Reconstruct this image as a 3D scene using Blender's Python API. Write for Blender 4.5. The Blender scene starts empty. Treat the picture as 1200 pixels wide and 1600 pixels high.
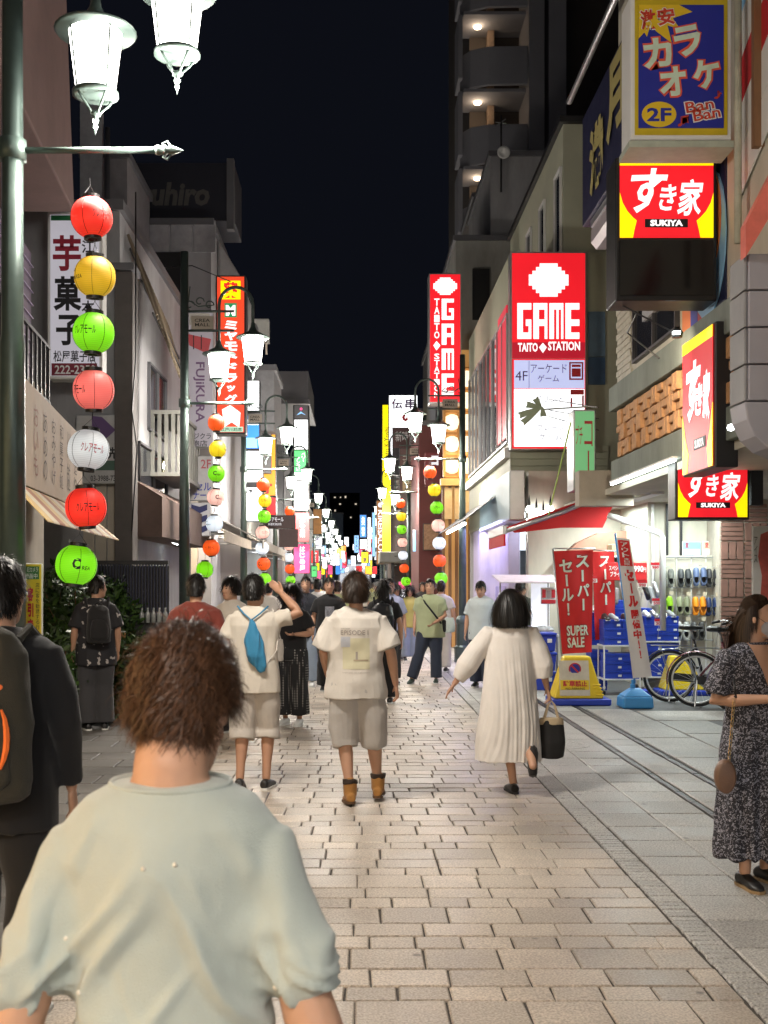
import bpy, math, random
import numpy as np
from mathutils import Vector, Matrix
rnd = random.Random(7)
SC = bpy.context.scene
COL = SC.collection
F, VX, HY, EYE = 1750.0, 555.0, 911.0, 1.66          # focal length, vanishing point, horizon (photo pixels), eye height (m)

# ------------------------------------------------------------------ camera, sky, exposure
cam = bpy.data.cameras.new('camera'); camo = bpy.data.objects.new('camera', cam); COL.objects.link(camo)
camo.location = (0, 0, EYE); camo.rotation_euler = (math.pi/2, 0, 0)
cam.sensor_fit = 'VERTICAL'; cam.sensor_height = 36; cam.sensor_width = 27
cam.lens = F/1600*36; cam.shift_x = (600-VX)/1600; cam.shift_y = (HY-800)/1600
cam.clip_start = .05; cam.clip_end = 2000
cam.dof.use_dof = True; cam.dof.focus_distance = 9.5; cam.dof.aperture_fstop = 8.0
SC.camera = camo
W = bpy.data.worlds.new('World'); SC.world = W; W.use_nodes = True
bg = W.node_tree.nodes['Background']
bg.inputs[0].default_value = (.34, .40, .66, 1); bg.inputs[1].default_value = .011      # town night sky
SC.view_settings.view_transform = 'Standard'; SC.view_settings.look = 'None'
SC.view_settings.exposure = 0.0; SC.view_settings.gamma = 1.0
SC.view_settings.use_curve_mapping = False
cy = SC.cycles
cy.use_denoising = True; cy.max_bounces = 5; cy.diffuse_bounces = 3; cy.glossy_bounces = 3
cy.sample_clamp_indirect = 4.0; cy.sample_clamp_direct = 0; cy.caustics_reflective = False; cy.caustics_refractive = False
cy.use_light_tree = True

# ------------------------------------------------------------------ helpers
def P(x, y, Y): return Vector(((x-VX)*Y/F, Y, EYE-(y-HY)*Y/F))
def GY(y): return F*EYE/(y-HY)                         # depth of a ground point
ORG = {}
def V(*a): return Vector(a)
class MB:
    def __init__(s): s.v = []; s.f = []; s.m = []
    def add(s, vs, fs, m=0):
        o = len(s.v); s.v += [tuple(v) for v in vs]
        s.f += [tuple(i+o for i in f) for f in fs]; s.m += [m]*len(fs); return s
    def obox(s, c, u, v, w, m=0):
        c, u, v, w = Vector(c), Vector(u), Vector(v), Vector(w)
        if u.cross(v).dot(w) < 0: u = -u
        p = [c+a*u+b*v+d*w for d in (-1, 1) for b in (-1, 1) for a in (-1, 1)]
        return s.add(p, [(0, 2, 3, 1), (4, 5, 7, 6), (0, 1, 5, 4), (2, 6, 7, 3), (0, 4, 6, 2), (1, 3, 7, 5)], m)
    def box(s, x0, x1, y0, y1, z0, z1, m=0):
        return s.obox(((x0+x1)/2, (y0+y1)/2, (z0+z1)/2), (abs(x1-x0)/2, 0, 0), (0, abs(y1-y0)/2, 0), (0, 0, abs(z1-z0)/2), m)
    def tube(s, pts, r, n=8, m=0, closed=False):
        pts = [Vector(p) for p in pts]; k = len(pts)
        rs = r if isinstance(r, (list, tuple)) else [r]*k
        vs = []; ref = None
        for i, p in enumerate(pts):
            a = pts[i-1] if (i or closed) else pts[i]; b = pts[(i+1) % k] if (i < k-1 or closed) else pts[i]
            d = (b-a).normalized()
            if ref is None: ref = d.orthogonal().normalized()
            ref = (ref-d*ref.dot(d)); ref = ref.normalized() if ref.length > 1e-6 else d.orthogonal().normalized()
            q = d.cross(ref)
            vs += [p+(ref*math.cos(t)+q*math.sin(t))*rs[i] for t in (2*math.pi*j/n for j in range(n))]
        fs = []
        for i in range(k if closed else k-1):
            a = i*n; b = ((i+1) % k)*n
            fs += [(a+j, a+(j+1) % n, b+(j+1) % n, b+j) for j in range(n)]
        if not closed: fs += [tuple(range(n))[::-1], tuple(range((k-1)*n, k*n))]
        return s.add(vs, fs, m)
    def lathe(s, c, prof, n=16, m=0, axis='z'):
        c = Vector(c); vs = []
        for r, z in prof:
            for j in range(n):
                t = 2*math.pi*j/n; x, y = r*math.cos(t), r*math.sin(t)
                vs.append(c+(Vector((x, y, z)) if axis == 'z' else Vector((x, z, -y)) if axis == 'y' else Vector((z, x, y))))
        k = len(prof)
        fs = [(i*n+j, i*n+(j+1) % n, (i+1)*n+(j+1) % n, (i+1)*n+j) for i in range(k-1) for j in range(n)]
        fs += [tuple(range(n))[::-1], tuple(range((k-1)*n, k*n))]
        return s.add(vs, fs, m)
    def prism(s, poly, o, u, v, w, m=0):
        o, u, v, w = Vector(o), Vector(u), Vector(v), Vector(w); n = len(poly)
        area = sum(poly[i][0]*poly[(i+1) % n][1]-poly[(i+1) % n][0]*poly[i][1] for i in range(n))
        if (area > 0) != (u.cross(v).dot(w) > 0): poly = poly[::-1]
        a = [o+u*x+v*y for x, y in poly]; b = [p+w for p in a]
        fs = [tuple(range(n))[::-1], tuple(range(n, 2*n))]+[(i, (i+1) % n, n+(i+1) % n, n+i) for i in range(n)]
        return s.add(a+b, fs, m)
    def build(s, name, mats, parent=None, smooth=False, bevel=0, kind=None, seg=2):
        me = bpy.data.meshes.new(name); og = ORG.get(parent.name, Vector()) if parent else Vector()
        me.from_pydata([(a-og.x, b-og.y, c-og.z) for a, b, c in s.v], [], s.f)
        return link(name, me, mats, parent, smooth, bevel, kind, og, s.m, seg)
def link(name, me, mats, parent=None, smooth=False, bevel=0, kind=None, og=None, mi=None, seg=2):
    mats = mats if isinstance(mats, (list, tuple)) else [mats]
    for m in mats: me.materials.append(m)
    if mi and len(mats) > 1: me.polygons.foreach_set('material_index', mi)
    if smooth: me.polygons.foreach_set('use_smooth', [True]*len(me.polygons))
    o = bpy.data.objects.new(name, me); COL.objects.link(o)
    if parent: o.parent = parent
    ORG[o.name] = og if og is not None else Vector()
    if bevel:
        b = o.modifiers.new('bevel', 'BEVEL'); b.width = bevel; b.segments = seg; b.limit_method = 'ANGLE'
    if kind: o['kind'] = kind
    return o
def tag(o, label=None, cat=None, group=None):
    if label: o['label'] = label
    if cat: o['category'] = cat
    if group: o['group'] = group
    return o
def thing(name, label, cat, loc=(0, 0, 0), group=None):
    o = bpy.data.objects.new(name, None); COL.objects.link(o); o.location = loc; o.empty_display_size = .1
    ORG[o.name] = Vector(loc); return tag(o, label, cat, group)
KIDS = {}
def copy_tree(o, parent=None):
    c = o.copy(); COL.objects.link(c)
    if parent: c.parent = parent
    ORG[c.name] = ORG.get(o.name, Vector())
    for ch in list(o.children): copy_tree(ch, c)
    return c
# ------------------------------------------------------------------ materials
MATS = {}
def nodes(name):
    m = bpy.data.materials.new(name); m.use_nodes = True; nt = m.node_tree
    return m, nt, nt.nodes['Principled BSDF']
def mat(name, col, rough=.6, metal=0, var=.18, scale=6, bump=0, bscale=60, spec=.5, sheen=0, stretch=None, rvar=.1, coat=0):
    if name in MATS: return MATS[name]
    m, nt, b = nodes(name); N = nt.nodes.new; L = nt.links.new
    tc = N('ShaderNodeTexCoord'); mp = N('ShaderNodeMapping'); L(tc.outputs['Object'], mp.inputs[0])
    if stretch: mp.inputs['Scale'].default_value = stretch
    nz = N('ShaderNodeTexNoise'); nz.inputs['Scale'].default_value = scale; nz.inputs['Detail'].default_value = 6; nz.inputs['Roughness'].default_value = .65
    L(mp.outputs[0], nz.inputs[0])
    mr = N('ShaderNodeMapRange'); mr.inputs[1].default_value = .25; mr.inputs[2].default_value = .75
    mr.inputs[3].default_value = 1-var; mr.inputs[4].default_value = 1+var; L(nz.outputs[0], mr.inputs[0])
    mx = N('ShaderNodeVectorMath'); mx.operation = 'SCALE'; mx.inputs[0].default_value = col[:3]; L(mr.outputs[0], mx.inputs['Scale'])
    L(mx.outputs[0], b.inputs['Base Color'])
    rr = N('ShaderNodeMapRange'); rr.inputs[3].default_value = max(.02, rough-rvar); rr.inputs[4].default_value = min(1, rough+rvar); L(nz.outputs[0], rr.inputs[0]); L(rr.outputs[0], b.inputs['Roughness'])
    b.inputs['Metallic'].default_value = metal; b.inputs['Specular IOR Level'].default_value = spec
    if sheen: b.inputs['Sheen Weight'].default_value = sheen
    if coat: b.inputs['Coat Weight'].default_value = coat
    if bump:
        n2 = N('ShaderNodeTexNoise'); n2.inputs['Scale'].default_value = bscale; n2.inputs['Detail'].default_value = 4; L(mp.outputs[0], n2.inputs[0])
        bp = N('ShaderNodeBump'); bp.inputs['Strength'].default_value = bump; bp.inputs['Distance'].default_value = .01; L(n2.outputs[0], bp.inputs['Height']); L(bp.outputs[0], b.inputs['Normal'])
    MATS[name] = m; return m
def glow(name, col, st=1.0, base=None, var=.14):
    if name in MATS: return MATS[name]
    m, nt, b = nodes(name); N = nt.nodes.new; L = nt.links.new
    b.inputs['Base Color'].default_value = (*(base or [c*.6 for c in col]), 1); b.inputs['Roughness'].default_value = .4
    b.inputs['Emission Color'].default_value = (*col, 1)
    tc = N('ShaderNodeTexCoord'); nz = N('ShaderNodeTexNoise'); nz.inputs['Scale'].default_value = 2.2; nz.inputs['Detail'].default_value = 4; L(tc.outputs['Object'], nz.inputs[0])
    mr = N('ShaderNodeMapRange'); mr.inputs[3].default_value = st*(1-var); mr.inputs[4].default_value = st*(1+var)
    L(nz.outputs[0], mr.inputs[0]); L(mr.outputs[0], b.inputs['Emission Strength'])
    MATS[name] = m; return m
def S(r, g, b):                                       # 0-255 display colour to linear
    f = lambda c: (c/255/12.92 if c/255 <= .04045 else ((c/255+.055)/1.055)**2.4)
    return (f(r), f(g), f(b))
# ------------------------------------------------------------------ lettering
WS = bpy.data.scenes.new('workshop')                  # scratch scene for evaluating text and remeshes; removed at the end
def evaluated(o):
    WS.collection.objects.link(o); 
    with bpy.context.temp_override(scene=WS, view_layer=WS.view_layers[0]):
        dg = bpy.context.evaluated_depsgraph_get(); me = bpy.data.meshes.new_from_object(o.evaluated_get(dg))
    bpy.data.objects.remove(o); return me
_tc = {}
def text_geo(s, bold=0.0, shear=0.0):
    k = (s, bold, shear)
    if k in _tc: return _tc[k]
    c = bpy.data.curves.new('t', 'FONT'); c.body = s; c.size = 1; c.offset = bold; c.shear = shear; c.resolution_u = 2; c.align_x = 'CENTER'
    c.space_line = .95
    me = evaluated(bpy.data.objects.new('t', c))
    n = len(me.vertices); v = np.zeros(n*3); me.vertices.foreach_get('co', v); v = v.reshape(-1, 3)
    fs = [tuple(p.vertices) for p in me.polygons]
    bpy.data.curves.remove(c); bpy.data.meshes.remove(me)
    if n: 
        lo, hi = v.min(0), v.max(0); v = (v-lo)/np.maximum(hi-lo, 1e-6); asp = (hi-lo)[0]/max((hi-lo)[1], 1e-6)
    else: asp = 1
    _tc[k] = (v[:, :2] if n else np.zeros((0, 2)), fs, asp); return _tc[k]
def vtext(s, bold=0.0):                               # one column of characters, top to bottom, in a unit box
    vs = []; fs = []; n = len(s)
    for i, ch in enumerate(s):
        if ch == ' ': continue
        v, f, a = text_geo(ch, bold)
        v = v.copy()
        if ch in 'ー～':
            v = np.stack([1-v[:, 1], v[:, 0]], 1); w, h = .16, .8
        elif ch in '一': w, h = .9, .12
        elif ch in '！!': w, h = .16, .85
        elif ch in '・': w, h = .2, .2
        elif ch in '・゛': w, h = .3, .3
        else: w, h = .92, .88
        if ch in 'ッャョュァェ': w, h = .62, .6
        q = np.stack([.5-w/2+v[:, 0]*w, (n-1-i+.5-h/2+v[:, 1]*h)/n], 1); o = sum(len(x) for x in vs)
        vs.append(q); fs += [tuple(j+o for j in p) for p in f]
    return np.concatenate(vs), fs
def lettering(parent, m, s, o, u, v, bold=.0, vertical=False, shear=0, off=.005, rot=0, name='lettering', keep=False, sphere=None):
    o, u, v = Vector(o), Vector(u), Vector(v); nrm = u.cross(v).normalized()
    if vertical: q, fs = vtext(s, bold)
    else:
        q, fs, asp = text_geo(s, bold, shear); q = q.copy()
        if keep:
            W_, H_ = u.length, v.length
            if asp > W_/H_: q[:, 1] = .5+(q[:, 1]-.5)*(W_/asp)/H_
            else: q[:, 0] = .5+(q[:, 0]-.5)*(H_*asp)/W_
    if rot:
        c, sn = math.cos(rot), math.sin(rot); a = v.length/u.length; x, y = q[:, 0]-.5, (q[:, 1]-.5)*a
        q = np.stack([.5+x*c-y*sn, .5+(x*sn+y*c)/a], 1)
    mb = MB()
    pts = [o+u*x+v*y+nrm*off for x, y in q]
    if sphere is not None:
        c, r = sphere; pts = [c+(p-c).normalized()*r for p in pts]
    mb.add(pts, fs); return mb.build(name, m, parent)
# ------------------------------------------------------------------ palette
M_iron = mat('green_iron', (.075, .105, .095), .36, .35, .15, 8, spec=.5)
M_dark = mat('dark_steel', (.03, .03, .033), .45, .3)
M_black = mat('black_plastic', (.012, .012, .013), .4)
M_alu = mat('aluminium', (.45, .46, .47), .35, .8, .1)
M_grey = mat('grey_panel', (.29, .29, .30), .65, 0, .3, 1.6, .2, 40, stretch=(1, 1, .3))
M_dgrey = mat('dark_grey_panel', (.10, .10, .11), .6, 0, .15, 2)
M_conc = mat('concrete', (.28, .28, .26), .85, 0, .32, 1.6, .4, 30, stretch=(1, 1, .35))
M_concg = mat('weathered_concrete', (.22, .25, .22), .85, 0, .35, 1.6, .4, 30, stretch=(1, 1, .4))
M_cream = mat('cream_paint', (.56, .53, .44), .7, 0, .22, 1.6, .15, 50, stretch=(1, 1, .3))
M_olive = mat('olive_siding', (.36, .37, .27), .65, 0, .1, 2)
M_white = mat('white_paint', (.72, .72, .70), .5, 0, .06, 3)
M_beige = mat('beige_plaster', (.45, .40, .33), .85, 0, .18, 2, .3, 50)
M_brownpink = mat('brown_stucco', (.22, .14, .13), .85, 0, .2, 1.5, .3, 60)
M_navy = mat('navy_paint', (.012, .014, .05), .5)
M_glass = mat('dark_glass', (.02, .022, .028), .08, 0, .1, 1, spec=.8, rvar=.04)
M_wood = mat('brown_wood', (.20, .10, .045), .6, 0, .3, 3, .2, 20, stretch=(6, 6, .6))
M_terra = mat('terracotta', (.55, .30, .14), .8, 0, .3, 9, .3, 60)
M_brick = mat('brown_brick', (.20, .10, .075), .8, 0, .3, 7, .35, 60)
M_mortar = mat('pale_mortar', (.40, .36, .30), .9, 0, .15, 10, .3, 80)
M_awn = mat('awning_grey', (.42, .41, .38), .8, 0, .15, 2)
M_redcloth = mat('red_cloth', S(196, 34, 36), .75, 0, .06, 4, .2, 30)
M_yel = mat('yellow_plastic', (.80, .58, .02), .42, 0, .07, 4)
M_blue = mat('blue_plastic', (.02, .05, .42), .42, 0, .08, 4)
M_lblue = mat('light_blue_plastic', (.05, .27, .62), .35, 0, .08, 4)
I_white = mat('white_print', (.8, .8, .8), .5, 0, .02); I_black = mat('black_print', (.012, .012, .014), .5, 0, .02)
I_red = mat('red_print', (.52, .02, .03), .5, 0, .03); I_blue = mat('blue_print', (.02, .03, .30), .5, 0, .03)
I_purple = mat('purple_print', (.10, .05, .16), .5, 0, .03); I_yel = mat('yellow_print', (.75, .52, .02), .5, 0, .04)
I_green = mat('green_print', (.02, .22, .08), .5, 0, .03); I_gold = mat('gold_print', (.42, .36, .14), .5, 0, .08)
I_orange = mat('orange_print', (.72, .20, .05), .5, 0, .03); I_sky = mat('sky_print', (.25, .50, .75), .5, 0, .08)
G_lamp = glow('lamp_glass', (1, .97, .90), 9.0); G_white = glow('lit_white', (.95, .98, 1.0), 1.6)
G_soft = glow('lit_soft_white', (.86, .88, .95), .78); G_tube = glow('fluorescent', (.92, 1.0, .97), 14.0)
G_red = glow('lit_red', (.86, .012, .022), .88); G_dred = glow('lit_deep_red', (.55, .01, .03), .62); G_redw = glow('lit_white_on_red', (1, .93, .93), 1.15)
G_yel = glow('lit_yellow', (1.0, .83, .0), 1.0); G_pink = glow('lit_pink', (.95, .10, .30), .95); G_orange = glow('lit_orange', (1.0, .42, .02), .95)
G_green = glow('lit_green', (.10, .62, .18), .85); G_blue = glow('lit_blue', (.05, .28, .95), .85); G_sky = glow('lit_sky', (.3, .62, 1.0), 1.0)
G_warm = glow('warm_window', (1.0, .72, .36), 1.5); G_cool = glow('cool_interior', (.85, .93, 1.0), 1.6); G_lav = glow('lavender_light', (.55, .45, 1.0), .9)

# ------------------------------------------------------------------ pavement
def stone_mat(name, col, rough, var, speck=.35):
    m, nt, b = nodes(name); N = nt.nodes.new; L = nt.links.new
    oi = N('ShaderNodeObjectInfo'); ge = N('ShaderNodeNewGeometry'); tc = N('ShaderNodeTexCoord')
    ad = N('ShaderNodeMath'); L(oi.outputs['Random'], ad.inputs[0]); L(ge.outputs['Random Per Island'], ad.inputs[1])
    fr = N('ShaderNodeMath'); fr.operation = 'FRACT'; L(ad.outputs[0], fr.inputs[0])
    cr = N('ShaderNodeValToRGB'); e = cr.color_ramp.elements
    e[0].color = (*[c*(1-var) for c in col], 1); e[1].color = (*[c*(1+var*.7) for c in col], 1); e[1].color = (col[0]*(1+var*.7), col[1]*(1+var*.65), col[2]*(1+var*.6), 1)
    x = cr.color_ramp.elements.new(.5); x.color = (*col, 1); L(fr.outputs[0], cr.inputs[0])
    nz = N('ShaderNodeTexNoise'); nz.inputs['Scale'].default_value = 95; nz.inputs['Detail'].default_value = 2; L(ge.outputs['Position'], nz.inputs[0])
    n2 = N('ShaderNodeTexNoise'); n2.inputs['Scale'].default_value = 1.3; n2.inputs['Detail'].default_value = 7; n2.inputs['Roughness'].default_value = .7; L(ge.outputs['Position'], n2.inputs[0])
    m1 = N('ShaderNodeMapRange'); m1.inputs[1].default_value = .3; m1.inputs[2].default_value = .7; m1.inputs[3].default_value = 1-speck; m1.inputs[4].default_value = 1+speck; L(nz.outputs[0], m1.inputs[0])
    m2 = N('ShaderNodeMapRange'); m2.inputs[1].default_value = .3; m2.inputs[2].default_value = .7; m2.inputs[3].default_value = .72; m2.inputs[4].default_value = 1.18; L(n2.outputs[0], m2.inputs[0])
    mm = N('ShaderNodeMath'); mm.operation = 'MULTIPLY'; L(m1.outputs[0], mm.inputs[0]); L(m2.outputs[0], mm.inputs[1])
    sc = N('ShaderNodeVectorMath'); sc.operation = 'SCALE'; L(cr.outputs[0], sc.inputs[0]); L(mm.outputs[0], sc.inputs['Scale']); L(sc.outputs[0], b.inputs['Base Color'])
    n3 = N('ShaderNodeTexNoise'); n3.inputs['Scale'].default_value = .45; n3.inputs['Detail'].default_value = 5; L(ge.outputs['Position'], n3.inputs[0])
    m3 = N('ShaderNodeMapRange'); m3.inputs[1].default_value = .35; m3.inputs[2].default_value = .62; m3.inputs[3].default_value = .68; m3.inputs[4].default_value = 1.08; L(n3.outputs[0], m3.inputs[0])
    vo = N('ShaderNodeTexVoronoi'); vo.inputs['Scale'].default_value = 3.1; L(ge.outputs['Position'], vo.inputs[0])
    m4 = N('ShaderNodeMapRange'); m4.inputs[1].default_value = .045; m4.inputs[2].default_value = .075; m4.inputs[3].default_value = .42; m4.inputs[4].default_value = 1; L(vo.outputs['Distance'], m4.inputs[0])
    m5 = N('ShaderNodeMath'); m5.operation = 'MULTIPLY'; L(m3.outputs[0], m5.inputs[0]); L(m4.outputs[0], m5.inputs[1])
    m6 = N('ShaderNodeMath'); m6.operation = 'MULTIPLY'; L(m5.outputs[0], m6.inputs[0]); L(mm.outputs[0], m6.inputs[1]); L(m6.outputs[0], sc.inputs['Scale'])
    r = N('ShaderNodeMapRange'); r.inputs[1].default_value = .3; r.inputs[2].default_value = .7; r.inputs[3].default_value = rough-.14; r.inputs[4].default_value = rough+.16; L(n2.outputs[0], r.inputs[0]); L(r.outputs[0], b.inputs['Roughness'])
    bp = N('ShaderNodeBump'); bp.inputs['Strength'].default_value = .35; bp.inputs['Distance'].default_value = .004; L(nz.outputs[0], bp.inputs['Height']); L(bp.outputs[0], b.inputs['Normal'])
    return m
M_stone = stone_mat('granite_setts', (.50, .43, .36), .42, .22)
M_slab = stone_mat('granite_slabs', (.46, .445, .42), .48, .10, .45)
M_slabd = stone_mat('dark_shaded_slabs', (.13, .125, .12), .5, .22)  # dark slabs, lowered further to put the left side's shade into the colour
M_joint = mat('joint_grit', (.065, .056, .048), .95, 0, .3, 20)
M_asph = mat('asphalt', (.14, .145, .15), .85, 0, .2, 3, .5, 120)
g = MB(); g.add([(-400, -60, -.06), (400, -60, -.06), (400, 900, -.06), (-400, 900, -.06)], [(0, 1, 2, 3)])
g.build('ground', M_asph, kind='structure')
def sheet(name, x0, x1, y0, y1, z, m):
    return MB().box(x0, x1, y0, y1, z-.04, z, 0).build(name, m, kind='structure')
pave = sheet('pavement', -1.5, 1.715, -12, 130, -.012, M_joint)
side = sheet('side_pavement', 1.715, 3.02, -12, 130, -.0125, M_joint)
lside = sheet('left_pavement', -3.4, -1.5, -12, 130, -.0125, M_joint)
apron = sheet('shop_apron', 3.02, 9, -12, 60, -.004, M_asph)
SM = {}
def stone_geo(w, d, mb=None, c=(0, 0), z=0.0):
    b = .006; x, y = w/2, d/2
    j = lambda: rnd.uniform(-.004, .004)
    vs = [(-x+j(), -y+j(), -.03), (x+j(), -y+j(), -.03), (x+j(), y+j(), -.03), (-x+j(), y+j(), -.03)]
    vs += [(a, q, -b) for a, q, _ in vs] + [(a*(1-2*b/w), q*(1-2*b/d), 0) for a, q, _ in vs]
    fs = [(8, 9, 10, 11)]+[(i, (i+1) % 4, 4+(i+1) % 4, 4+i) for i in range(4)]+[(4+i, 4+(i+1) % 4, 8+(i+1) % 4, 8+i) for i in range(4)]
    return [(a+c[0], q+c[1], s+z) for a, q, s in vs], fs
def stone(parent, m, x, y, w, d, name='stone', far=None):
    tilt = rnd.uniform(-.0025, .001)
    if far is not None:
        vs, fs = stone_geo(w, d, None, (x, y), tilt); far.add(vs, fs); return
    k = (round(w, 3), round(d, 3), name, rnd.randrange(4))
    if k not in SM:
        me = bpy.data.meshes.new(name); vs, fs = stone_geo(w, d); me.from_pydata(vs, [], fs); me.materials.append(m); SM[k] = me
    o = bpy.data.objects.new(name, SM[k]); COL.objects.link(o); o.parent = parent; o.location = (x, y, tilt); o.rotation_euler = (rnd.uniform(-.006, .006), rnd.uniform(-.006, .006), rnd.uniform(-.006, .006))
far = MB(); farl = MB(); y = 3.55; row = 0
ROWS = [(.265, .335), (.165, .215), (.205, .335)]
while y < 62:
    d, w = ROWS[row % 3]; d *= rnd.uniform(.94, 1.06) if row % 3 else 1; x = -1.49+rnd.uniform(-.25, 0)
    while x < 1.545:
        ww = w*rnd.choice((1, 1, 1, .93, 1.08)); a, b2 = max(x, -1.49), min(x+ww, 1.55)
        if 1.55-b2 < .09: b2 = 1.55; ww = 9
        if b2-a > .03:
            near = y < 11.6 and b2 > -.45+max(0, (y-7)*.05)
            stone(pave, M_stone, (a+b2)/2, y+d/2, b2-a-.0075, d-.0065-(.008 if row % 3 == 2 else 0), far=None if near else far)
        x += ww
    y += d; row += 1
    if y > 30 and row % 3 == 0: pass
far.build('stone_field', M_stone, pave, kind='stuff')
sl = MB(); y = 4.0
while y < 60:
    st = .062
    if y < 9: stone(pave, M_slab, 1.636, y, .148, st-.005, 'slat')
    else: sl.add(*stone_geo(.148, st-.005, None, (1.637, y)))
    y += st
sl.build('slat_field', M_slab, pave, kind='stuff')
fs_ = MB(); y = 3.4; k = 0
while y < 62:
    d = .425
    for a, b2 in ((1.72, 2.12), (2.12, 2.53), (2.62, 2.93)):
        stone(side, M_slab, (a+b2)/2, y+d/2, b2-a-.012, d-.009, 'slab', None if y < 30 else fs_)
    for a in (2.575, 2.975): 
        if y > 4: (stone(side, M_dark, a, y+d/2, .05, d-.004, 'drain_cover', None if y < 24 else fs_))
    y += d; k += 1
fs_.build('slab_field', M_slab, side, kind='stuff')
y = 3.4; fl = MB()
while y < 62:
    x = -3.38+(.3 if int(y/.42) % 2 else 0)
    while x < -1.55:
        b2 = min(x+.6, -1.51)
        stone(lside, M_slabd, (x+b2)/2, y+.21, b2-x-.012, .408, 'slab', None if 8 < y < 20 else fl)
        x += .6
    y += .42
fl.build('slab_field', M_slabd, lside, kind='stuff')
# pale paving wedge by the bicycles, with joints
for (a, b2, c, d) in ((3.03, 3.62, 9.2, 10.6), (3.03, 3.62, 10.61, 12.0), (3.03, 3.62, 12.01, 13.4), (3.03, 3.6, 13.41, 14.7), (3.63, 4.25, 12.3, 13.5), (3.63, 4.25, 10.9, 12.29), (3.63, 4.9, 13.51, 14.5)):
    stone(apron, M_slab, (a+b2)/2, (c+d)/2, b2-a-.014, d-c-.012, 'slab')
    list(apron.children)[-1].location.z = .006
mh = thing('manhole_cover', 'round stone inlaid manhole cover in the pavement behind the black handbag', 'manhole cover', (2.12, 11.5, .004))
MB().lathe((2.12, 11.5, .001), [(.205, 0), (.205, .003), (.29, .003), (.29, 0)], 40).build('ring', M_slab, mh)
MB().lathe((2.12, 11.5, .001), [(.197, 0), (.197, .003), (.0, .003)], 32).build('lid', M_slab, mh)
# ------------------------------------------------------------------ street lamps
def lantern(root, x, z, hang):                          # z: underside of the hat
    L = MB().lathe((x, 0, z), [(.160, 0), (.118, -.34), (.0, -.342)], 16).build('lantern_glass', G_lamp, root, True)
    MB().lathe((x, 0, z), [(.0, .004), (.235, .0), (.245, .012), (.235, .022), (.20, .028), (.165, .05), (.07, .10), (.035, .16), (.03, hang), (.0, hang)], 24).build('lantern_hat', M_iron, root, True)
    b = MB(); b.lathe((x, 0, z-.345), [(.115, 0), (.138, -.005), (.138, -.028), (.112, -.032)], 18)
    for k in range(4):
        t = math.pi/2*k+.75; c, s = math.cos(t), math.sin(t)
        b.tube([(x+c*.166, s*.166, z), (x+c*.124, s*.124, z-.36)], .006, 5)
        b.tube([(x+c*.124, s*.124, z-.36), (x+c*.09, s*.09, z-.41), (x+c*.04, s*.04, z-.46), (x+c*.022, s*.022, z-.49)], .008, 5)
    b.lathe((x, 0, z-.47), [(.03, 0), (.032, -.02), (.01, -.03), (.022, -.05), (.008, -.075), (.016, -.09), (.006, -.11), (.0, -.14)], 10)
    b.build('lantern_frame', M_iron, root, True)
    l = bpy.data.lights.new('lamp_light', 'SPOT'); l.energy = LAMP_W; l.spot_size = math.radians(150); l.spot_blend = .6; l.shadow_soft_size = .11; l.color = (1, .93, .82)
    o = bpy.data.objects.new('lamp_light', l); COL.objects.link(o); o.parent = root; o.location = (x, 0, z-.5)
    l = bpy.data.lights.new('lamp_glow', 'POINT'); l.energy = LAMP_W*.5; l.shadow_soft_size = .12; l.color = (1, .93, .84)
    o = bpy.data.objects.new('lamp_glow', l); COL.objects.link(o); o.parent = root; o.location = (x+.3, 0, z-.62)
LAMP_W = 330
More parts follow.
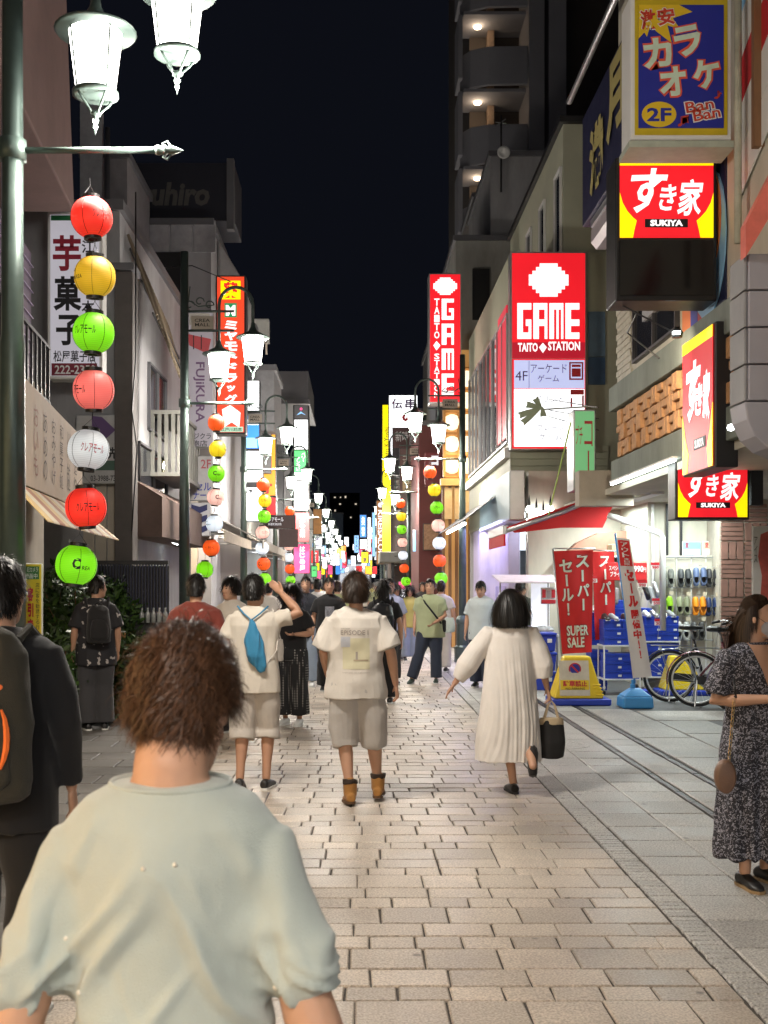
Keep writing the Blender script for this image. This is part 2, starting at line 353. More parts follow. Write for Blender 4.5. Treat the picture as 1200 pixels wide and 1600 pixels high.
def make_lamp(board=True):
    r = thing('street_lamp', 'x', 'street lamp', (0, 0, 0), 'twin lantern street lamps along the street')
    MB().tube([(0, 0, .9), (0, 0, 3.1), (0, 0, 3.15), (0, 0, 6.45)], [.082, .074, .066, .058], 14).build('pole', M_iron, r, True)
    MB().lathe((0, 0, 0), [(.17, 0), (.17, .32), (.13, .36), (.125, .8), (.145, .84), (.14, .9), (.09, .98), (0, .98)], 12).build('pole_base', M_iron, r)
    b = MB(); b.tube([(.05, 0, 4.26), (.86, 0, 4.26)], .02, 8); b.lathe((.86, 0, 4.26), [(.026, 0), (.03, .02), (.02, .05), (.035, .06), (.02, .075), (.03, .1), (.0, .17)], 10, axis='x')
    for s in (-1, 1): b.tube([(.93, 0, 4.26), (.95, 0, 4.26+.03*s), (.93, 0, 4.26+.055*s), (.905, 0, 4.26+.04*s), (.915, 0, 4.26+.02*s)], .007, 5)
    b.lathe((.0, 0, 4.2), [(.085, 0), (.085, .12), (.07, .125)], 12); b.build('banner_arm', M_iron, r, True)
    for z, e in ((5.31, .72), (5.59, .72)): MB().tube([(.05, 0, z), (e, 0, z)], .018, 8).build('bracket_arm', M_iron, r, True)
    pts = [(.5, 0, 5.1)]+[(.5, 0, 5.55)]+[(.745-.245*math.cos(t), 0, 5.68+.26*math.sin(t)) for t in [math.pi*k/10 for k in range(11)]]+[(.99, 0, 5.35)]
    MB().tube(pts, .024, 8).build('crook', M_iron, r, True)
    c = MB()
    for a in range(3):
        pp = [(.08+.14*a+.07*math.cos(t)*(1-t/9), 0, 5.68+.05*(a % 2)+.07*math.sin(t)*(1-t/9)) for t in [k*.6 for k in range(10)]]
        c.tube(pp, .010, 5)
    c.tube([(.08, 0, 5.95), (.06, 0, 5.75), (.2, 0, 5.66), (.42, 0, 5.68)], .01, 5); c.build('scrollwork', M_iron, r, True)
    lantern(r, .5, 4.96, .2); lantern(r, .99, 5.2, .22)
    if board:
        MB().box(.1, .42, -.012, .012, 5.33, 5.52).build('name_board', M_beige, r, bevel=.004)
        for s in (-1, 1):
            u = V(.22, 0, 0)*(1 if s < 0 else -1); lettering(r, I_black, 'CREA\nMALL', V(.26, s*.012, 5.37)-u/2, u, V(0, 0, .11), .01)
    return r
lamp0 = make_lamp()
L_POSTS = [(6.73, -2.06), (16.2, -2.47), (25.6, -2.55), (35, -2.5), (44.5, -2.45), (54, -2.4), (64, -2.35), (74, -2.3), (84, -2.25), (94, -2.2)]
R_POSTS = [(23.5, 2.25), (32, 1.98), (42, 2.0), (52, 2.05), (62, 2.1), (72, 2.1), (82, 2.1), (92, 2.1)]
LAMPW = ['nearest the camera at the left edge', 'second along on the left beside the bag shop banner', 'third along on the left by the long awnings', 'fourth along on the left in front of the yellow sign', 'fifth along on the left', 'sixth along on the left', 'seventh along on the left, tiny', 'eighth along on the left, tiny', 'ninth along on the left, tiny', 'farthest along on the left, tiny']
RAMPW = ['nearest on the right with a lavender lit base', 'second along on the right before the yellow vertical sign', 'third along on the right by the salon sign', 'fourth along on the right, small', 'fifth along on the right, tiny', 'sixth along on the right, tiny', 'seventh along on the right, tiny', 'farthest along on the right, tiny']
POSTS = []
for i, (Y, x) in enumerate(L_POSTS):
    o = lamp0 if i == 0 else copy_tree(lamp0); o.location = (x, Y, 0); o['label'] = 'twin lantern street lamp '+LAMPW[i]; POSTS.append((o, x, Y, 1))
for i, (Y, x) in enumerate(R_POSTS):
    o = copy_tree(lamp0); o.location = (x, Y, 0); o.rotation_euler[2] = math.pi; o['label'] = 'twin lantern street lamp '+RAMPW[i]; POSTS.append((o, x, Y, -1))
for Y, x, rz, wh in ((-2.7, -2.1, 0, 'close behind the viewer on the left'), (-12, -2.1, 0, 'well behind the viewer on the left'), (-4.5, 2.4, math.pi, 'behind the viewer on the right')):         # the row goes on behind the viewer
    o = copy_tree(lamp0); o.location = (x, Y, 0); o.rotation_euler[2] = rz; o['label'] = 'twin lantern street lamp standing '+wh
# ------------------------------------------------------------------ paper lanterns
def paper(name, col, st):
    m, nt, b = nodes(name); N = nt.nodes.new; L = nt.links.new
    tc = N('ShaderNodeTexCoord'); sp = N('ShaderNodeSeparateXYZ'); L(tc.outputs['Object'], sp.inputs[0])
    a = N('ShaderNodeMath'); a.operation = 'MULTIPLY'; a.inputs[1].default_value = 2*math.pi/.0105; L(sp.outputs[2], a.inputs[0])
    s = N('ShaderNodeMath'); s.operation = 'SINE'; L(a.outputs[0], s.inputs[0])
    r = N('ShaderNodeMapRange'); r.inputs[1].default_value = -1; r.inputs[2].default_value = -.2; r.inputs[3].default_value = st*.78; r.inputs[4].default_value = st; L(s.outputs[0], r.inputs[0])
    nz = N('ShaderNodeTexNoise'); nz.inputs['Scale'].default_value = 5; L(tc.outputs['Object'], nz.inputs[0])
    q = N('ShaderNodeMapRange'); q.inputs[1].default_value = .3; q.inputs[2].default_value = .7; q.inputs[3].default_value = .86; q.inputs[4].default_value = 1.1; L(nz.outputs[0], q.inputs[0])
    mm = N('ShaderNodeMath'); mm.operation = 'MULTIPLY'; L(r.outputs[0], mm.inputs[0]); L(q.outputs[0], mm.inputs[1])
    ab = N('ShaderNodeMath'); ab.operation = 'ABSOLUTE'; L(sp.outputs[2], ab.inputs[0])
    qz = N('ShaderNodeMapRange'); qz.inputs[1].default_value = .02; qz.inputs[2].default_value = .115; qz.inputs[3].default_value = 1.06; qz.inputs[4].default_value = .66; qz.interpolation_type = 'SMOOTHSTEP'; L(ab.outputs[0], qz.inputs[0])
    m9 = N('ShaderNodeMath'); m9.operation = 'MULTIPLY'; L(mm.outputs[0], m9.inputs[0]); L(qz.outputs[0], m9.inputs[1])
    b.inputs['Emission Color'].default_value = (*col, 1); L(m9.outputs[0], b.inputs['Emission Strength'])
    b.inputs['Base Color'].default_value = (*[.35*c for c in col], 1); b.inputs['Roughness'].default_value = .6; return m
PAP = {'red': paper('red_paper', (1, .035, .02), .92), 'orange': paper('orange_paper', (1, .11, .012), .95), 'amber': paper('amber_paper', (.80, .46, .02), .75),
       'yellow': paper('yellow_paper', (1, .72, .015), 1.0), 'green': paper('green_paper', (.26, .93, .012), .80), 'pink': paper('pink_paper', (1, .18, .15), .85),
       'pale pink': paper('pale_pink_paper', (1, .58, .48), 1.15), 'white': paper('white_paper', (.72, .74, .74), .78), 'bright white': paper('bright_paper', (.84, .92, 1), 1.05)}
RIBM = {k: mat(k+'_seam', tuple(.15*c for c in c0), .7) for k, c0 in {'red': (1, .05, .03), 'orange': (1, .15, .02), 'amber': (.8, .5, .05), 'yellow': (1, .7, .02), 'green': (.2, .7, .02), 'pink': (1, .2, .2), 'pale pink': (1, .5, .4), 'white': (1, 1, 1), 'bright white': (.8, .9, 1)}.items()}
LR = .122; PROTO = {}
def paper_lantern(kind):
    if kind in PROTO: return copy_tree(PROTO[kind])
    r = thing('paper_lantern', 'x', 'paper lantern', (0, 0, 0)); PROTO[kind] = r
    h = LR*.93; prof = [(.05, -h)]
    for k in range(1, 40):
        z = -h+2*h*k/40; prof.append((LR*math.sqrt(max(0, 1-(abs(z)/(h*1.085))**2.2))*(1.006 if k % 2 else .997), z))
    prof.append((.05, h))
    MB().lathe((0, 0, 0), prof, 28).build('paper_shade', PAP[kind], r, True)
    MB().lathe((0, 0, h), [(.05, -.006), (.054, 0), (.054, .02), (.047, .022), (.047, -.006)], 18).build('top_cap', M_black, r)
    MB().lathe((0, 0, -h), [(.046, .006), (.052, 0), (.052, -.018), (.03, -.018), (.03, .006)], 18).build('bottom_cap', M_black, r)
    for j in range(6):
        t = j*math.pi/3+.5
        MB().tube([((q+.0012)*math.cos(t), (q+.0012)*math.sin(t), z) for q, z in prof[1:-1:3]], .0016, 4).build('seam', RIBM[kind], r)
    cc = (V(0, 0, 0), LR+.002); tm = I_red if kind == 'white' else I_black
    lettering(r, tm, 'クレアモール', V(-.082, -LR, -.032), V(.164, 0, 0), V(0, 0, .062), .012, sphere=cc)
    lettering(r, tm, 'C', V(.055, LR, -.03), V(-.055, 0, 0), V(0, 0, .07), .05, sphere=cc)
    lettering(r, tm, 'REA', V(-.01, LR, -.03), V(-.06, 0, 0), V(0, 0, .025), .01, sphere=cc)
    b = MB(); b.tube([(-.045, 0, h+.02), (0, 0, h+.075), (.045, 0, h+.02)], .002, 4); b.tube([(0, 0, h+.075), (0, 0, h+.12)], .003, 5)
    b.build('hanger', M_black, r); return r
FARM = {}
def far_lantern(kind):
    if kind not in FARM: FARM[kind] = PROTO[kind].children[0].data
    o = bpy.data.objects.new('paper_lantern', FARM[kind]); COL.objects.link(o); o['category'] = 'paper lantern'; return o
ORDER = ['red', 'amber', 'green', 'pink', 'white', 'red', 'green']; FAR = ['orange', 'yellow', 'green', 'pale pink', 'bright white', 'orange', 'green']
NTH = ['topmost', 'second from the top', 'third from the top', 'fourth from the top', 'fifth from the top', 'second from the bottom', 'bottom']
def string(x, Y, z0, kinds, where, grp, drift=None, dz=.325, rots=None, scale=1):
    for i, k in enumerate(kinds):
        o = paper_lantern(k) if Y < 40 else far_lantern(k); dx = drift[i] if drift else .03*math.sin(i*1.3)
        zz = z0-(dz[i] if isinstance(dz, list) else dz*i)
        o.location = (x+dx, Y, zz); o.rotation_euler = (rnd.uniform(-.08, .08), rnd.uniform(-.12, .12), rots[i] if rots else rnd.uniform(0, 6.28)); o.scale = (scale,)*3
        o['label'] = '%s paper lantern, %s on the %s string' % ({'pink': 'coral'}.get(k, k), NTH[i], where.replace('on the ', '')); o['group'] = grp
a1 = F/6.73; pts1 = [(142, 340), (147, 432), (145, 520), (145, 609), (137, 702), (133, 792), (118, 882)]
string(P(142, 340, 6.7).x, 6.72, P(142, 340, 6.72).z, ORDER, 'on the nearest left lamp post', 'lanterns of the nearest string', [(p[0]-142)/a1 for p in pts1], [(p[1]-340)/a1 for p in pts1], [.85, 2.2, -.25, -.75, .45, .35, 3.6])
pts2 = [(338, 661), (340, 702), (338, 740), (337, 777), (335, 818), (330, 856), (320, 890)]; a2 = F/16.2
string(P(338, 661, 16.2).x, 16.2, P(338, 661, 16.2).z, FAR, 'on the second left lamp post', 'lanterns of the second left string', [(p[0]-338)/a2 for p in pts2], [(p[1]-661)/a2 for p in pts2])
where = {25.6: 'on the third left lamp post', 35: 'on the fourth left lamp post', 44.5: 'on the fifth left lamp post', 54: 'on the sixth left lamp post', 64: 'on the seventh left lamp post', 74: 'on the eighth left lamp post', 84: 'on the ninth left lamp post', 94: 'on the farthest left lamp post',
         23.5: 'on the nearest right lamp post', 32: 'on the second right lamp post', 42: 'on the third right lamp post', 52: 'on the fourth right lamp post', 62: 'on the fifth right lamp post', 72: 'on the sixth right lamp post', 82: 'on the seventh right lamp post', 92: 'on the farthest right lamp post'}
for (o, x, Y, s) in POSTS:
    if Y < 20: continue
    if Y == 23.5:
        string(P(672, 738, Y).x, Y, P(672, 738, Y).z, FAR, where[Y], 'lanterns '+where[Y], [0, .09, .14, .17, .19, .2, .23], .372, scale=1.12)
    elif Y == 32: string(P(626, 787, Y).x, Y, P(626, 787, Y).z, FAR, where[Y], 'lanterns '+where[Y], [0, .02, .03, .05, .07, .1, .15], .37, scale=1.12)
    else: string(x+s*.45, Y, 3.9, FAR, where[Y], 'lanterns '+where[Y], None, .36, scale=1.25 if Y < 50 else 1.5)
# ------------------------------------------------------------------ signs and buildings
class Sign:
    """a box sign facing the viewer at depth Y, laid out in photo pixels, or (X given) lying along the street"""
    def __init__(s, name, label, cat, x0, y0, x1, y1, Y, depth=.2, frame=None, face=None, border=.03, X=None, flip=1, group=None):
        s.Y, s.X, s.flip = Y, X, flip
        bl, br, tl = s.m(x0, y1), s.m(x1, y1), s.m(x0, y0)
        if X is not None:                              # along the street: keep a true rectangle
            zt, zb = s.m((x0+x1)/2, y0).z, s.m((x0+x1)/2, y1).z; bl.z = br.z = zb; tl = V(bl.x, bl.y, zt)
        s.bl, s.u, s.v = bl, br-bl, V(0, 0, tl.z-bl.z); s.n = s.u.cross(s.v).normalized()
        s.w, s.h = s.u.length, s.v.length; s.px = (x0, y0, x1, y1)
        s.root = thing(name, label, cat, bl+s.u/2-s.n*depth/2, group)
        c = bl+s.u/2+s.v/2; frame = frame or M_dark
        MB().obox(c-s.n*depth/2, s.u/2, s.v/2, s.n*depth/2).build('case', frame, s.root, bevel=.012)
        if face:
            k = border
            MB().obox(c+s.n*.004, s.u*(.5-k/s.w), s.v*(.5-k/s.h), s.n*.006).build('face_panel', face, s.root)
    def m(s, x, y):
        if s.X is None: return P(x, y, s.Y)
        Y = s.X*F/(x-VX); return V(s.X, Y, EYE-(y-HY)*Y/F)
    def at(s, x, y, lift=0):                           # photo pixel inside the sign's outline -> point on its face
        x0, y0, x1, y1 = s.px
        return s.bl+s.u*((x-x0)/(x1-x0))+s.v*((y1-y)/(y1-y0))+s.n*(.012+lift)
    def t(s, txt, x0, y0, x1, y1, m, bold=.0, vertical=False, shear=0, rot=0, lift=0, keep=False, name='lettering'):
        o = s.at(x0, y1, lift); return lettering(s.root, m, txt, o, s.at(x1, y1, lift)-o, s.at(x0, y0, lift)-o, bold, vertical, shear, .003, rot, name, keep)
    def poly(s, pts, m, name='colour_panel', lift=0, th=.003):
        o = s.at(s.px[0], s.px[3], lift); u = s.at(s.px[2], s.px[3], lift)-o; v = s.at(s.px[0], s.px[1], lift)-o
        x0, y0, x1, y1 = s.px
        return MB().prism([((x-x0)/(x1-x0), (y1-y)/(y1-y0)) for x, y in pts], o-s.n*.004, u, v, s.n*(.004+th)).build(name, m, s.root)
    def rect(s, x0, y0, x1, y1, m, name='colour_panel', lift=0, th=.003):
        return s.poly([(x0, y1), (x1, y1), (x1, y0), (x0, y0)], m, name, lift, th)
    def circle(s, cx, cy, rx, ry, m, name='colour_disc', lift=0, n=28):
        return s.poly([(cx+rx*math.cos(2*math.pi*k/n), cy+ry*math.sin(2*math.pi*k/n)) for k in range(n)], m, name, lift)
    def bitmap(s, rows, x0, y0, x1, y1, m, name='lettering', lift=.005):
        nr, nc = len(rows), max(len(r) for r in rows); mb = MB(); dx, dy = (x1-x0)/nc, (y1-y0)/nr
        for j, r in enumerate(rows):
            i = 0
            while i < len(r):
                if r[i] != '.':
                    k = i
                    while k < len(r) and r[k] != '.': k += 1
                    a, b, c, d = s.at(x0+i*dx, y0+(j+1)*dy, lift), s.at(x0+k*dx, y0+(j+1)*dy, lift), s.at(x0+k*dx, y0+j*dy, lift), s.at(x0+i*dx, y0+j*dy, lift)
                    mb.add([p+s.n*.003 for p in (a, b, c, d)], [(0, 1, 2, 3)]); i = k
                else: i += 1
        return mb.build(name, m, s.root)
def bldg(label, x0, x1, y0, y1, z0, z1, m, name='building', cap=M_dgrey):
    r = thing(name, label, 'building', ((x0+x1)/2, (y0+y1)/2, 0))
    MB().box(x0, x1, y0, y1, z0, z1).build('wall', m, r)
    if cap: MB().box(x0-.06, x1+.06, y0-.06, y1+.06, z1+.002, z1+.14).build('parapet_cap', cap, r)
    return r
def window(r, o, u, v, n=2, frame=M_alu, pane=M_glass, depth=.06, rows=1, name='window'):
    o, u, v = Vector(o), Vector(u), Vector(v); nn = u.cross(v).normalized(); t = .035; W_, H_ = u.length, v.length; a, b = u/W_, v/H_
    f = MB()
    for k in range(n+1): f.obox(o+u*(k/n)+v/2+nn*depth*.3, a*t/2, v/2, nn*depth/2)
    for k in range(rows+1): f.obox(o+v*(k/rows)+u/2+nn*(depth*.3+.003), u/2+a*t/2, b*t/2, nn*depth/2)
    fo = f.build(name, frame, r)
    for k in range(n): MB().obox(o+u*((k+.5)/n)+v/2+nn*.012, u/2/n-a*.012, v/2-b*.012, nn*.006).build('pane', pane, fo)
    return fo
def boards(r, o, u, v, n, m, name='siding_board', th=.03, gap=.012, along=True):
    """a run of separate boards stacked in direction v"""
    o, u, v = Vector(o), Vector(u), Vector(v); nn = u.cross(v).normalized(); h = v/n; b = v.normalized()
    for k in range(n):
        MB().obox(o+u/2+h*(k+.5)+nn*(th/2+rnd.uniform(0, .004)), u/2, h/2-b*gap/2, nn*th/2).build(name, m, r, bevel=.004, seg=1)
def fluor(name, label, a, b, r=.018, group=None):
    a, b = Vector(a), Vector(b); t = thing(name, label, 'tube light', (a+b)/2, group); d = (b-a).normalized()
    MB().tube([a, b], r, 8).build('tube', G_tube, t, True)
    MB().obox((a+b)/2+V(0, 0, .03), (b-a)/2, d.cross(V(0, 0, 1))*.03, V(0, 0, .012)).build('batten', M_white, t); return t
def area(par, x, y, z, sx, sy, w, col, rot):
    l = bpy.data.lights.new('shop_light', 'AREA'); l.shape = 'RECTANGLE'; l.size = sx; l.size_y = sy; l.energy = w; l.color = col
    o = bpy.data.objects.new('shop_light', l); COL.objects.link(o); o.location = V(x, y, z)-ORG.get(par.name, Vector()); o.rotation_euler = rot; o.parent = par; return o

# ================= RIGHT SIDE
# --- karaoke sign
k = Sign('box_sign', 'blue and yellow unlit karaoke box sign in a white frame, top right', 'sign', 985, -8, 1143, 218, 10.4, .35, M_white, mat('sign_yellow', S(196, 172, 30), .5, 0, .12, 5), .04)
MB().obox(k.at(1064, 224)+V(0, .17, -.02), (.49, 0, 0), (0, .2, 0), (0, 0, .03)).build('drip_tray', mat('pale_green_paint', (.42, .46, .38), .6), k.root)
M_kb = mat('karaoke_blue', S(34, 44, 150), .5, 0, .06)
k.rect(997, 9, 1130, 201, M_kb, lift=.002)
k.poly([(997, 62), (1006, 52), (1010, 59), (1014, 46), (1020, 44), (1024, 50), (1049, 69), (1042, 41), (1062, 47), (1050, 30), (1081, 20), (1060, 9), (997, 9)], I_yel, 'starburst', .004)
for d, mm in ((.045, I_white), (.0, mat('karaoke_red', S(196, 62, 40), .5))):
    for tx, b in (('激', (1000, 17, 1024, 48)), ('安', (1026, 14, 1053, 41))): k.t(tx, b[0]-d*30, b[1]-d*30, b[2]+d*30, b[3]+d*30, mm, .03+d*.8, rot=.12, lift=.006+(.003 if d == 0 else 0))
for tx, b, ro in (('カ', (1003, 61, 1049, 108), .12), ('ラ', (1053, 42, 1095, 89), .2), ('オ', (1029, 106, 1071, 152), .1), ('ケ', (1081, 94, 1124, 140), .2)):
    k.t(tx, b[0]-2.6, b[1]-2.6, b[2]+2.6, b[3]+2.6, mat('karaoke_coral', S(222, 90, 66), .5), .10, rot=ro, lift=.006); k.t(tx, *b, mat('karaoke_mint', S(205, 226, 205), .5), .038, rot=ro, lift=.010)
k.circle(1029, 180, 27, 20, I_yel, lift=.004); k.t('2F', 1010, 170, 1048, 191, M_kb, .03, lift=.008)
for d, mm, l in ((.05, I_white, .006), (.01, MATS['karaoke_red'], .009)):
    e_ = (d-.01)*42; k.t('Ban', 1070-e_, 158-e_, 1114+e_, 175+e_, mm, d*1.3, rot=.18, lift=l); k.t('Ban', 1082-e_, 171-e_, 1124+e_, 188+e_, mm, d*1.3, rot=.18, lift=l)
k.t('♫', 1058, 181, 1075, 199, MATS['karaoke_red'], .02, lift=.006); k.t('♪', 1115, 143, 1127, 156, MATS['karaoke_red'], .02, lift=.006)
# --- large square sign over the street
def bowl(s, x0, y0, x1, y1, yb):                        # the yellow corners and band round a red bowl
    w, h = x1-x0, y1-y0
    s.rect(x0, y0, x1, y0+.07*h, G_yel, 'yellow_band', .002)
    L = [(0, .42), (.03, .55), (.08, .66), (.14, .74), (.18, .78), (.155, .9), (.14, 1), (0, 1)]
    s.poly([(x0+a*w, y0+b*h) for a, b in L], G_yel, 'yellow_corner', .002); s.poly([(x1-a*w, y0+b*h) for a, b in L][::-1], G_yel, 'yellow_corner', .002)
s1 = Sign('box_sign', 'big lit red and yellow restaurant sign above a blank black panel', 'sign', 962, 246, 1120, 470, 11.0, .42, M_black)
s1.rect(968, 251, 1114, 372, G_red, 'face_panel', 0); bowl(s1, 968, 251, 1114, 372, 0)
s1.t('す', 985, 264, 1043, 334, G_redw, .022, shear=.22, lift=.006, name='lettering'); s1.t('き', 1029, 289, 1056, 330, G_redw, .022, shear=.22, lift=.006); s1.t('家', 1057, 281, 1098, 338, G_redw, .022, shear=.22, lift=.006)
s1.rect(1007, 343, 1074, 356, I_black, 'name_strip', .004); s1.t('SUKIYA', 1015, 344.5, 1066, 354.5, G_redw, .05, lift=.008)
s1.rect(968, 376, 1114, 462, mat('black_gloss', (.006, .006, .007), .12), 'blank_panel', .0)
MB().box(P(1120, 0, 11.2).x, P(1165, 0, 11.2).x, 11.05, 11.3, P(0, 375, 11.2).z, P(0, 280, 11.2).z).build('bracket_plate', M_black, s1.root)
# --- lower square sign and slim side sign
s2 = Sign('box_sign', 'small lit red and yellow restaurant sign below the overhang by the brick pier', 'sign', 1055, 712, 1171, 812, 12.6, .3, M_black)
s2.rect(1059, 716, 1167, 808, G_red, 'face_panel'); bowl(s2, 1059, 716, 1167, 808, 0)
s2.t('す', 1072, 728, 1108, 778, G_redw, .022, shear=.22, lift=.006); s2.t('き', 1102, 742, 1122, 776, G_redw, .022, shear=.22, lift=.006); s2.t('家', 1124, 738, 1156, 782, G_redw, .022, shear=.22, lift=.006)
s2.rect(1087, 785, 1140, 794, I_black, 'name_strip', .004); s2.t('SUKIYA', 1094, 786, 1133, 793, G_redw, .05, lift=.008)
MB().box(P(1171, 0, 12.7).x+.003, P(1190, 0, 12.7).x, 12.65, 12.8, P(0, 790, 12.7).z, P(0, 725, 12.7).z).build('bracket_plate', M_black, s2.root)
s3 = Sign('box_sign', 'tall slim red banner sign fixed along the woven brick fascia', 'sign', 1067, 520, 1118, 738, 0, .22, M_dark, X=3.44)
R3 = mat('banner_red', S(205, 30, 34), .45, 0, .05)
s3.rect(1069, 523, 1116, 735, G_dred if False else glow('lit_banner_red', (.68, .013, .022), .8), 'face_panel'); s3.rect(1069, 523, 1116, 541, G_yel, 'yellow_band', .003)
s3.poly([(1069, 640), (1074, 680), (1079, 705), (1077, 735), (1069, 735)], G_yel, 'yellow_edge', .003); s3.poly([(1116, 640), (1116, 735), (1110, 735), (1108, 705), (1112, 680)], G_yel, 'yellow_edge', .003)
for tx, b in (('す', (1076, 560, 1099, 655)), ('き', (1090, 600, 1102, 650)), ('家', (1102, 585, 1113, 665))): s3.t(tx, *b, G_redw, .05, shear=.15, lift=.006)
s3.rect(1088, 685, 1106, 702, I_black, 'name_strip', .004); s3.t('SUKIYA', 1090, 687, 1104, 700, G_redw, .03, lift=.008)
# --- the restaurant building
XF = 3.62
rb = thing('restaurant_building', 'restaurant building with woven brick fascia over a recessed shop front', 'building', (5.5, 12, 0))
MB().box(XF, 9, 6, 15.4, 4.36, 13).build('wall', M_cream, rb)
MB().box(XF-.10, 9, 7.5, 15.55, 4.03, 4.355).build('upper_band', M_concg, rb, bevel=.01)
MB().box(XF-.08, 9, 7.5, 15.5, 3.02, 3.34).build('lower_band', M_concg, rb, bevel=.01)
MB().box(XF, 9, 7.5, 15.4, 3.345, 4.025).build('fascia_backing', mat('dark_terracotta', (.16, .08, .045), .9), rb)
MB().box(XF, 9, 7.5, 19.4, 2.93, 3.015).build('soffit', M_cream, rb)
y = 7.6; j = 0
while y < 15.2:                                          # woven terracotta blocks of the fascia
    for i in range(3):
        z = 3.37+i*.215; e = rnd.uniform(0, .035)
        if (i+j) % 2:
            for q in (0, 1): MB().box(XF-.05-e, XF, y+.005+q*.112, y+.10+q*.112, z, z+.2).build('brick', M_terra, rb, bevel=.006, seg=1)
        else:
            for q in (0, 1): MB().box(XF-.035-e*q, XF, y+.005, y+.205, z+.005+q*.105, z+.09+q*.105).build('brick', M_terra, rb, bevel=.006, seg=1)
    y += .225; j += 1
# tiled wall strip, window, murals above the band
tile = mat('cream_tile', (.50, .48, .38), .5)
for i in range(18):
    for q in range(5):
        MB().box(XF-.02, XF, 14.62+q*.155+(.07 if i % 2 else 0), 14.62+q*.155+.145+(.07 if i % 2 else 0), 4.4+i*.085, 4.475+i*.085).build('tile', tile, rb)
window(rb, (XF-.01, 14.4, 4.5), (0, -1.9, 0), (0, 0, 1.5), 2, M_dark)
MB().box(XF-.06, XF, 13.2, 13.9, 4.9, 6.2).build('notice_board', M_grey, rb)
mural = [(12.35, 12.05, 4.36, 8.5, I_orange), (12.04, 11.8, 4.36, 8.5, I_blue), (11.79, 11.5, 4.36, 8.5, I_red), (11.49, 10.9, 4.36, 8.6, M_navy)]
for a, b, c, d, mm in mural: MB().box(XF-.015, XF, b, a, c, d).build('mural_stripe', mm, rb)
q = MB(); q.prism([(.55*math.cos(t)*1.0, .75*math.sin(t)) for t in [math.pi*2*i/20 for i in range(20)]], V(XF-.02, 11.4, 5.1), (0, -1, 0), (0, 0, 1), (-.012, 0, 0)); q.build('mural_swirl', I_sky, rb)
q = MB(); q.prism([(.33*math.cos(t), .5*math.sin(t)) for t in [math.pi*2*i/20 for i in range(20)]], V(XF-.034, 11.3, 5.3), (0, -1, 0), (0, 0, 1), (-.01, 0, 0)); q.build('mural_swirl', I_orange, rb)
# slanted stripes at the far right
for i in range(12):
    z = 5.2+i*.42
    MB().prism([(0, 0), (1.6, .75), (1.6, 1.16), (0, .41)], V(XF-.02, 10.6, z), (0, -1, 0), (0, 0, 1), (-.01, 0, 0)).build('mural_stripe', [M_white, I_sky, I_red][i % 3] if i > 1 else M_white, rb)
MB().tube([P(1153, 380, 10.2), P(1153, -60, 10.2)], .035, 8).build('drain_pipe', mat('pale_pipe', (.42, .41, .32), .6, 0, .3, 5), rb, True)
MB().box(P(1172, 0, 10).x, P(1190, 0, 10).x, 9.9, 9.97, P(0, 235, 10).z, P(0, -40, 10).z).build('brown_board', M_wood, rb)
# navy wordmark wall with gold characters and its rounded eave
nb = Sign('wall_sign', 'navy wall board with two tall gold characters high above the street', 'sign', 910, 95, 1000, 285, 0, .3, M_navy, X=3.5)
nb.t('満', 926, 150, 950, 262, I_gold, .05, lift=.01); nb.t('月', 955, 105, 981, 225, I_gold, .05, lift=.01)
MB().tube([(3.42, 17.9, 9.35), (3.42, 12.0, 9.35)], .05, 8).build('top_rail', M_alu, nb.root, True)
ev = MB(); ev.prism([(0, 0), (.14, .0), (.22, .1), (.22, .3), (.16, .42), (0, .42)], V(3.80, 17.0, 6.72), (-1, 0, 0), (0, 0, 1), (0, -4.6, 0)); ev.build('eave', mat('lilac_metal', (.40, .36, .38), .4, .2), nb.root)
for i in range(4): MB().box(3.55, 3.58, 16.9-i*1.2-1.18, 16.9-i*1.2, 7.02, 7.12).build('eave_light_strip', M_alu, nb.root)
# security lamp on an arm
fl_ = thing('spot_lamp', 'small lit floodlight on a thin arm under the blank black panel', 'lamp', P(1058, 521, 11.2))
MB().tube([P(962, 472, 11.2), P(1052, 519, 11.2)], .008, 6).build('arm', M_dark, fl_)
MB().lathe(P(1058, 523, 11.2), [(.05, -.03), (.06, .02), (.03, .06), (0, .06)], 12).build('lamp_head', M_dark, fl_)
l = bpy.data.lights.new('flood_light', 'SPOT'); l.energy = 160; l.spot_size = math.radians(110); l.spot_blend = .8; l.color = (1, .82, .6); l.shadow_soft_size = .05
o = bpy.data.objects.new('flood_light', l); COL.objects.link(o); o.location = V(-.25, 0, -.12); o.rotation_euler = (V(3.6, 13.2, 3.6)-P(1050, 530, 11.2)).to_track_quat('-Z', 'Y').to_euler(); o.parent = fl_
MB().lathe(P(1057, 520, 11.14), [(.04, -.012), (.04, .012)], 12).build('lens', G_tube, fl_)
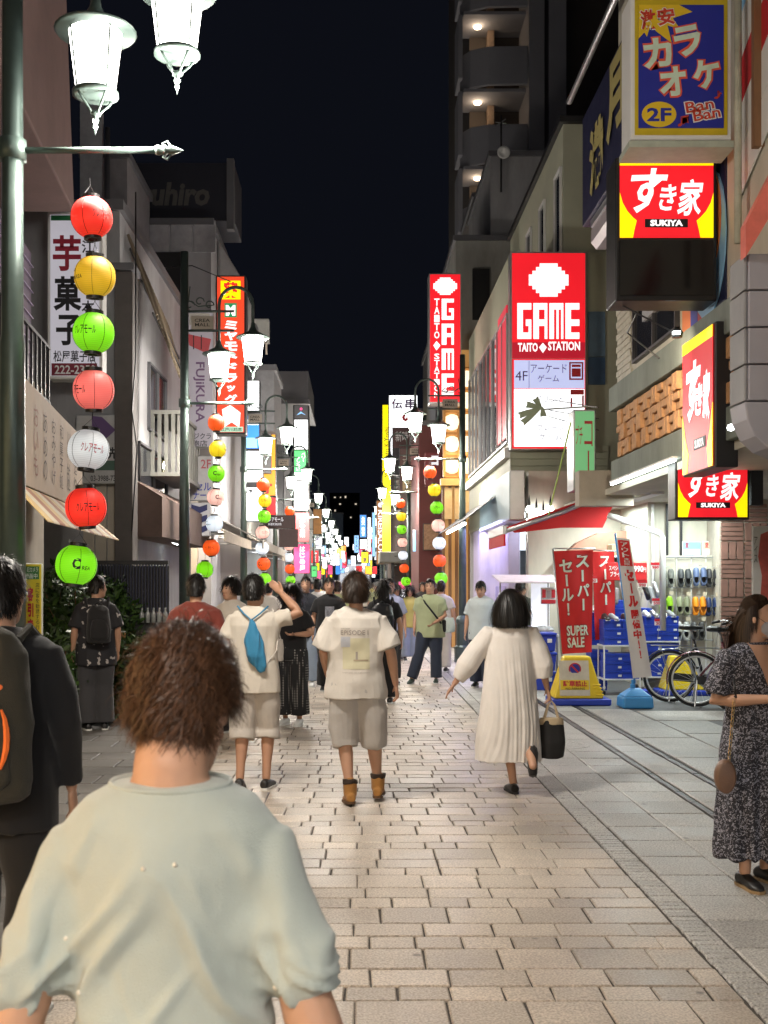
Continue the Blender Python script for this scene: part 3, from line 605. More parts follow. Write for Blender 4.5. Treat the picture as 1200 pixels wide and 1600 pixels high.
# grey panelled duct, nearest on the right
gd = thing('panelled_sign_case', 'big grey panelled case with a rounded foot at the right edge', 'sign case', P(1190, 560, 8.6))
XL = P(1140, 0, 8.95).x; zt, zb = P(0, 395, 8.6).z, P(0, 712, 8.6).z
for i in range(4):
    z0 = zb+.42+(zt-zb-.42)*i/4; z1 = zb+.42+(zt-zb-.42)*(i+1)/4
    MB().box(XL+.03, XL+1.7, 8.6, 8.95, z0+.006, z1-.006).build('front_panel', mat('lilac_grey_panel', (.34, .33, .37), .55, 0, .08, 2), gd, bevel=.008)
    MB().box(XL, XL+.026, 8.62, 8.95, z0+.006, z1-.006).build('side_panel', M_grey, gd, bevel=.008)
pr = [(0, .415), (.02, .28), (.08, .15), (.18, .06), (.32, 0), (1.7, 0), (1.7, .415)]
MB().prism(pr, V(XL, 8.95, zb), (1, 0, 0), (0, 0, 1), (0, -.35, 0)).build('rounded_foot', MATS['lilac_grey_panel'], gd, bevel=.01)
MB().prism([(0, 0), (.9, 1.5), (.9, 2.0), (.0, .25)], V(XL-.03, 8.61, zt-.06), (1, 0, 0), (0, 0, 1), (0, -.12, 0)).build('slanted_trim', mat('pink_trim', S(214, 110, 96), .4, 0, .25, 4), gd)
sp = thing('spot_lamp', 'tiny round spotlight below the grey panelled case', 'lamp', P(1142, 668, 9.4))
MB().lathe(P(1142, 668, 9.4), [(.0, -.03), (.025, -.02), (.032, 0), (.025, .02), (0, .03)], 12).build('lamp_head', G_tube, sp, True)
# brick pier, in single bricks
bp = thing('brick_pier', 'brown brick pier with bricks laid in upright and level blocks', 'pier', P(1155, 1060, 17.2))
bx0, bx1 = P(1124, 0, 17.0).x, P(1200, 0, 17.0).x
MB().box(bx0, bx1+1, 17.0, 17.6, -.02, 3.0).build('core', M_mortar, bp)
zz = .02; r_ = 0
while zz < 2.85:
    xx = bx0+.01
    while xx < bx1+.1:
        if (r_+int((xx-bx0)/.36)) % 2:
            for q in range(3): MB().box(xx+.012+q*.117, xx+.117+q*.117-.01, 16.965, 17.0, zz+.008, zz+.272).build('brick', M_brick, bp)
        else:
            for q in range(4): MB().box(xx+.012, xx+.34, 16.965+rnd.uniform(0, .01), 17.0, zz+.008+q*.07, zz+.064+q*.07).build('brick', M_brick, bp)
        xx += .36
    zz += .285; r_ += 1
nb2 = Sign('banner', 'white hanging banner with red ice drink picture by the brick pier', 'banner', 1175, 822, 1215, 960, 14.0, .02, M_white, M_white, .01)
nb2.poly([(1188, 835), (1200, 830), (1204, 870), (1200, 900), (1204, 955), (1186, 955), (1190, 900), (1184, 870)], mat('faded_red', S(190, 90, 80), .6, 0, .3, 12), 'picture', .003)
nb2.t('アイス', 1177, 838, 1183, 880, I_black, 0, True, lift=.003)
# --- shoe shop back wall, ceiling, awning
sb = thing('shoe_shop', 'open fronted shoe shop with cream back wall under the overhang', 'building', (5, 19.5, 0))
MB().box(3.0, 9, 19.4, 19.7, -.02, 3.6).build('wall', M_cream, sb)
MB().box(4.6, 9, 17.62, 19.4, -.02, 3.0).build('side_wall', M_cream, sb)
for i in range(3): MB().box(P(1018+i*22, 0, 17.6).x, P(1018+i*22, 0, 17.6).x+.03, 17.55, 17.6, 1.3, 2.9).build('wall_batten', M_dark if i else M_white, sb)
MB().tube([P(950, 805, 16.8), P(1030, 833, 16.8), P(1035, 840, 16.8), P(1036, 985, 16.8)], .045, 10).build('drain_pipe', M_white, sb, True)
for i, (x, y_) in enumerate(((4.2, 16.3), (5.1, 16.3), (4.2, 18.2))):
    MB().box(x-.09, x+.09, y_-.75, y_+.75, 2.895, 2.928).build('light_fitting', M_white, sb); area(sb, x, y_, 2.89, .12, 1.4, 62, (.88, 1, .97), (0, 0, 0))
ar = MB()
arc = [(.0, .0), (.25, .22), (.6, .38), (1.0, .42), (1.4, .38), (1.75, .22), (2.0, 0)]
ar.prism([(a, b) for a, b in arc], P(880, 868, 19.0)+V(0, .3, 0), (1, 0, 0), (0, 0, 1), (0, -.3, 0)); ar.build('arched_hood', mat('terracotta_canvas', (.40, .20, .14), .8), sb)
bm = MB().box(P(905, 0, 16.2).x, P(990, 0, 16.2).x, 16.2, 16.5, P(0, 790, 16.2).z, P(0, 735, 16.2).z).build('beam', M_beige, sb)
for i, (x0, c) in enumerate(((1066, I_sky), (1097, mat('peach_print', (.75, .5, .38), .5)))):
    pz = Sign('poster', ['blue seaside poster on the cream wall above the clogs', 'pale pink menu poster on the cream wall above the clogs'][i], 'poster', x0, 846, x0+29, 869, 17.5, .012, M_white, c, .01)
    pz.rect(x0+2, 858, x0+27, 867, M_white, 'print_strip', .002); pz.t('SALE' if 0 else '夏', x0+4, 848, x0+10, 856, I_red, lift=.002)
fluor('fluorescent_light', 'long white fluorescent tube along the woven brick fascia', V(3.48, 15.2, 3.0), V(3.48, 12.2, 3.0), group=None)
fluor('fluorescent_light', 'short fluorescent tube inside the shoe shop soffit', P(1012, 748, 15.5), P(1056, 738, 14.6))
M_card = mat('cardboard', (.42, .33, .20), .8, 0, .12, 5)
for i, (x0, y0, x1, y1) in enumerate(((990, 848, 1012, 868), (1013, 852, 1036, 868), (990, 832, 1010, 847), (1014, 838, 1034, 851), (956, 850, 975, 868))):
    t = thing('cardboard_box', 'cardboard box on the high shelf, %s' % ['lower row left of the white pipe', 'lower row behind the white pipe', 'upper row left of the white pipe', 'upper row behind the white pipe', 'alone at the left end'][i], 'box', P((x0+x1)/2, y1, 18.6), 'cardboard boxes in the shoe shop')
    MB().box(P(x0, 0, 18.6).x, P(x1, 0, 18.6).x-.01, 18.6, 18.95, P(0, y1, 18.6).z+.002, P(0, y0, 18.6).z).build('carton', M_card, t, bevel=.008); MB().box(P(x0, 0, 18.6).x+.06, P(x0, 0, 18.6).x+.16, 18.595, 18.6, P(0, y1, 18.6).z+.05, P(0, y1, 18.6).z+.1).build('label', M_white, t)
MB().box(P(925, 0, 18.6).x, P(1040, 0, 18.6).x-.35, 18.55, 19.35, P(0, 868, 18.6).z-.03, P(0, 868, 18.6).z).build('shelf', M_white, sb)
MB().box(P(1000, 0, 18.6).x, P(1020, 0, 18.6).x, 19.3, 19.4, .0, 2.0).build('grey_locker', M_grey, sb)
for i in range(7): MB().box(P(928+i*13, 0, 19.3).x, P(937+i*13, 0, 19.3).x, 19.3, 19.38, 1.75, 1.98).build('hanging_bag', [M_grey, M_dgrey, M_beige, M_navy, M_white][i % 5], sb, bevel=.02)
# red awning on folding arms
aw = thing('red_awning', 'red fabric awning on grey folding arms over the shoe shop', 'awning', (3.2, 17.6, 2.7))
A, B = V(4.1, 17.4, 3.12), V(2.35, 17.4, 2.50)
MB().add([A, B, B+V(0, 2, 0), A+V(0, 2, 0), A+V(0, 0, .03), B+V(0, 0, .03), B+V(0, 2, .03), A+V(0, 2, .03)], [(0, 1, 2, 3), (7, 6, 5, 4), (0, 4, 5, 1), (1, 5, 6, 2), (2, 6, 7, 3), (3, 7, 4, 0)]).build('canvas', M_redcloth, aw)
MB().tube([A+V(0, -.03, .02), (A+B)/2+V(0, -.03, -.05), B+V(0, -.03, -.03)], .035, 8).build('arm', M_alu, aw, True)
MB().box(2.3, 2.37, 17.4, 19.4, 2.42, 2.56).build('front_bar', M_alu, aw, bevel=.01)
MB().box(2.31, 2.34, 17.42, 19.38, 2.24, 2.42).build('valance', M_redcloth, aw)
MB().prism([(0, 0), (-1.7, -.62), (-1.62, -.70), (-.9, -.62), (-.25, -.62), (-.1, -.3)], V(4.1, 17.42, 3.14), (1, 0, 0), (0, 0, 1), (0, .02, 0)).build('side_flap', M_redcloth, aw)
MB().lathe(A+V(.0, -.06, .05), [(.03, -.09), (.06, -.05), (.06, .06), (.02, .09)], 10, axis='x').build('gear_box', M_white, aw, True)
# green side sign with its pole
gs = Sign('box_sign', 'green lit box sign with fine red strokes hanging on the corner', 'sign', 896, 640, 931, 766, 16.6, .5, M_alu, glow('pale_green_lit', (.18, .52, .22), .62), .025)
gs.t('プチ', 899, 665, 910, 695, I_red, lift=.004); gs.t('コー', 912, 655, 926, 745, I_red, 0, True, lift=.004)
MB().tube([P(892, 660, 16.5), P(857, 805, 16.5)], .012, 6).build('stay_pole', mat('lime_metal', (.35, .5, .1), .4), gs.root)
for y0, y1 in ((628, 615), (645, 632), (655, 650)): MB().tube([P(858, y0-4, 18.6), P(935, y1+22, 16.8)], .008, 5).build('stay_wire', M_dark, gs.root)
# --- arcade building (game centre)
gb = thing('arcade_building', 'olive arcade building with set back cream upper storey', 'building', (4.5, 23, 0))
x0, x1 = P(797, 0, 20).x, 7.0
MB().box(x0, x1, 20.0, 27.2, 2.85, 7.55).build('wall', M_olive, gb)
MB().box(P(880, 0, 20.6).x, 9, 20.6, 27.6, 7.56, 10.1).build('upper_wall', mat('pale_olive', (.44, .45, .34), .7, 0, .1, 1.5), gb)
MB().box(P(880, 0, 20.6).x-.08, 9, 20.5, 27.7, 10.11, 10.22).build('parapet_cap', M_dark, gb)
boards(gb, (x0, 20.0, 2.87), (1.75, 0, 0), (0, 0, 1.25), 10, M_olive)
for i in range(4): window(gb, (P(880, 0, 20.6).x, 26.6-i*1.75, 7.8), (0, -.62, 0), (0, 0, 1.55), 1, M_white)
for i in range(3): window(gb, (x0-.002, 26.9-i*2.3, 4.2), (0, -2.15, 0), (0, 0, 2.3), 3, M_alu, M_glass if i else M_glass)
MB().box(x0-.1, x0, 20.0, 27.2, 3.9, 4.08).build('ledge', M_white, gb)
MB().box(x0-.03, x0, 20.3, 21.5, 4.3, 6.7).build('lit_red_panel', glow('red_window', (.7, .03, .06), .7), gb)
for c, z0, z1 in ((I_sky, 5.7, 6.5), (I_blue, 5.2, 5.69)): MB().box(P(917, 0, 20).x+.02, P(945, 0, 20).x, 19.97, 20.0, z0, z1).build('wall_stripe', mat('slate_blue_paint', (.12, .2, .28), .6) if c is I_sky else mat('navy_stripe', (.04, .09, .17), .6), gb)
MB().box(x0+.02, x1, 26.0, 27.2, -.02, 2.85).build('ground_floor_wall', M_grey, gb)
G_cool2 = glow('cool_shop', (.85, .93, 1.0), 1.25)
for i in range(9): MB().box(x0+.3+i*.16, x0+.43+i*.16, 21.9, 21.95, .1, 2.3).build('shutter_slat', mat('pale_steel', (.5, .55, .62), .4, .2), gb)
MB().box(x0+.25, x0+1.9, 22.0, 22.1, -.02, 2.8).build('shop_interior_wall', G_cool2, gb)
MB().box(x0-.02, x0+.18, 20.05, 26, -.02, 2.84).build('pilaster_wall', mat('purple_lit_wall', (.50, .44, .62), .7, 0, .15, 2), gb)  # purple of the entrance light is put into the wall colour
for i in range(6): MB().box(x0-.05, x0-.025, 20.4+i*.25, 20.5+i*.25, .1, 1.6).build('gate_bar', mat('purple_lit_gate', (.55, .5, .75), .5), gb)  # gate bars carry the same purple light in their colour
area(gb, x0-.25, 22.5, 2.80, .12, 4.5, 80, (.55, .5, 1.0), (0, 0, 0))
area(gb, x0+.8, 19.6, 2.78, 1.4, .12, 60, (.85, .93, 1.0), (0, 0, 0))
lb = Sign('box_sign', 'plain pale blue box sign below the arcade awning', 'sign', 750, 752, 797, 822, 0, .25, M_alu, mat('pale_blue_panel', (.36, .5, .55), .5, 0, .1, 4), .02, X=2.62)
for i in range(6):
    c = P(805+i*11, 800+5*math.sin(i*2.1), 19.3); b = thing('bare_bulb', 'bare white bulb number %s along the arcade shop front' % ['one from the lavender wall', 'two from the lavender wall', 'three from the lavender wall', 'three from the red awning', 'two from the red awning', 'one from the red awning'][i], 'bulb', c, 'bulbs under the arcade siding')
    b['label'] = 'bare white bulb under the olive siding, %s from the left' % ['first', 'second', 'third', 'fourth', 'fifth', 'last'][i]
    MB().lathe(c, [(0, -.07), (.045, -.05), (.06, 0), (.04, .045), (.02, .06)], 12).build('globe', G_tube, b, True); MB().lathe(c+V(0, 0, .06), [(.022, 0), (.022, .06), (.0, .2)], 8).build('socket', M_black, b)
    # game signs
PIX = {'G': ['#####', '#####', '##...', '##...', '##...', '##.##', '##.##', '##..#', '##..#', '#####', '#####'], 'A': ['#####', '#####', '##..#', '##..#', '##..#', '#####', '#####', '##..#', '##..#', '##..#', '##..#'],
       'M': ['######', '######', '##.#.#', '##.#.#', '##.#.#', '##.#.#', '##.#.#', '##.#.#', '##.#.#', '##.#.#', '##.#.#'], 'E': ['#####', '#####', '##...', '##...', '##...', '#####', '#####', '##...', '##...', '#####', '#####']}
BLOCK = ['...#####...', '..#######..', '.#########.', '###########', '###########', '###########', '.#########.', '..#######..', '...#####...']
gm = Sign('box_sign', 'big lit red game sign with floor guide on the olive arcade wall', 'sign', 797, 393, 917, 703, 19.75, .25, M_alu)
gm.rect(800, 396, 914, 560, G_red, 'face_panel'); gm.bitmap(BLOCK, 826, 412, 888, 464, G_redw, 'plain_emblem')
gm.rect(800, 535, 914, 560, G_dred, 'face_panel', .002)
for i, ch in enumerate('GAME'): gm.bitmap(PIX[ch], 808+i*25, 474, 808+i*25+22, 530, G_redw)
gm.t('TAITO', 809, 536, 840, 550, G_redw, .03, lift=.006); gm.poly([(842, 543), (848, 536), (854, 543), (848, 552)], G_redw, 'emblem', .005); gm.t('STATION', 856, 534, 906, 548, G_redw, .03, lift=.006)
gm.rect(800, 561, 914, 701, G_red, 'face_panel'); gm.rect(803, 563, 913, 607, glow('lit_pale_blue', (.55, .60, .92), .82), 'floor_panel', .003); gm.rect(803, 608, 913, 698, G_white, 'floor_panel', .003)
gm.t('4F', 805, 580, 824, 595, I_purple, .0, lift=.008); gm.rect(826, 564, 826.7, 607, I_purple, 'divider', .006)
for tx, x0_, y0_, x1_, y1_ in (('アーケード', 829, 569, 885, 583), ('ゲーム', 840, 586, 873, 597), ('プリント', 836, 618, 880, 629), ('クレーン', 838, 663, 882, 673), ('ケーム', 842, 678, 878, 688)): gm.t(tx, x0_, y0_, x1_, y1_, I_purple, lift=.008)
gm.rect(889, 566, 911, 594, I_red, 'icon', .006); gm.rect(891.5, 568.5, 908.5, 591.5, MATS['lit_pale_blue'], 'icon', .008); gm.rect(893, 576, 907, 589, I_red, 'icon', .010); gm.rect(893, 570, 907, 574, I_red, 'icon', .010)
gm.rect(891, 609, 912, 617, I_red, 'icon', .006); gm.rect(891, 622, 894, 636, I_red, 'icon', .006); gm.rect(909, 618, 912, 636, I_red, 'icon', .006)
pl = thing('palm_ornament', 'grey green palm leaf ornament on a rod before the floor guide', 'ornament', P(850, 640, 18.5))
MB().tube([P(925, 635, 18.5), P(845, 640, 18.5)], .012, 6).build('rod', M_olive, pl)
for i, (a, b) in enumerate(((836, 622), (822, 632), (810, 650), (815, 662), (848, 652))):
    c0, c1 = P(846, 637, 18.5), P(a, b, 18.5); d = c1-c0; w = d.cross(V(0, 1, 0)).normalized()*.045
    MB().prism([(0, -.3), (.6, -1), (1, -1.2), (.95, 0), (1, 1.2), (.6, 1), (0, .3)], c0+V(0, -.02*i, 0), d, w, (0, .015, 0)).build('leaf', mat('palm_green', (.30, .36, .24), .6), pl)
gv = Sign('box_sign', 'tall slim lit red game sign hanging over the street', 'sign', 670, 427, 721, 630, 26.0, .5, M_alu)
gv.rect(672, 429, 719, 628, G_red, 'face_panel'); gv.bitmap(BLOCK, 677, 434, 714, 461, G_redw, 'plain_emblem')
for i, ch in enumerate('GAME'): gv.bitmap(PIX[ch], 690, 467+i*39, 709, 500+i*39, G_redw)
gv.t('TAITO', 678, 466, 687, 530, G_redw, .02, True, lift=.004); gv.poly([(677, 540), (682, 533), (688, 540), (682, 548)], G_redw, 'emblem', .004); gv.t('STATION', 678, 552, 687, 622, G_redw, .02, True, lift=.004)
# awning strip with tubes beyond the arcade entrance
da = thing('slatted_awning', 'dark slatted awning edged with a bright tube beside the arcade', 'awning', (2.5, 24, 3))
A, B = V(2.72, 20.6, 3.72), V(2.55, 28, 2.75)
for i in range(5):
    MB().add([V(2.72-i*.13, 20.8, 3.35-i*.10), V(2.61-i*.13, 20.8, 3.27-i*.10), V(2.61-i*.13, 28, 3.27-i*.10), V(2.72-i*.13, 28, 3.35-i*.10), V(2.72-i*.13, 20.8, 3.37-i*.10), V(2.61-i*.13, 20.8, 3.29-i*.10), V(2.61-i*.13, 28, 3.29-i*.10), V(2.72-i*.13, 28, 3.37-i*.10)], [(0, 1, 2, 3), (7, 6, 5, 4), (0, 4, 5, 1), (1, 5, 6, 2), (2, 6, 7, 3), (3, 7, 4, 0)]).build('slat', M_dgrey, da)
fluor('fluorescent_light', 'slanted bright tube under the dark slatted awning', V(2.1, 21.5, 2.80), V(2.1, 25.5, 2.80), .03)
# orange lattice with round lanterns
ol = thing('lantern_lattice', 'orange timber lattice front holding rows of round white lanterns', 'lattice', P(715, 800, 29))
lx0, lx1, lz0, lz1 = P(694, 0, 29).x, P(739, 0, 29).x, P(0, 745, 29).z, P(0, 575, 29).z
MB().box(lx0, lx1+1.5, 29.15, 29.3, -.02, lz1+.5).build('backing', glow('glowing_amber_backing', (.85, .42, .12), .34, (.5, .3, .12)), ol)  # emission put into the backing so the lattice front looks lit
for x in (lx0, (lx0+lx1)/2, lx1): MB().box(x-.03, x+.03, 28.9, 29.14, lz0, lz1).build('post', mat('orange_timber', (.5, .24, .07), .6), ol)
for i in range(6): MB().box(lx0, lx1, 28.95, 29.1, lz0+i*(lz1-lz0)/5-.02, lz0+i*(lz1-lz0)/5+.02).build('rail', MATS['orange_timber'], ol)
for i in range(7): MB().box(lx0-.05+i*.17, lx0+.02+i*.17, 29.0, 29.12, -.02, lz0-.25).build('door_post', M_wood, ol)
MB().box(lx0-.1, lx1+.2, 28.8, 29.13, lz0-.24, lz0-.06).build('signboard', mat('gold_board', (.45, .32, .14), .6), ol)
for i in range(3): MB().box(lx0+i*.26, lx0+.2+i*.26, 28.9, 28.95, lz0-1.1, lz0-.3).build('cloth_strip', mat('curtain_cream', (.55, .42, .25), .8), ol)
G_lant = glow('cream_lantern', (1, .86, .60), 1.35)
for c in range(2):
    for i in range(5):
        p = V(lx0+(lx1-lx0)*(.27+.5*c), 28.98, lz0+(i+.5)*(lz1-lz0)/5)
        b = tag(MB().lathe(p, [(.06, -.2), (.16, -.15), (.19, -.03), (.19, .03), (.16, .15), (.06, .2)], 14).build('round_lantern', G_lant, None, True), 'round cream lantern in the orange lattice, %s column, %s row' % (['left', 'right'][c], ['bottom', 'second', 'middle', 'fourth', 'top'][i]), 'lantern', 'cream lanterns in the lattice')
area(ol, (lx0+lx1)/2, 28.0, lz1-2.2, .8, .8, 60, (1, .7, .35), (math.radians(15), 0, 0))
# apartment tower with lit balconies
tw = thing('apartment_tower', 'dark apartment tower with rounded balconies and ceiling lamps', 'building', (6.5, 46, 0))
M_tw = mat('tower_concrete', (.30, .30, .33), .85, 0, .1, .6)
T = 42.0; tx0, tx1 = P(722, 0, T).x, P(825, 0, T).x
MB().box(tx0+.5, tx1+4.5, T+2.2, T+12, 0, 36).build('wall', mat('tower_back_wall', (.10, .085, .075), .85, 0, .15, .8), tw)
MB().box(tx1-.02, tx1+.55, T-.4, T+12, 0, 36).build('pier', M_tw, tw); MB().box(tx1+.75, tx1+1.4, T-.2, T+12, 0, 36).build('pier', M_tw, tw)
for i in range(6):
    zb_ = P(0, 375-i*122, T).z; h = 60*T/F
    cur = [(0, 1.0), (.35, .35), (1.0, .06), (tx1-tx0, 0), (tx1-tx0, .16), (1.0, .22), (.45, .5), (.15, 1.1)]
    MB().prism([(a, b) for a, b in cur], V(tx0, T, zb_), (1, 0, 0), (0, 1, 0), (0, 0, h)).build('balcony_wall', M_tw, tw, bevel=.03)
    MB().box(tx0+.1, tx1, T+.4, T+2.3, zb_-.12, zb_).build('slab', M_tw, tw)
    MB().box(tx0+1.15, tx0+1.4, T+1.6, T+2.2, zb_, zb_+2.8).build('partition', mat('brown_partition', (.22, .16, .12), .8), tw)
    MB().box(tx0-.08, tx0+.08, T+.6, T+2.2, zb_+.5, zb_+2.9).build('side_fin', M_tw, tw)
    lp = P(752, 0, T).x
    MB().lathe((lp, T+1.3, zb_+2.78), [(.0, -.06), (.13, -.05), (.15, 0)], 12).build('ceiling_lamp', glow('warm_bulb', (1, .72, .45), 16), tw, True)
    l = bpy.data.lights.new('balcony_light', 'POINT'); l.energy = 11; l.color = (1, .75, .5); l.shadow_soft_size = .1
    o = bpy.data.objects.new('balcony_light', l); COL.objects.link(o); o.parent = tw; o.location = V(lp, T+1.2, zb_+2.5)-ORG[tw.name]
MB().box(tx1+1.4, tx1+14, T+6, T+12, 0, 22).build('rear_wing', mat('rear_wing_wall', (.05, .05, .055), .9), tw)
# stepped roofs between tower and arcade
b1 = bldg('grey flat roofed building stepping up behind the lit arcade', P(768, 0, 30).x, 8.5, 30.2, 36, 0, P(0, 240, 30).z, M_grey)
b2 = bldg('brown tiled building below the apartment tower', P(752, 0, 34).x, 6.6, 36.2, 40, 0, P(0, 305, 36).z, mat('tile_wall', (.24, .22, .20), .8, 0, .2, 6))
boards(b2, (P(752, 0, 34).x, 36.2, P(0, 378, 36).z), (2.0, 0, 0), (0, 0, 1.45), 16, mat('ribbed_tile', (.27, .25, .23), .8), 'tile_course', .025, .02)
b3 = bldg('pale concrete building with a deep square opening beside the slim red sign', P(697, 0, 33).x, P(800, 0, 33).x, 29.9, 33.5, 0, P(0, 378, 30).z, M_conc)
MB().box(P(738, 0, 29.88).x, P(765, 0, 29.88).x, 29.86, 29.9, P(0, 500, 29.88).z, P(0, 420, 29.88).z).build('opening', M_black, b3)  # flat black panel stands in for the shade inside an opening
ds = thing('satellite_dish', 'white satellite dish on a thin mast in front of the tower', 'satellite dish', P(786, 300, 29.5))
MB().tube([P(783, 300, 29.5), P(783, 180, 29.5)], .025, 6).build('mast', M_dark, ds)
d_ = MB().lathe(P(787, 238, 29.3), [(.0, .05), (.10, .04), (.17, .0), (.17, -.01), (.10, .03), (0, .04)], 18, axis='y').build('dish', M_white, ds, True)
MB().tube([P(776, 196, 29.5), P(790, 186, 29.5)], .02, 5).build('aerial', M_alu, ds); MB().tube([P(774, 191, 29.5), P(791, 193, 29.5)], .012, 5).build('aerial', M_alu, ds)
# --- further right
bldg('dark building behind the white skewer restaurant sign', 2.6, 9, 36.3, 43, 0, P(0, 505, 36).z, M_dgrey)
kb = Sign('box_sign', 'lit white skewer restaurant sign with black and red characters', 'sign', 607, 617, 653, 742, 40, .3, M_dark)
kb.rect(608, 618, 652, 668, G_white, 'face_panel'); kb.rect(608, 669, 613, 740, G_white, 'face_panel'); kb.t('伝', 612, 623, 629, 639, I_purple, .03, lift=.004); kb.t('串', 633, 623, 650, 639, I_purple, .03, lift=.004); kb.t('の', 628, 643, 650, 660, I_red, .05, lift=.004)
kb.rect(614, 669, 652, 700, mat('brown_board', (.10, .05, .05), .7), 'lower_panel'); kb.t('新時代', 618, 674, 648, 690, I_white, lift=.006)
my = Sign('box_sign', 'very tall narrow lit yellow drugstore sign', 'sign', 597, 632, 611, 863, 44, .5, M_dark, G_yel, .02)
my.t('Matsumoto KiYoshi', 600, 668, 608, 746, I_black, .0, rot=0, lift=.004) if 0 else lettering(my.root, I_black, 'Matsumoto KiYoshi', my.at(608, 746), my.at(608, 668)-my.at(608, 746), my.at(600, 746)-my.at(608, 746), 0)
mw = bldg('brown drugstore building with faded name lettering', P(611, 0, 44.3).x+.02, 6, 44.6, 50, 0, P(0, 640, 44).z, mat('brown_cladding', (.10, .075, .07), .8), 'drugstore')
lettering(mw, mat('grey_print', (.25, .24, .24), .6), 'Matsumoto', P(627, 800, 44.55), P(627, 690, 44.55)-P(627, 800, 44.55), P(611, 800, 44.55)-P(627, 800, 44.55), .02)
ks = Sign('box_sign', 'orange hair salon sign with white upright lettering', 'sign', 588, 782, 601, 882, 48, .4, M_dark, mat('salon_orange', (.50, .22, .06), .6), .02)
ks.circle(594.5, 789, 4, 4, G_soft, 'emblem', .003)
lettering(ks.root, G_redw, 'KIREISALONE', ks.at(590.5, 797), ks.at(590.5, 878)-ks.at(590.5, 797), ks.at(598.5, 797)-ks.at(590.5, 797), .02)
is_ = Sign('box_sign', 'dark brown internet cafe sign with cream characters', 'sign', 624, 700, 652, 770, 37, .2, M_dark, mat('cafe_brown', (.09, .045, .04), .6), .02)
is_.t('インターネット', 640, 705, 648, 745, M_cream, 0, True, lift=.004); is_.t('コミック', 629, 712, 637, 742, M_cream, 0, True, lift=.004); is_.rect(629, 752, 645, 767, mat('cafe_tan', (.4, .3, .16), .6), lift=.002); is_.t('2F', 632, 756, 643, 765, I_black, lift=.006)
mb_ = bldg('maroon shop building behind the right lantern strings', P(655, 0, 31.5).x, P(700, 0, 31.5).x+1.6, 31.6, 36, 0, P(0, 660, 31).z, mat('maroon_wall', (.13, .035, .035), .7, 0, .15, 1))
cs = Sign('wall_sign', 'maroon sign with a white bracket shape beside the right lamp', 'sign', 664, 706, 690, 760, 31.2, .12, MATS['maroon_wall'], mat('maroon_sign', (.15, .02, .03), .6), .02); cs.t('コ', 674, 712, 685, 727, G_soft, .06, lift=.003)
wp = Sign('menu_poster', 'brown food photo poster on the maroon shop', 'poster', 661, 818, 686, 860, 31.2, .05, M_dark, mat('food_print', (.3, .18, .11), .6, 0, .5, 14), .02)
cp = thing('flat_canopy', 'grey flat entrance canopy under the yellow sign', 'canopy', P(620, 865, 42))
MB().box(P(594, 0, 42).x, P(660, 0, 42).x+1, 42, 46, P(0, 878, 42).z, P(0, 862, 42).z).build('roof', M_conc, cp, bevel=.02); MB().box(P(612, 0, 42).x, P(616, 0, 42).x, 42.5, 42.6, -.02, P(0, 879, 42).z).build('post', M_dark, cp)
rs = Sign('box_sign', 'low lit pink and white shop sign behind the crowd on the right', 'sign', 622, 908, 646, 938, 38, .2, M_dark, None); rs.rect(623, 909, 645, 920, G_pink, 'face_panel'); rs.rect(623, 921, 645, 937, G_white, 'face_panel'); rs.t('云', 627, 923, 641, 936, I_purple, .03, lift=.003)
ls = Sign('wall_sign', 'narrow pale blue strip sign beside the right lantern string', 'sign', 645, 828, 650, 862, 33, .1, M_alu, G_sky, .01)
# ================= LEFT SIDE
# nearest shop with calligraphy board
ns = thing('confectionery_shop', 'brown stucco sweet shop with purple lit soffit at the left edge', 'building', (-4.5, 9, 0))
NA, NB = V(-2.78, 8.3, 0), V(-3.22, 13.2, 0)
def along(t, z, out=0): p = NA.lerp(NB, t); return V(p.x+out, p.y, z)
MB().prism([(0, 0), (1, 0), (1, 1), (0, 1)], along(0, 3.95, -.6), NB-NA, (0, 0, 1.6), (-4, 0, 0)).build('upper_wall', mat('purple_lit_siding', (.20, .15, .22), .7), ns)  # purple light on the siding is painted into its colour
for i in range(10): MB().prism([(0, 0), (1, 0), (1, .012), (0, .012)], along(0, 4.02+i*.15, -.59), NB-NA, (0, 0, 1), (.02, 0, 0)).build('siding_strip', mat('purple_lit_strip', (.5, .42, .6), .5), ns)  # strips tinted with the same purple light
MB().prism([(0, 0), (.95, 0), (.84, 2.2), (.62, 5.5), (0, 5.5)], along(0, 5.95, -.05), NB-NA, (0, 0, 1), (-3.5, 0, 0)).build('slanted_fascia', M_brownpink, ns, bevel=.02)
MB().prism([(0, 0), (1, 0), (1, 1), (0, 1)], along(0, -.02, -.45), NB-NA, (0, 0, 3.95), (-3.5, 0, 0)).build('ground_floor_wall', M_beige, ns)
for i in range(12): MB().prism([(0, 0), (.5, 0), (.5, 1), (0, 1)], along(0.02, .2+i*.17, -.44), NB-NA, (0, 0, .15), (.02, 0, 0)).build('shutter_slat', M_alu, ns)
for i in range(14): MB().obox(along(.3+i*.05, 4.05, -.35), (.012, 0, 0), (0, .012, 0), (0, 0, .32)).build('railing_bar', M_black, ns)
for z in (3.74, 4.38): MB().obox(along(.62, z, -.35), (NB-NA)*.34, (.018, .0, 0), (0, 0, .018)).build('railing_rail', M_black, ns)
cb = thing('calligraphy_board', 'tan wooden shop board with faint brush lettering at the left', 'sign board', along(.55, 2.4))
o_ = along(.18, 2.52, .02); u_ = (NB-NA)*.80; v_ = V(0, 0, .92)
MB().prism([(0, 0), (1, 0), (1, .92), (0, 1.05)], o_, u_, v_, (-.12, 0, 0)).build('board', mat('tan_board', (.48, .37, .27), .7, 0, .12, 3), cb, bevel=.008)
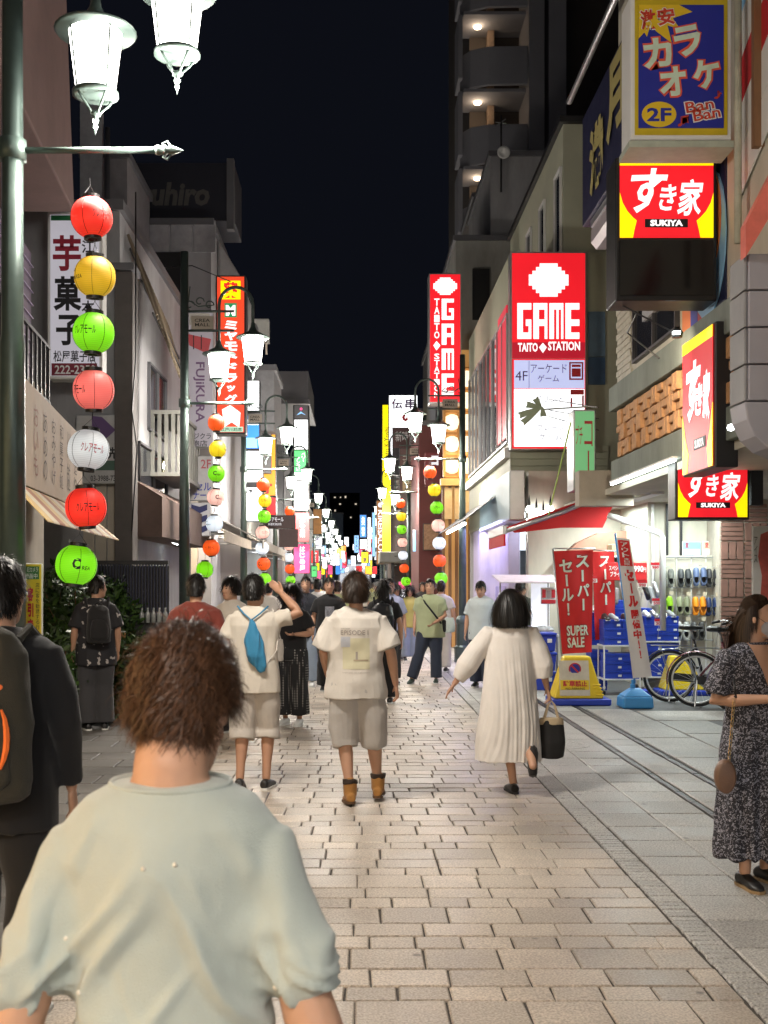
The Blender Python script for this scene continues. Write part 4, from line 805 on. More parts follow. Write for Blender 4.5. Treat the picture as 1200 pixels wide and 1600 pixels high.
for i, (tx, mm) in enumerate((('おいも', mat('faint_red', (.32, .14, .1), .7)), ('あめの', mat('faint_ink', (.14, .11, .09), .7)), ('おみやげ', MATS['faint_ink']), ('和菓子処', MATS['faint_ink']), ('川越', MATS['faint_ink']), ('手造り', MATS['faint_ink']))):
    lettering(cb, mm, tx, o_+u_*(.26+i*.115)+v_*.12, u_*.055, v_*(.74), 0, True)
sa = thing('striped_awning', 'gold and brown striped awning under the calligraphy board', 'awning', along(.6, 2.3))
for i in range(16):
    t0, t1 = .16+i*.052, .16+(i+1)*.052; rise = lambda t: 0
    A, B = along(t0, 2.5, .04), along(t1, 2.5, .04); C, D = along(t1, 2.17, .34+.10*t1), along(t0, 2.17, .34+.10*t0)
    MB().add([A, B, C, D, A-V(0, 0, .012), B-V(0, 0, .012), C-V(0, 0, .012), D-V(0, 0, .012)], [(3, 2, 1, 0), (4, 5, 6, 7), (0, 1, 5, 4), (1, 2, 6, 5), (2, 3, 7, 6), (3, 0, 4, 7)]).build('stripe', [mat('gold_stripe', (.55, .38, .15), .6, 0, .2, 9), mat('cream_stripe', (.6, .52, .38), .7), mat('rust_stripe', (.36, .15, .08), .7)][i % 3], sa)
area(ns, -2.6, 10.5, 2.1, .1, 2.5, 14, (1, .72, .42), (0, math.radians(-15), 0))
ys = Sign('notice_sign', 'yellow no touting notice with red characters wired to the near lamp post', 'notice', 33, 880, 66, 995, 6.9, .03, M_white, mat('notice_yellow', (.80, .60, .03), .5), .006)
ys.rect(38, 885, 62, 905, mat('notice_green', (.05, .18, .06), .5), lift=.002); ys.t('防犯カメラ', 39, 886, 61, 894, I_white, .01, lift=.006); ys.t('録画中', 40, 896, 60, 904, I_white, .01, lift=.006)
ys.t('客引き', 44, 916, 54, 990, I_red, .05, True, lift=.004); ys.t('は条例で禁止されています', 36, 912, 41, 992, I_black, 0, True, lift=.004); ys.t('店に客を勧誘する行為', 57, 910, 63, 992, I_black, 0, True, lift=.004)
# sweet potato sign
im = Sign('hanging_sign', 'tall white sweet shop sign with red and black brush characters', 'sign', 74, 331, 160, 592, 14.0, .25, M_white, glow('sign_white_glow', (.52, .50, .57), .62, (.4, .4, .42)), .04)  # face glows in place of the ambient light falling on it
im.rect(80, 337, 155, 345, I_green, lift=.002); im.t('芋', 83, 368, 127, 424, mat('sign_red', (.38, .02, .05), .6), .03); im.t('菓', 84, 432, 128, 486, I_black, .03); im.t('子', 88, 492, 128, 540, I_black, .03)
im.t('江', 128, 376, 148, 396, I_black, .02); im.t('本', 128, 470, 148, 490, I_black, .02)
im.t('松屋菓子店', 84, 548, 150, 566, I_black, .015); im.rect(81, 568, 152, 587, mat('sign_maroon', (.22, .02, .045), .6), lift=.002); im.t('222-2350', 86, 571, 150, 585, I_white, .02, lift=.006)
ar_ = Sign('wall_sign', 'white wall sign with a purple arrow and green foot', 'sign', 118, 648, 190, 756, 14.8, .06, M_alu, mat('arrow_white', (.42, .42, .42), .6), .02)
ar_.poly([(144, 650), (160, 633 if 0 else 652), (181, 672), (150, 700), (144, 690)], I_purple, 'arrow', .002); ar_.t('先', 167, 699, 185, 718, I_black, .03); ar_.rect(150, 720, 188, 735, mat('foot_green', (.05, .11, .08), .6), lift=.002); ar_.t('03-3988-7311', 142, 743, 188, 752, I_black, .01)
gb1 = bldg('grey building with a dark column and bamboo blinds behind the lanterns', -7.5, P(187, 0, 15).x, 15, 21.5, 0, P(0, 330, 15).z, M_grey)
gx = P(187, 0, 15).x
boards(gb1, (P(138, 0, 15).x, 15.0, P(0, 880, 15).z), (0, 0, 1.05), (.7, 0, 0), 4, M_beige, 'wall_panel', .02, .015) if 0 else None
for i in range(4):
    a = P(130+i*19, 0, 15).x; MB().box(a+.006, a+.156, 14.97, 15, P(0, 878, 15).z, P(0, 756, 15).z).build('wall_panel', M_beige, gb1, bevel=.004)
MB().box(P(185, 0, 15).x, P(213, 0, 15).x, 14.75, 15.1, -.02, P(0, 432, 15).z).build('column', mat('dark_column', (.085, .075, .07), .7), gb1, bevel=.01)
MB().box(P(180, 0, 15).x, P(216, 0, 15).x, 14.7, 15.15, P(0, 431, 15).z, P(0, 420, 15).z).build('column_cap', M_dgrey, gb1)
window(gb1, (gx, 17.0, 4.0), (0, 1.5, 0), (0, 0, 1.0), 2, M_dgrey)
window(gb1, (gx, 16.2, 2.2+.6), (0, 2.4, 0), (0, 0, .9), 2, M_dgrey, M_glass)
bs = thing('bamboo_blind', 'weathered bamboo blind slanting over the grey building', 'blind', (gx+.2, 17, 5.5))
for i in range(26):
    y = 15.4+i*.13; MB().tube([V(gx+.03, y, 6.45-.02*i), V(gx+.42, y+.02, 5.35-.03*i)], .022, 5).build('bamboo_cane', mat('bamboo', (.16, .125, .085), .8, 0, .3, 9), bs)
for t in (.1, .5, .9): MB().obox(V(gx+.03+.39*t, 17.0, 6.15-1.1*t), (.01, 0, 0), (0, 1.65, -.2), (0, 0, .015)).build('tie', M_dark, bs)
bc = thing('window_balcony', 'grey slatted window balcony on the grey building', 'balcony', (gx+.25, 18.4, 3.2))
mat('balcony_grey', (.2, .2, .18), .7)
for i in range(12): MB().box(gx+.42, gx+.45, 17.2+i*.2, 17.27+i*.2, 3.362, 4.248).build('slat', MATS['balcony_grey'], bc)
for i in range(4): MB().box(gx+.02+i*.105, gx+.075+i*.105, 17.16, 17.19, 3.362, 4.248).build('slat', MATS['balcony_grey'], bc)
for z in (3.3, 4.25): MB().box(gx, gx+.47, 17.15, 19.5, z, z+.06).build('rail', MATS['balcony_grey'], bc)
bk = thing('brown_box_awning', 'brown boxed shop canopy on the grey building', 'canopy', (gx+.3, 18, 2.6))
MB().prism([(0, 0), (.5, .0), (.5, .55), (0, .85)], V(gx, 20.4, 2.3), (1, 0, 0), (0, 0, 1), (0, -5.0, 0)).build('cover', mat('brown_canvas', (.13, .085, .07), .8), bk)
ln = thing('louvre_fence', 'dark blue ribbed metal fence beside the green hedge', 'fence', (-2.9, 15, 0))
fx0, fx1 = P(152, 0, 14.4).x, P(263, 0, 14.4).x; fz0, fz1 = P(0, 972, 14.4).z, P(0, 882, 14.4).z
n_ = 24
for i in range(n_): MB().box(fx0+(fx1-fx0)*i/n_+.006, fx0+(fx1-fx0)*(i+.55)/n_, 14.4, 14.44, fz0, fz1).build('slat', mat('fence_blue', (.03, .035, .07), .45, .2), ln)
MB().box(fx0, fx1, 14.445, 14.48, fz0, fz1-.02).build('backing', M_dark, ln); MB().box(fx0, fx1, 14.38, 14.5, fz1, fz1+.05).build('top_rail', M_dark, ln); MB().box(fx0, fx1, 14.3, 14.9, -.02, fz0).build('plinth', mat('dark_plinth', (.035, .035, .035), .8), ln)
for i in range(5):
    p = P(222+i*9, 974, 14.25); b = tag(MB().lathe(p+V(0, 0, .01), [(.03, 0), (.032, .11), (.012, .15), (.012, .19), (0, .19)], 10).build('glass_bottle', mat('clear_bottle', (.4, .42, .42), .15), None, True), 'empty glass bottle on the fence plinth, %s from the left' % ['first', 'second', 'third', 'fourth', 'last'][i], 'bottle', 'bottles on the plinth')
fluor('fluorescent_light', 'short tube light inside the doorway past the ribbed fence', P(258, 842, 17), P(277, 850, 18.5))
cb2 = thing('coffee_cup', 'takeaway coffee cup left on the dark plinth', 'cup', P(192, 1000, 14.2)); MB().lathe(P(192, 1002, 14.2), [(.028, 0), (.04, .11), (.042, .115), (0, .12)], 12).build('cup', M_terra, cb2, True); MB().lathe(P(192, 1002, 14.2)+V(0, 0, .115), [(.043, 0), (.04, .015), (0, .015)], 12).build('lid', M_white, cb2)
# fittings on the left walls
for i, (px, py, Y, wh) in enumerate(((262, 560, 23.4, 'beside the bag shop banner'), (398, 520, 28.2, 'on the pale upright block'))):
    c = P(px, py, Y); t = thing('air_conditioner', 'off white outdoor air conditioner unit mounted '+wh, 'air conditioner', c, 'outdoor units')
    MB().box(c.x-.38, c.x+.38, Y-.3, Y, c.z-.29, c.z+.29).build('casing', mat('dusty_white', (.34, .34, .32), .6, 0, .25, 3), t, bevel=.02)
    MB().lathe((c.x-.1, Y-.302, c.z), [(.22, -.006), (.22, .006)], 24, axis='y').build('fan_grille', M_dgrey, t); MB().tube([(c.x+.3, Y-.15, c.z-.29), (c.x+.3, Y-.02, c.z-.55)], .025, 6).build('pipe', M_beige, t)
for i, (pts, wh) in enumerate(((((212, 300, 14.6), (212, 560, 14.6), (206, 640, 14.6), (214, 700, 14.6), (206, 830, 14.6)), 'hanging down the dark column'), (((235, 420, 22), (300, 415, 20), (360, 440, 20.8)), 'slung between the grey building and the red drugstore sign'), (((1005, 470, 11.3), (980, 520, 13), (1030, 560, 12.5)), 'looping under the blank black panel'))):
    t = thing('cable', 'thin black cable '+wh, 'cable', P(*pts[0])); MB().tube([P(*q) for q in pts], .010, 5).build('sheath', M_black, t, True)
# hedge plants
def leafmat(name, col):
    m, nt, b = nodes(name); N = nt.nodes.new; L = nt.links.new
    ge = N('ShaderNodeNewGeometry'); cr = N('ShaderNodeValToRGB'); e = cr.color_ramp.elements; e[0].color = (*[c*.45 for c in col], 1); e[1].color = (col[0]*1.5, col[1]*1.35, col[2], 1); L(ge.outputs['Random Per Island'], cr.inputs[0]); L(cr.outputs[0], b.inputs['Base Color']); b.inputs['Roughness'].default_value = .45; return m
M_leaf = leafmat('hedge_leaf', (.035, .085, .018))
def bush(label, c, rx, ry, rz, n, seed):
    r_ = np.random.default_rng(seed); t = thing('shrub', label, 'shrub', (c[0], c[1], 0))
    mb = MB()
    for k in range(9): mb.tube([V(c[0]+r_.uniform(-.1, .1), c[1], 0), V(c[0]+r_.uniform(-.5, .5)*rx, c[1]+r_.uniform(-.5, .5)*ry, c[2]), V(c[0]+r_.uniform(-.9, .9)*rx, c[1]+r_.uniform(-.9, .9)*ry, c[2]+rz*r_.uniform(.2, .9))], [.018, .012, .004], 5)
    mb.build('stem', M_wood, t)
    d = r_.normal(size=(n, 3)); d /= np.linalg.norm(d, axis=1)[:, None]; rad = r_.uniform(.35, 1.0, n)**.5
    lump = 1+.28*np.sin(d[:, 0]*5+seed)*np.sin(d[:, 2]*6+1)+.15*np.sin(d[:, 1]*9)
    p = d*(rad*lump)[:, None]*np.array([rx, ry, rz])+np.array(c); p[:, 2] = np.maximum(p[:, 2], .03)
    a = r_.normal(size=(n, 3)); a /= np.linalg.norm(a, axis=1)[:, None]; b = np.cross(a, d); b /= np.linalg.norm(b, axis=1)[:, None]+1e-6
    s = r_.uniform(.03, .062, n)[:, None]; a = a*s*1.3; b = b*s*.38
    vs = np.stack([p-a, p+b, p+a, p-b], 1).reshape(-1, 3); fs = np.arange(n*4).reshape(-1, 4)
    mb = MB(); mb.v = [tuple(x) for x in vs]; mb.f = [tuple(x) for x in fs]; mb.m = [0]*n; mb.build('foliage', M_leaf, t)
bush('large dark hedge shrub behind the yellow notice', (-3.55, 13.5, .9), .5, .6, 1.0, 5000, 1)
bush('low bright green bush right of the bird shirt man', (-2.72, 13.9, .42), .3, .4, .62, 3400, 2)
bush('arching green bush between the notice and the bird shirt', (-3.42, 12.9, .5), .36, .4, .62, 2600, 3)
bush('dark hedge shrub against the beige wall panels', (-3.15, 14.35, 1.2), .4, .3, .55, 2200, 4)
# grey department store block with navy roof sign
ds1 = bldg('white grey stepped building under the navy roof sign', P(186, 0, 24).x-4, P(330, 0, 24).x, 24, 32, 0, P(0, 352, 24).z, mat('pale_grey_wall', (.36, .36, .38), .75, 0, .08, 1))
for i in range(4): MB().box(P(195+i*36, 0, 24).x, P(229+i*36, 0, 24).x, 23.97, 24, P(0, 395, 24).z, P(0, 345, 24).z).build('wall_panel', mat('pale_grey_panel', (.33, .33, .35), .7), ds1, bevel=.01)
MB().box(P(238, 0, 24).x, P(292, 0, 24).x, 23.9, 23.99, P(0, 545, 24).z, P(0, 396, 24).z).build('recess_shade_panel', M_black, ds1)  # flat black panel paints the shade of a wall recess
MB().prism([(0, 0), (.55, 0), (.55, .8), (0, 1.7)], V(P(330, 0, 24).x, 25, P(0, 400, 24).z-1.0), (1, 0, 0), (0, 0, 1), (0, 3, 0)).build('curved_bracket', mat('bracket_white', (.4, .4, .4), .6), ds1, bevel=.08)
for zq in range(9):
    for xq in range(4): MB().box(P(262, 0, 23.8).x+xq*.1, P(262, 0, 23.8).x+.09+xq*.1, 23.78, 23.9, 3.0+zq*.2, 3.18+zq*.2).build('tile', mat('mosaic_tile', (.16, .15, .14), .6, 0, .4, 14), ds1)
MB().box(P(248, 0, 23.7).x, P(264, 0, 23.7).x, 23.5, 23.9, 0, 4.2).build('white_column', M_white, ds1, bevel=.02)
ns1 = Sign('roof_sign', 'unlit navy roof sign with dim grey store lettering', 'sign', 176, 254, 366, 345, 24.6, 1.6, mat('roof_navy', (.014, .015, .026), .6), None)
ns1.t('maruhiro', 150 if 0 else 168, 285, 328, 322, mat('dim_grey_print', (.09, .085, .08), .7), .04, shear=.15)
MB().box(P(355, 0, 24.5).x, P(366, 0, 24.5).x, 24.4, 24.6, P(0, 360, 24.5).z, P(0, 250, 24.5).z).build('end_frame', M_dgrey, ns1.root)
# slim tower at the far top left
b0 = bldg('narrow grey building with pipes rising behind the first lantern', P(95, 0, 20).x, P(170, 0, 20).x, 21.6, 24, 0, P(0, 195, 20).z, mat('plain_mid_grey', (.17, .16, .17), .8))  # one even grey for the whole wall
MB().tube([P(168, 600, 21.4), P(168, 200, 21.4)], .05, 8).build('drain_pipe', M_dgrey, b0, True); MB().box(P(125, 0, 21.5).x, P(160, 0, 21.5).x, 21.5, 21.6, 5, P(0, 160, 21.5).z).build('wall_panel', MATS['pale_grey_panel'], b0)
# bag shop banner and board
fb = Sign('hanging_sign', 'grey violet bag shop sign with upright brush lettering and red bag picture', 'sign', 291, 487, 334, 699, 19.0, .15, M_alu, mat('violet_grey', (.34, .32, .38), .6, 0, .08, 2), .02)
fb.poly([(292, 522), (330, 530), (326, 548), (318, 550), (296, 540)], mat('bag_red', (.35, .05, .06), .6), 'bag_picture', .002)
for a in (302, 314): fb.rect(a, 524, a+1.5, 546, I_black, lift=.005)
lettering(fb.root, mat('violet_print', (.10, .05, .12), .6), 'FUJiKURA', fb.at(302, 566), fb.at(302, 660)-fb.at(302, 566), fb.at(320, 566)-fb.at(302, 566), .02)
fb.t('フジクラ', 294, 677, 330, 686, I_black, .01); fb.t('鞄店', 300, 688, 324, 698, I_black, .01)
fb.rect(296, 490, 328, 508, mat('name_plate', (.3, .28, .25), .6), lift=.002); fb.t('CREA', 303, 494, 325, 504, I_black, .01, lift=.006)
rb_ = Sign('wall_sign', 'white board pointing to the second floor satchel corner', 'sign', 291, 712, 334, 783, 19.4, .08, M_alu, mat('board_white', (.44, .43, .44), .6), .02)
rb_.t('↖', 294, 716, 307, 730, I_red, .02); rb_.t('2F', 314, 718, 330, 732, mat('pinkish_red', (.4, .08, .1), .6), .01); rb_.t('ドセル', 296, 754, 330, 767, I_blue, .015); rb_.t('ナー', 302, 768, 322, 780, I_blue, .015)
wv = Sign('wall_sign', 'navy wave pattern cloth sign below the satchel board', 'sign', 291, 785, 329, 838, 19.4, .05, M_alu, mat('wave_white', (.45, .45, .48), .7), .01)
for i in range(3): wv.poly([(299, 788+i*16), (312, 792+i*16), (324, 788+i*16), (324, 797+i*16), (312, 802+i*16), (299, 797+i*16)], mat('wave_navy', (.02, .025, .10), .7), 'wave', .002)
# red drugstore sign
ms = Sign('box_sign', 'tall lit red drugstore sign with white upright lettering and yellow top', 'sign', 337, 430, 384, 678, 21.0, .4, M_dark, glow('lit_orange_red', (.88, .07, .022), .86), .03)
ms.rect(345, 439, 376, 468, G_yel, lift=.003); ms.t('薬', 349, 441, 372, 466, G_red, .04, lift=.006); ms.rect(351, 474, 370, 496, glow('lit_deep_green', (.01, .32, .12), .7), lift=.003); ms.t('M', 353, 477, 368, 494, G_redw, .06, lift=.006)
ms.t('ミヤモトドラッグ', 350, 500, 372, 632, G_redw, .05, True, lift=.004); ms.poly([(347, 640), (360, 633), (376, 645), (374, 668), (362, 660), (350, 668)], G_redw, 'splash', .004); ms.rect(343, 667, 380, 675, glow('lit_pale_green', (.5, .8, .6), .8), lift=.003); ms.t('江戸川越店', 345, 668.5, 378, 674, I_green, .02, lift=.006)
# long awnings of the left shops
def lawning(label, y0, y1, x, z0, z1, m, w=1.0):
    t = thing('shop_awning', label, 'awning', (x, (y0+y1)/2, z0))
    A, B, C, D = V(x, y0, z0), V(x+w, y0, z1), V(x+w, y1, z1), V(x, y1, z0)
    MB().add([A, B, C, D]+[p+V(0, 0, .03) for p in (A, B, C, D)], [(0, 3, 2, 1), (4, 5, 6, 7), (0, 1, 5, 4), (1, 2, 6, 5), (2, 3, 7, 6), (3, 0, 4, 7)]).build('canvas', m, t)
    MB().box(x+w, x+w+.03, y0, y1, z1-.16, z1+.03).build('valance', m, t)
    for q in (y0+.1, y1-.1): MB().tube([V(x, q, z0-.5), V(x+w, q, z1-.02)], .02, 6).build('arm', M_alu, t, True)
lawning('cream shop awning just past the bag shop', 19.6, 24.5, -3.3, 3.0, 2.55, mat('cream_canvas', (.48, .42, .33), .8))
lawning('long grey white shop awning in the middle of the left row', 25.2, 33, -3.3, 3.2, 2.6, M_awn, 1.2)
lawning('beige shop awning farther down the left row', 33.6, 42, -3.3, 3.1, 2.5, M_beige, 1.1)
# shop fronts left: lit interiors, goods
def shopfront(label, y0, y1, x, h, wall, lit, W_, colr, nwin=3, upper=None, top=8):
    r = thing('shop_building', label, 'building', (x-2, (y0+y1)/2, 0)); s = 1 if x < 0 else -1
    MB().box(x-s*5, x, y0, y1, h, top).build('upper_wall', wall, r)
    MB().box(x-s*5, x-s*1.6, y0, y1, -.02, h-.01).build('shop_interior', lit, r)
    for q in (y0, y1-.25): MB().box(x-s*1.6+s*.01, x-s*.005, q+.002, q+.248, -.02, h-.01).build('pillar', wall, r)
    n = max(1, int((y1-y0)/2.4))
    for i in range(n):
        a = y0+.5+i*(y1-y0-.6)/n; w = (y1-y0-.6)/n-.5
        if s > 0: window(r, (x, a, h+1.0), (0, w, 0), (0, 0, 1.3), 2, M_alu)
        else: window(r, (x, a+w, h+1.0), (0, -w, 0), (0, 0, 1.3), 2, M_alu)
    area(r, x+s*.25, (y0+y1)/2, h-.12, .15, y1-y0-.5, W_, colr, (0, math.radians(12*s), 0)); return r
shopfront('cream shop with goods stalls past the bag shop', 21.8, 24, -3.35, 2.9, M_beige, G_soft, 55, (1, .86, .68), top=6.2)
shopfront('grey shop building behind the white advertising box', 24.5, 33, -3.35, 3.0, M_grey, G_warm, 150, (1, .86, .7), top=7.5)
shopfront('pale shop building behind the tall white sign stack', 33.2, 42, -3.35, 3.0, M_conc, G_soft, 150, (.95, .97, 1), top=8.6)
shopfront('dark shop building with red and pink signs', 42.2, 52, -3.35, 3.0, M_dgrey, G_warm, 160, (1, .85, .8), top=9)
shopfront('far left shop building in the bright distance', 52.2, 74, -3.3, 3.0, M_grey, G_soft, 260, (1, .95, .9), top=8)
shopfront('farthest left shop building', 74.2, 110, -3.2, 3.0, M_conc, G_soft, 300, (1, .95, .9), top=7)
shopfront('maroon fronted shop opposite the pale stack', 31.8, 36, 3.2, 2.8, MATS['maroon_wall'], G_warm, 60, (1, .8, .6), top=6)
shopfront('brown drugstore ground floor', 50.2, 62, 3.1, 3.0, M_dgrey, G_soft, 160, (1, .95, .9), top=9)
shopfront('far right shop building in the bright distance', 62.2, 84, 3.0, 3.0, M_grey, G_warm, 240, (1, .9, .8), top=8)
shopfront('farthest right shop building', 84.2, 112, 2.9, 3.0, M_conc, G_soft, 260, (1, .95, .9), top=7)
# signs down the left
w1 = Sign('box_sign', 'small lit white sign panel over the third left lamp', 'sign', 385, 594, 406, 643, 27.5, .3, M_dark, G_white, .02)
w2 = Sign('box_sign', 'lit blue and white photo sign beside the orange sign', 'sign', 378, 648, 406, 702, 27.4, .3, M_dark, G_blue, .02); w2.rect(382, 655, 404, 664, G_white, lift=.003); w2.rect(380, 684, 402, 700, G_sky, lift=.003)
w3 = Sign('box_sign', 'large lit white sign box with small characters at its foot', 'sign', 377, 704, 411, 815, 27.2, .3, M_dark, None)
w3.rect(378, 705, 410, 753, G_white, 'face_panel'); w3.rect(378, 762, 410, 814, G_white, 'face_panel'); w3.t('い店', 379, 764, 396, 774, I_black, .02, lift=.004); w3.poly([(390, 808), (398, 780), (399, 780), (391, 808)], I_sky, 'stroke', .004)
w4 = bldg('pale upright block behind the white sign panels', P(384, 0, 28).x, P(427, 0, 28).x, 28.3, 31, 5.5, P(0, 575, 28).z, mat('side_grey', (.2, .2, .21), .7), 'sign_tower')
at_ = Sign('box_sign', 'lit orange sign with red upright letters and rounded end', 'sign', 406, 643, 431, 775, 29, .3, M_dark, G_orange, .015)
for i, ch in enumerate(('A', 'R', 'T')): at_.t(ch, 411, [650, 676, 756][i], 425, [664, 690, 771][i], G_red, .06, lift=.004)
gt = Sign('box_sign', 'grey upright sign plate in front of the orange sign', 'sign', 407, 672, 424, 740, 28.8, .1, M_dgrey, M_grey, .01)
rw = Sign('box_sign', 'lit red square sign under the orange sign', 'sign', 415, 777, 431, 805, 28.9, .2, M_dark, G_red, .01)
cm = Sign('hanging_sign', 'dark brown shopping street name sign with white lettering', 'sign', 412, 805, 462, 826, 30, .1, M_dark, mat('name_brown', (.06, .035, .035), .6), .01); cm.t('クレアモール', 415, 808, 443, 815, G_soft, .01); cm.t('新富町商店街', 419, 817, 440, 821, G_soft, 0); cm.rect(436, 826.5, 466, 855, MATS['name_brown'], 'lower_panel')
st_ = Sign('box_sign', 'tall stack of lit white and green sign panels with a figure emblem on top', 'sign', 458, 633, 483, 798, 36, .4, M_dark, None)
st_.rect(460, 634, 481, 654, mat('emblem_grey', (.12, .12, .13), .6), 'face_panel'); st_.circle(470.5, 639, 2.2, 2.2, G_pink, 'emblem', .003); st_.poly([(463, 649), (470, 643), (478, 649), (471, 646)], G_sky, 'emblem', .003)
st_.rect(460, 656, 481, 702, G_white, 'face_panel'); st_.rect(460, 704, 481, 738, G_green, 'face_panel'); st_.rect(460, 738.5, 481, 750, G_white, 'face_panel'); st_.rect(460, 753, 481, 797, G_white, 'face_panel'); st_.t('ベリー', 471, 707, 477, 722, G_redw, .02, True, lift=.004); st_.t('アンのい', 463, 714, 469, 736, G_redw, .02, True, lift=.004)
pk = Sign('box_sign', 'lit red sign with white upright characters under the white stack', 'sign', 461, 801, 483, 847, 36, .3, M_dark, glow('lit_salmon', (.95, .12, .13), .85), .01); pk.t('たかの友梨', 468, 804, 477, 840, G_redw, .04, True, lift=.004)
pp = Sign('box_sign', 'lit pink sign with white upright characters under the red one', 'sign', 459, 850, 484, 896, 36.2, .3, M_dark, G_pink, .01); pp.t('はじめ屋', 468, 853, 477, 892, G_redw, .04, True, lift=.004)
bldg('dark building behind the tall white sign stack', P(430, 0, 38).x, P(484, 0, 38).x, 36.8, 41.9, 8.62, P(0, 640, 38).z, M_dgrey, 'building')
og = Sign('box_sign', 'plain dull orange side sign past the white stack', 'sign', 489, 795, 503, 835, 50, .4, M_dark, mat('dull_orange', (.5, .25, .08), .6), .02)
fgb = bldg('blue grey far building closing the street', P(505, 0, 118).x, P(536, 0, 118).x, 118, 124, 0, P(0, 803, 118).z, mat('far_blue_grey', (.10, .13, .17), .8, 0, .1, .3))
fcl = bldg('low pale lit shop closing the far end of the street', P(528, 0, 116).x, P(580, 0, 116).x, 116, 122, 0, P(0, 872, 116).z, mat('pale_far_wall', (.3, .3, .3), .8)); MB().box(P(531, 0, 116).x, P(577, 0, 116).x, 115.8, 115.95, .2, P(0, 882, 116).z).build('shop_window', G_soft, fcl)
fw = Sign('box_sign', 'lit white panel on the far blue grey building', 'sign', 508, 823, 521, 850, 100, .3, M_dark, G_white, .02)
ft = bldg('distant dark apartment block with scattered lit windows', P(515, 0, 300).x, P(562, 0, 300).x, 300, 312, 0, P(0, 770, 300).z, mat('far_dark', (.012, .014, .02), .9), cap=None)
for i in range(4):
    for j in range(5):
        if rnd.random() < .5: p = P(522+j*8.2, 778+i*10.5, 299.8); MB().box(p.x+rnd.uniform(-.1, .2), p.x+.45, 299.7, 299.95, p.z, p.z+.3+.2*rnd.random()).build('lit_window', glow('far_window', (1, .85, .65), .75), ft)
# distant sign crowd
cols = [('red', G_red), ('white', G_white), ('yellow', G_yel), ('blue', G_blue), ('pink', G_pink), ('green', G_green), ('orange', G_orange), ('pale blue', G_sky)]
FS = [(488, 838, 503, 858, 70, 1, '居酒屋'), (486, 860, 498, 880, 66, 0, '酒'), (500, 852, 510, 866, 80, 7, ''), (506, 866, 514, 880, 84, 1, '薬'), (516, 862, 524, 884, 88, 1, ''), (526, 858, 534, 876, 86, 2, '焼肉'), (536, 862, 542, 884, 78, 0, '鳥'), (533, 852, 541, 863, 82, 6, ''), (512, 882, 520, 898, 92, 4, ''), (524, 884, 532, 898, 94, 3, ''), (500, 884, 508, 898, 76, 2, ''),
      (562, 804, 573, 840, 66, 3, '美容'), (574, 808, 580, 862, 64, 1, 'カラオケ'), (581, 800, 587, 870, 60, 7, ''), (553, 836, 561, 864, 72, 7, 'ラーメン'), (562, 842, 574, 858, 70, 1, ''), (564, 862, 576, 880, 68, 2, '食堂'), (548, 868, 556, 884, 84, 1, ''), (556, 884, 566, 898, 80, 0, ''), (570, 884, 582, 898, 64, 6, ''), (486, 884, 496, 902, 60, 5, '')]
FS = FS+[(490, 846, 497, 856, 72, 1, ''), (497, 868, 504, 878, 90, 1, ''), (508, 856, 514, 864, 96, 1, ''), (514, 886, 520, 892, 100, 7, ''), (531, 866, 536, 874, 104, 1, ''), (528, 878, 533, 884, 106, 0, ''), (538, 886, 545, 894, 92, 1, ''), (543, 874, 548, 882, 100, 7, ''), (551, 850, 556, 860, 96, 1, ''), (558, 866, 563, 876, 86, 1, ''), (567, 848, 573, 858, 74, 7, ''), (576, 866, 582, 880, 70, 1, '')]
for _ in range(54):
    lf = rnd.random() < .55; x_ = rnd.uniform(486, 538) if lf else rnd.uniform(552, 590); w_ = rnd.uniform(4, 8); y_ = rnd.uniform(838, 896); FS.append((x_, y_, x_+w_, y_+rnd.uniform(7, 20), rnd.uniform(66, 112), rnd.choice((1, 1, 1, 7, 0, 2, 6, 4)), ''))  # random lit panels added to fill the far street with glow
FS.sort(key=lambda q: q[0])
for i, (x0, y0, x1, y1, Y, c, tx) in enumerate(FS):
    s_ = Sign('far_sign', 'x', 'sign', x0, y0, x1, y1, Y, .3, M_dark, cols[c][1], .03)
    sidew = 'left' if x0 < 545 else 'right'
    s_.root['label'] = 'tiny lit %s far sign on the %s, %s counting from the left' % (cols[c][0], sidew, [w for w in ('first', 'second', 'third', 'fourth', 'fifth', 'sixth', 'seventh', 'eighth', 'ninth', 'tenth', 'eleventh', 'twelfth', 'thirteenth', 'fourteenth', 'fifteenth', 'sixteenth', 'seventeenth', 'eighteenth', 'nineteenth', 'twentieth')+tuple('%d%s' % (k_, {1: 'st', 2: 'nd', 3: 'rd'}.get(k_ % 10, 'th')) for k_ in range(21, 60))][sum(1 for q in FS[:i] if (q[0] < 545) == (x0 < 545))]); s_.root['group'] = 'lit signs far down the street'
    if tx: s_.t(tx, x0+(x1-x0)*.25, y0+2, x1-(x1-x0)*.25, y1-2, I_purple if c in (1, 2, 7) else G_redw, .03, True, lift=.004)
# shop rows standing behind the viewer: their windows and lights reach the near street
def behind(label, x, y0, y1, lit, W_, colr):
    s = 1 if x < 0 else -1; r = thing('shop_building', label, 'building', (x, (y0+y1)/2, 0))
    MB().box(x-s*4, x, y0, y1, 2.9, 8).build('upper_wall', M_beige, r); MB().box(x-s*4, x-s*.8, y0, y1, -.02, 2.89).build('shop_interior', lit, r)
    for q in (y0, y1-.25): MB().box(x-s*.79, x-s*.005, q+.002, q+.248, -.02, 2.89).build('pillar', M_beige, r)
    area(r, x+s*.3, (y0+y1)/2, 2.75, 1.0, y1-y0-.4, W_, colr, (0, math.radians(35*s), 0))
behind('warm lit shop front standing to the left of the viewer', -3.3, -4.5, 3.2, G_warm, 360, (1, .68, .36))
behind('white lit shop front standing behind the viewer on the right', 3.7, -9, -2, G_cool, 70, (1, .9, .8))
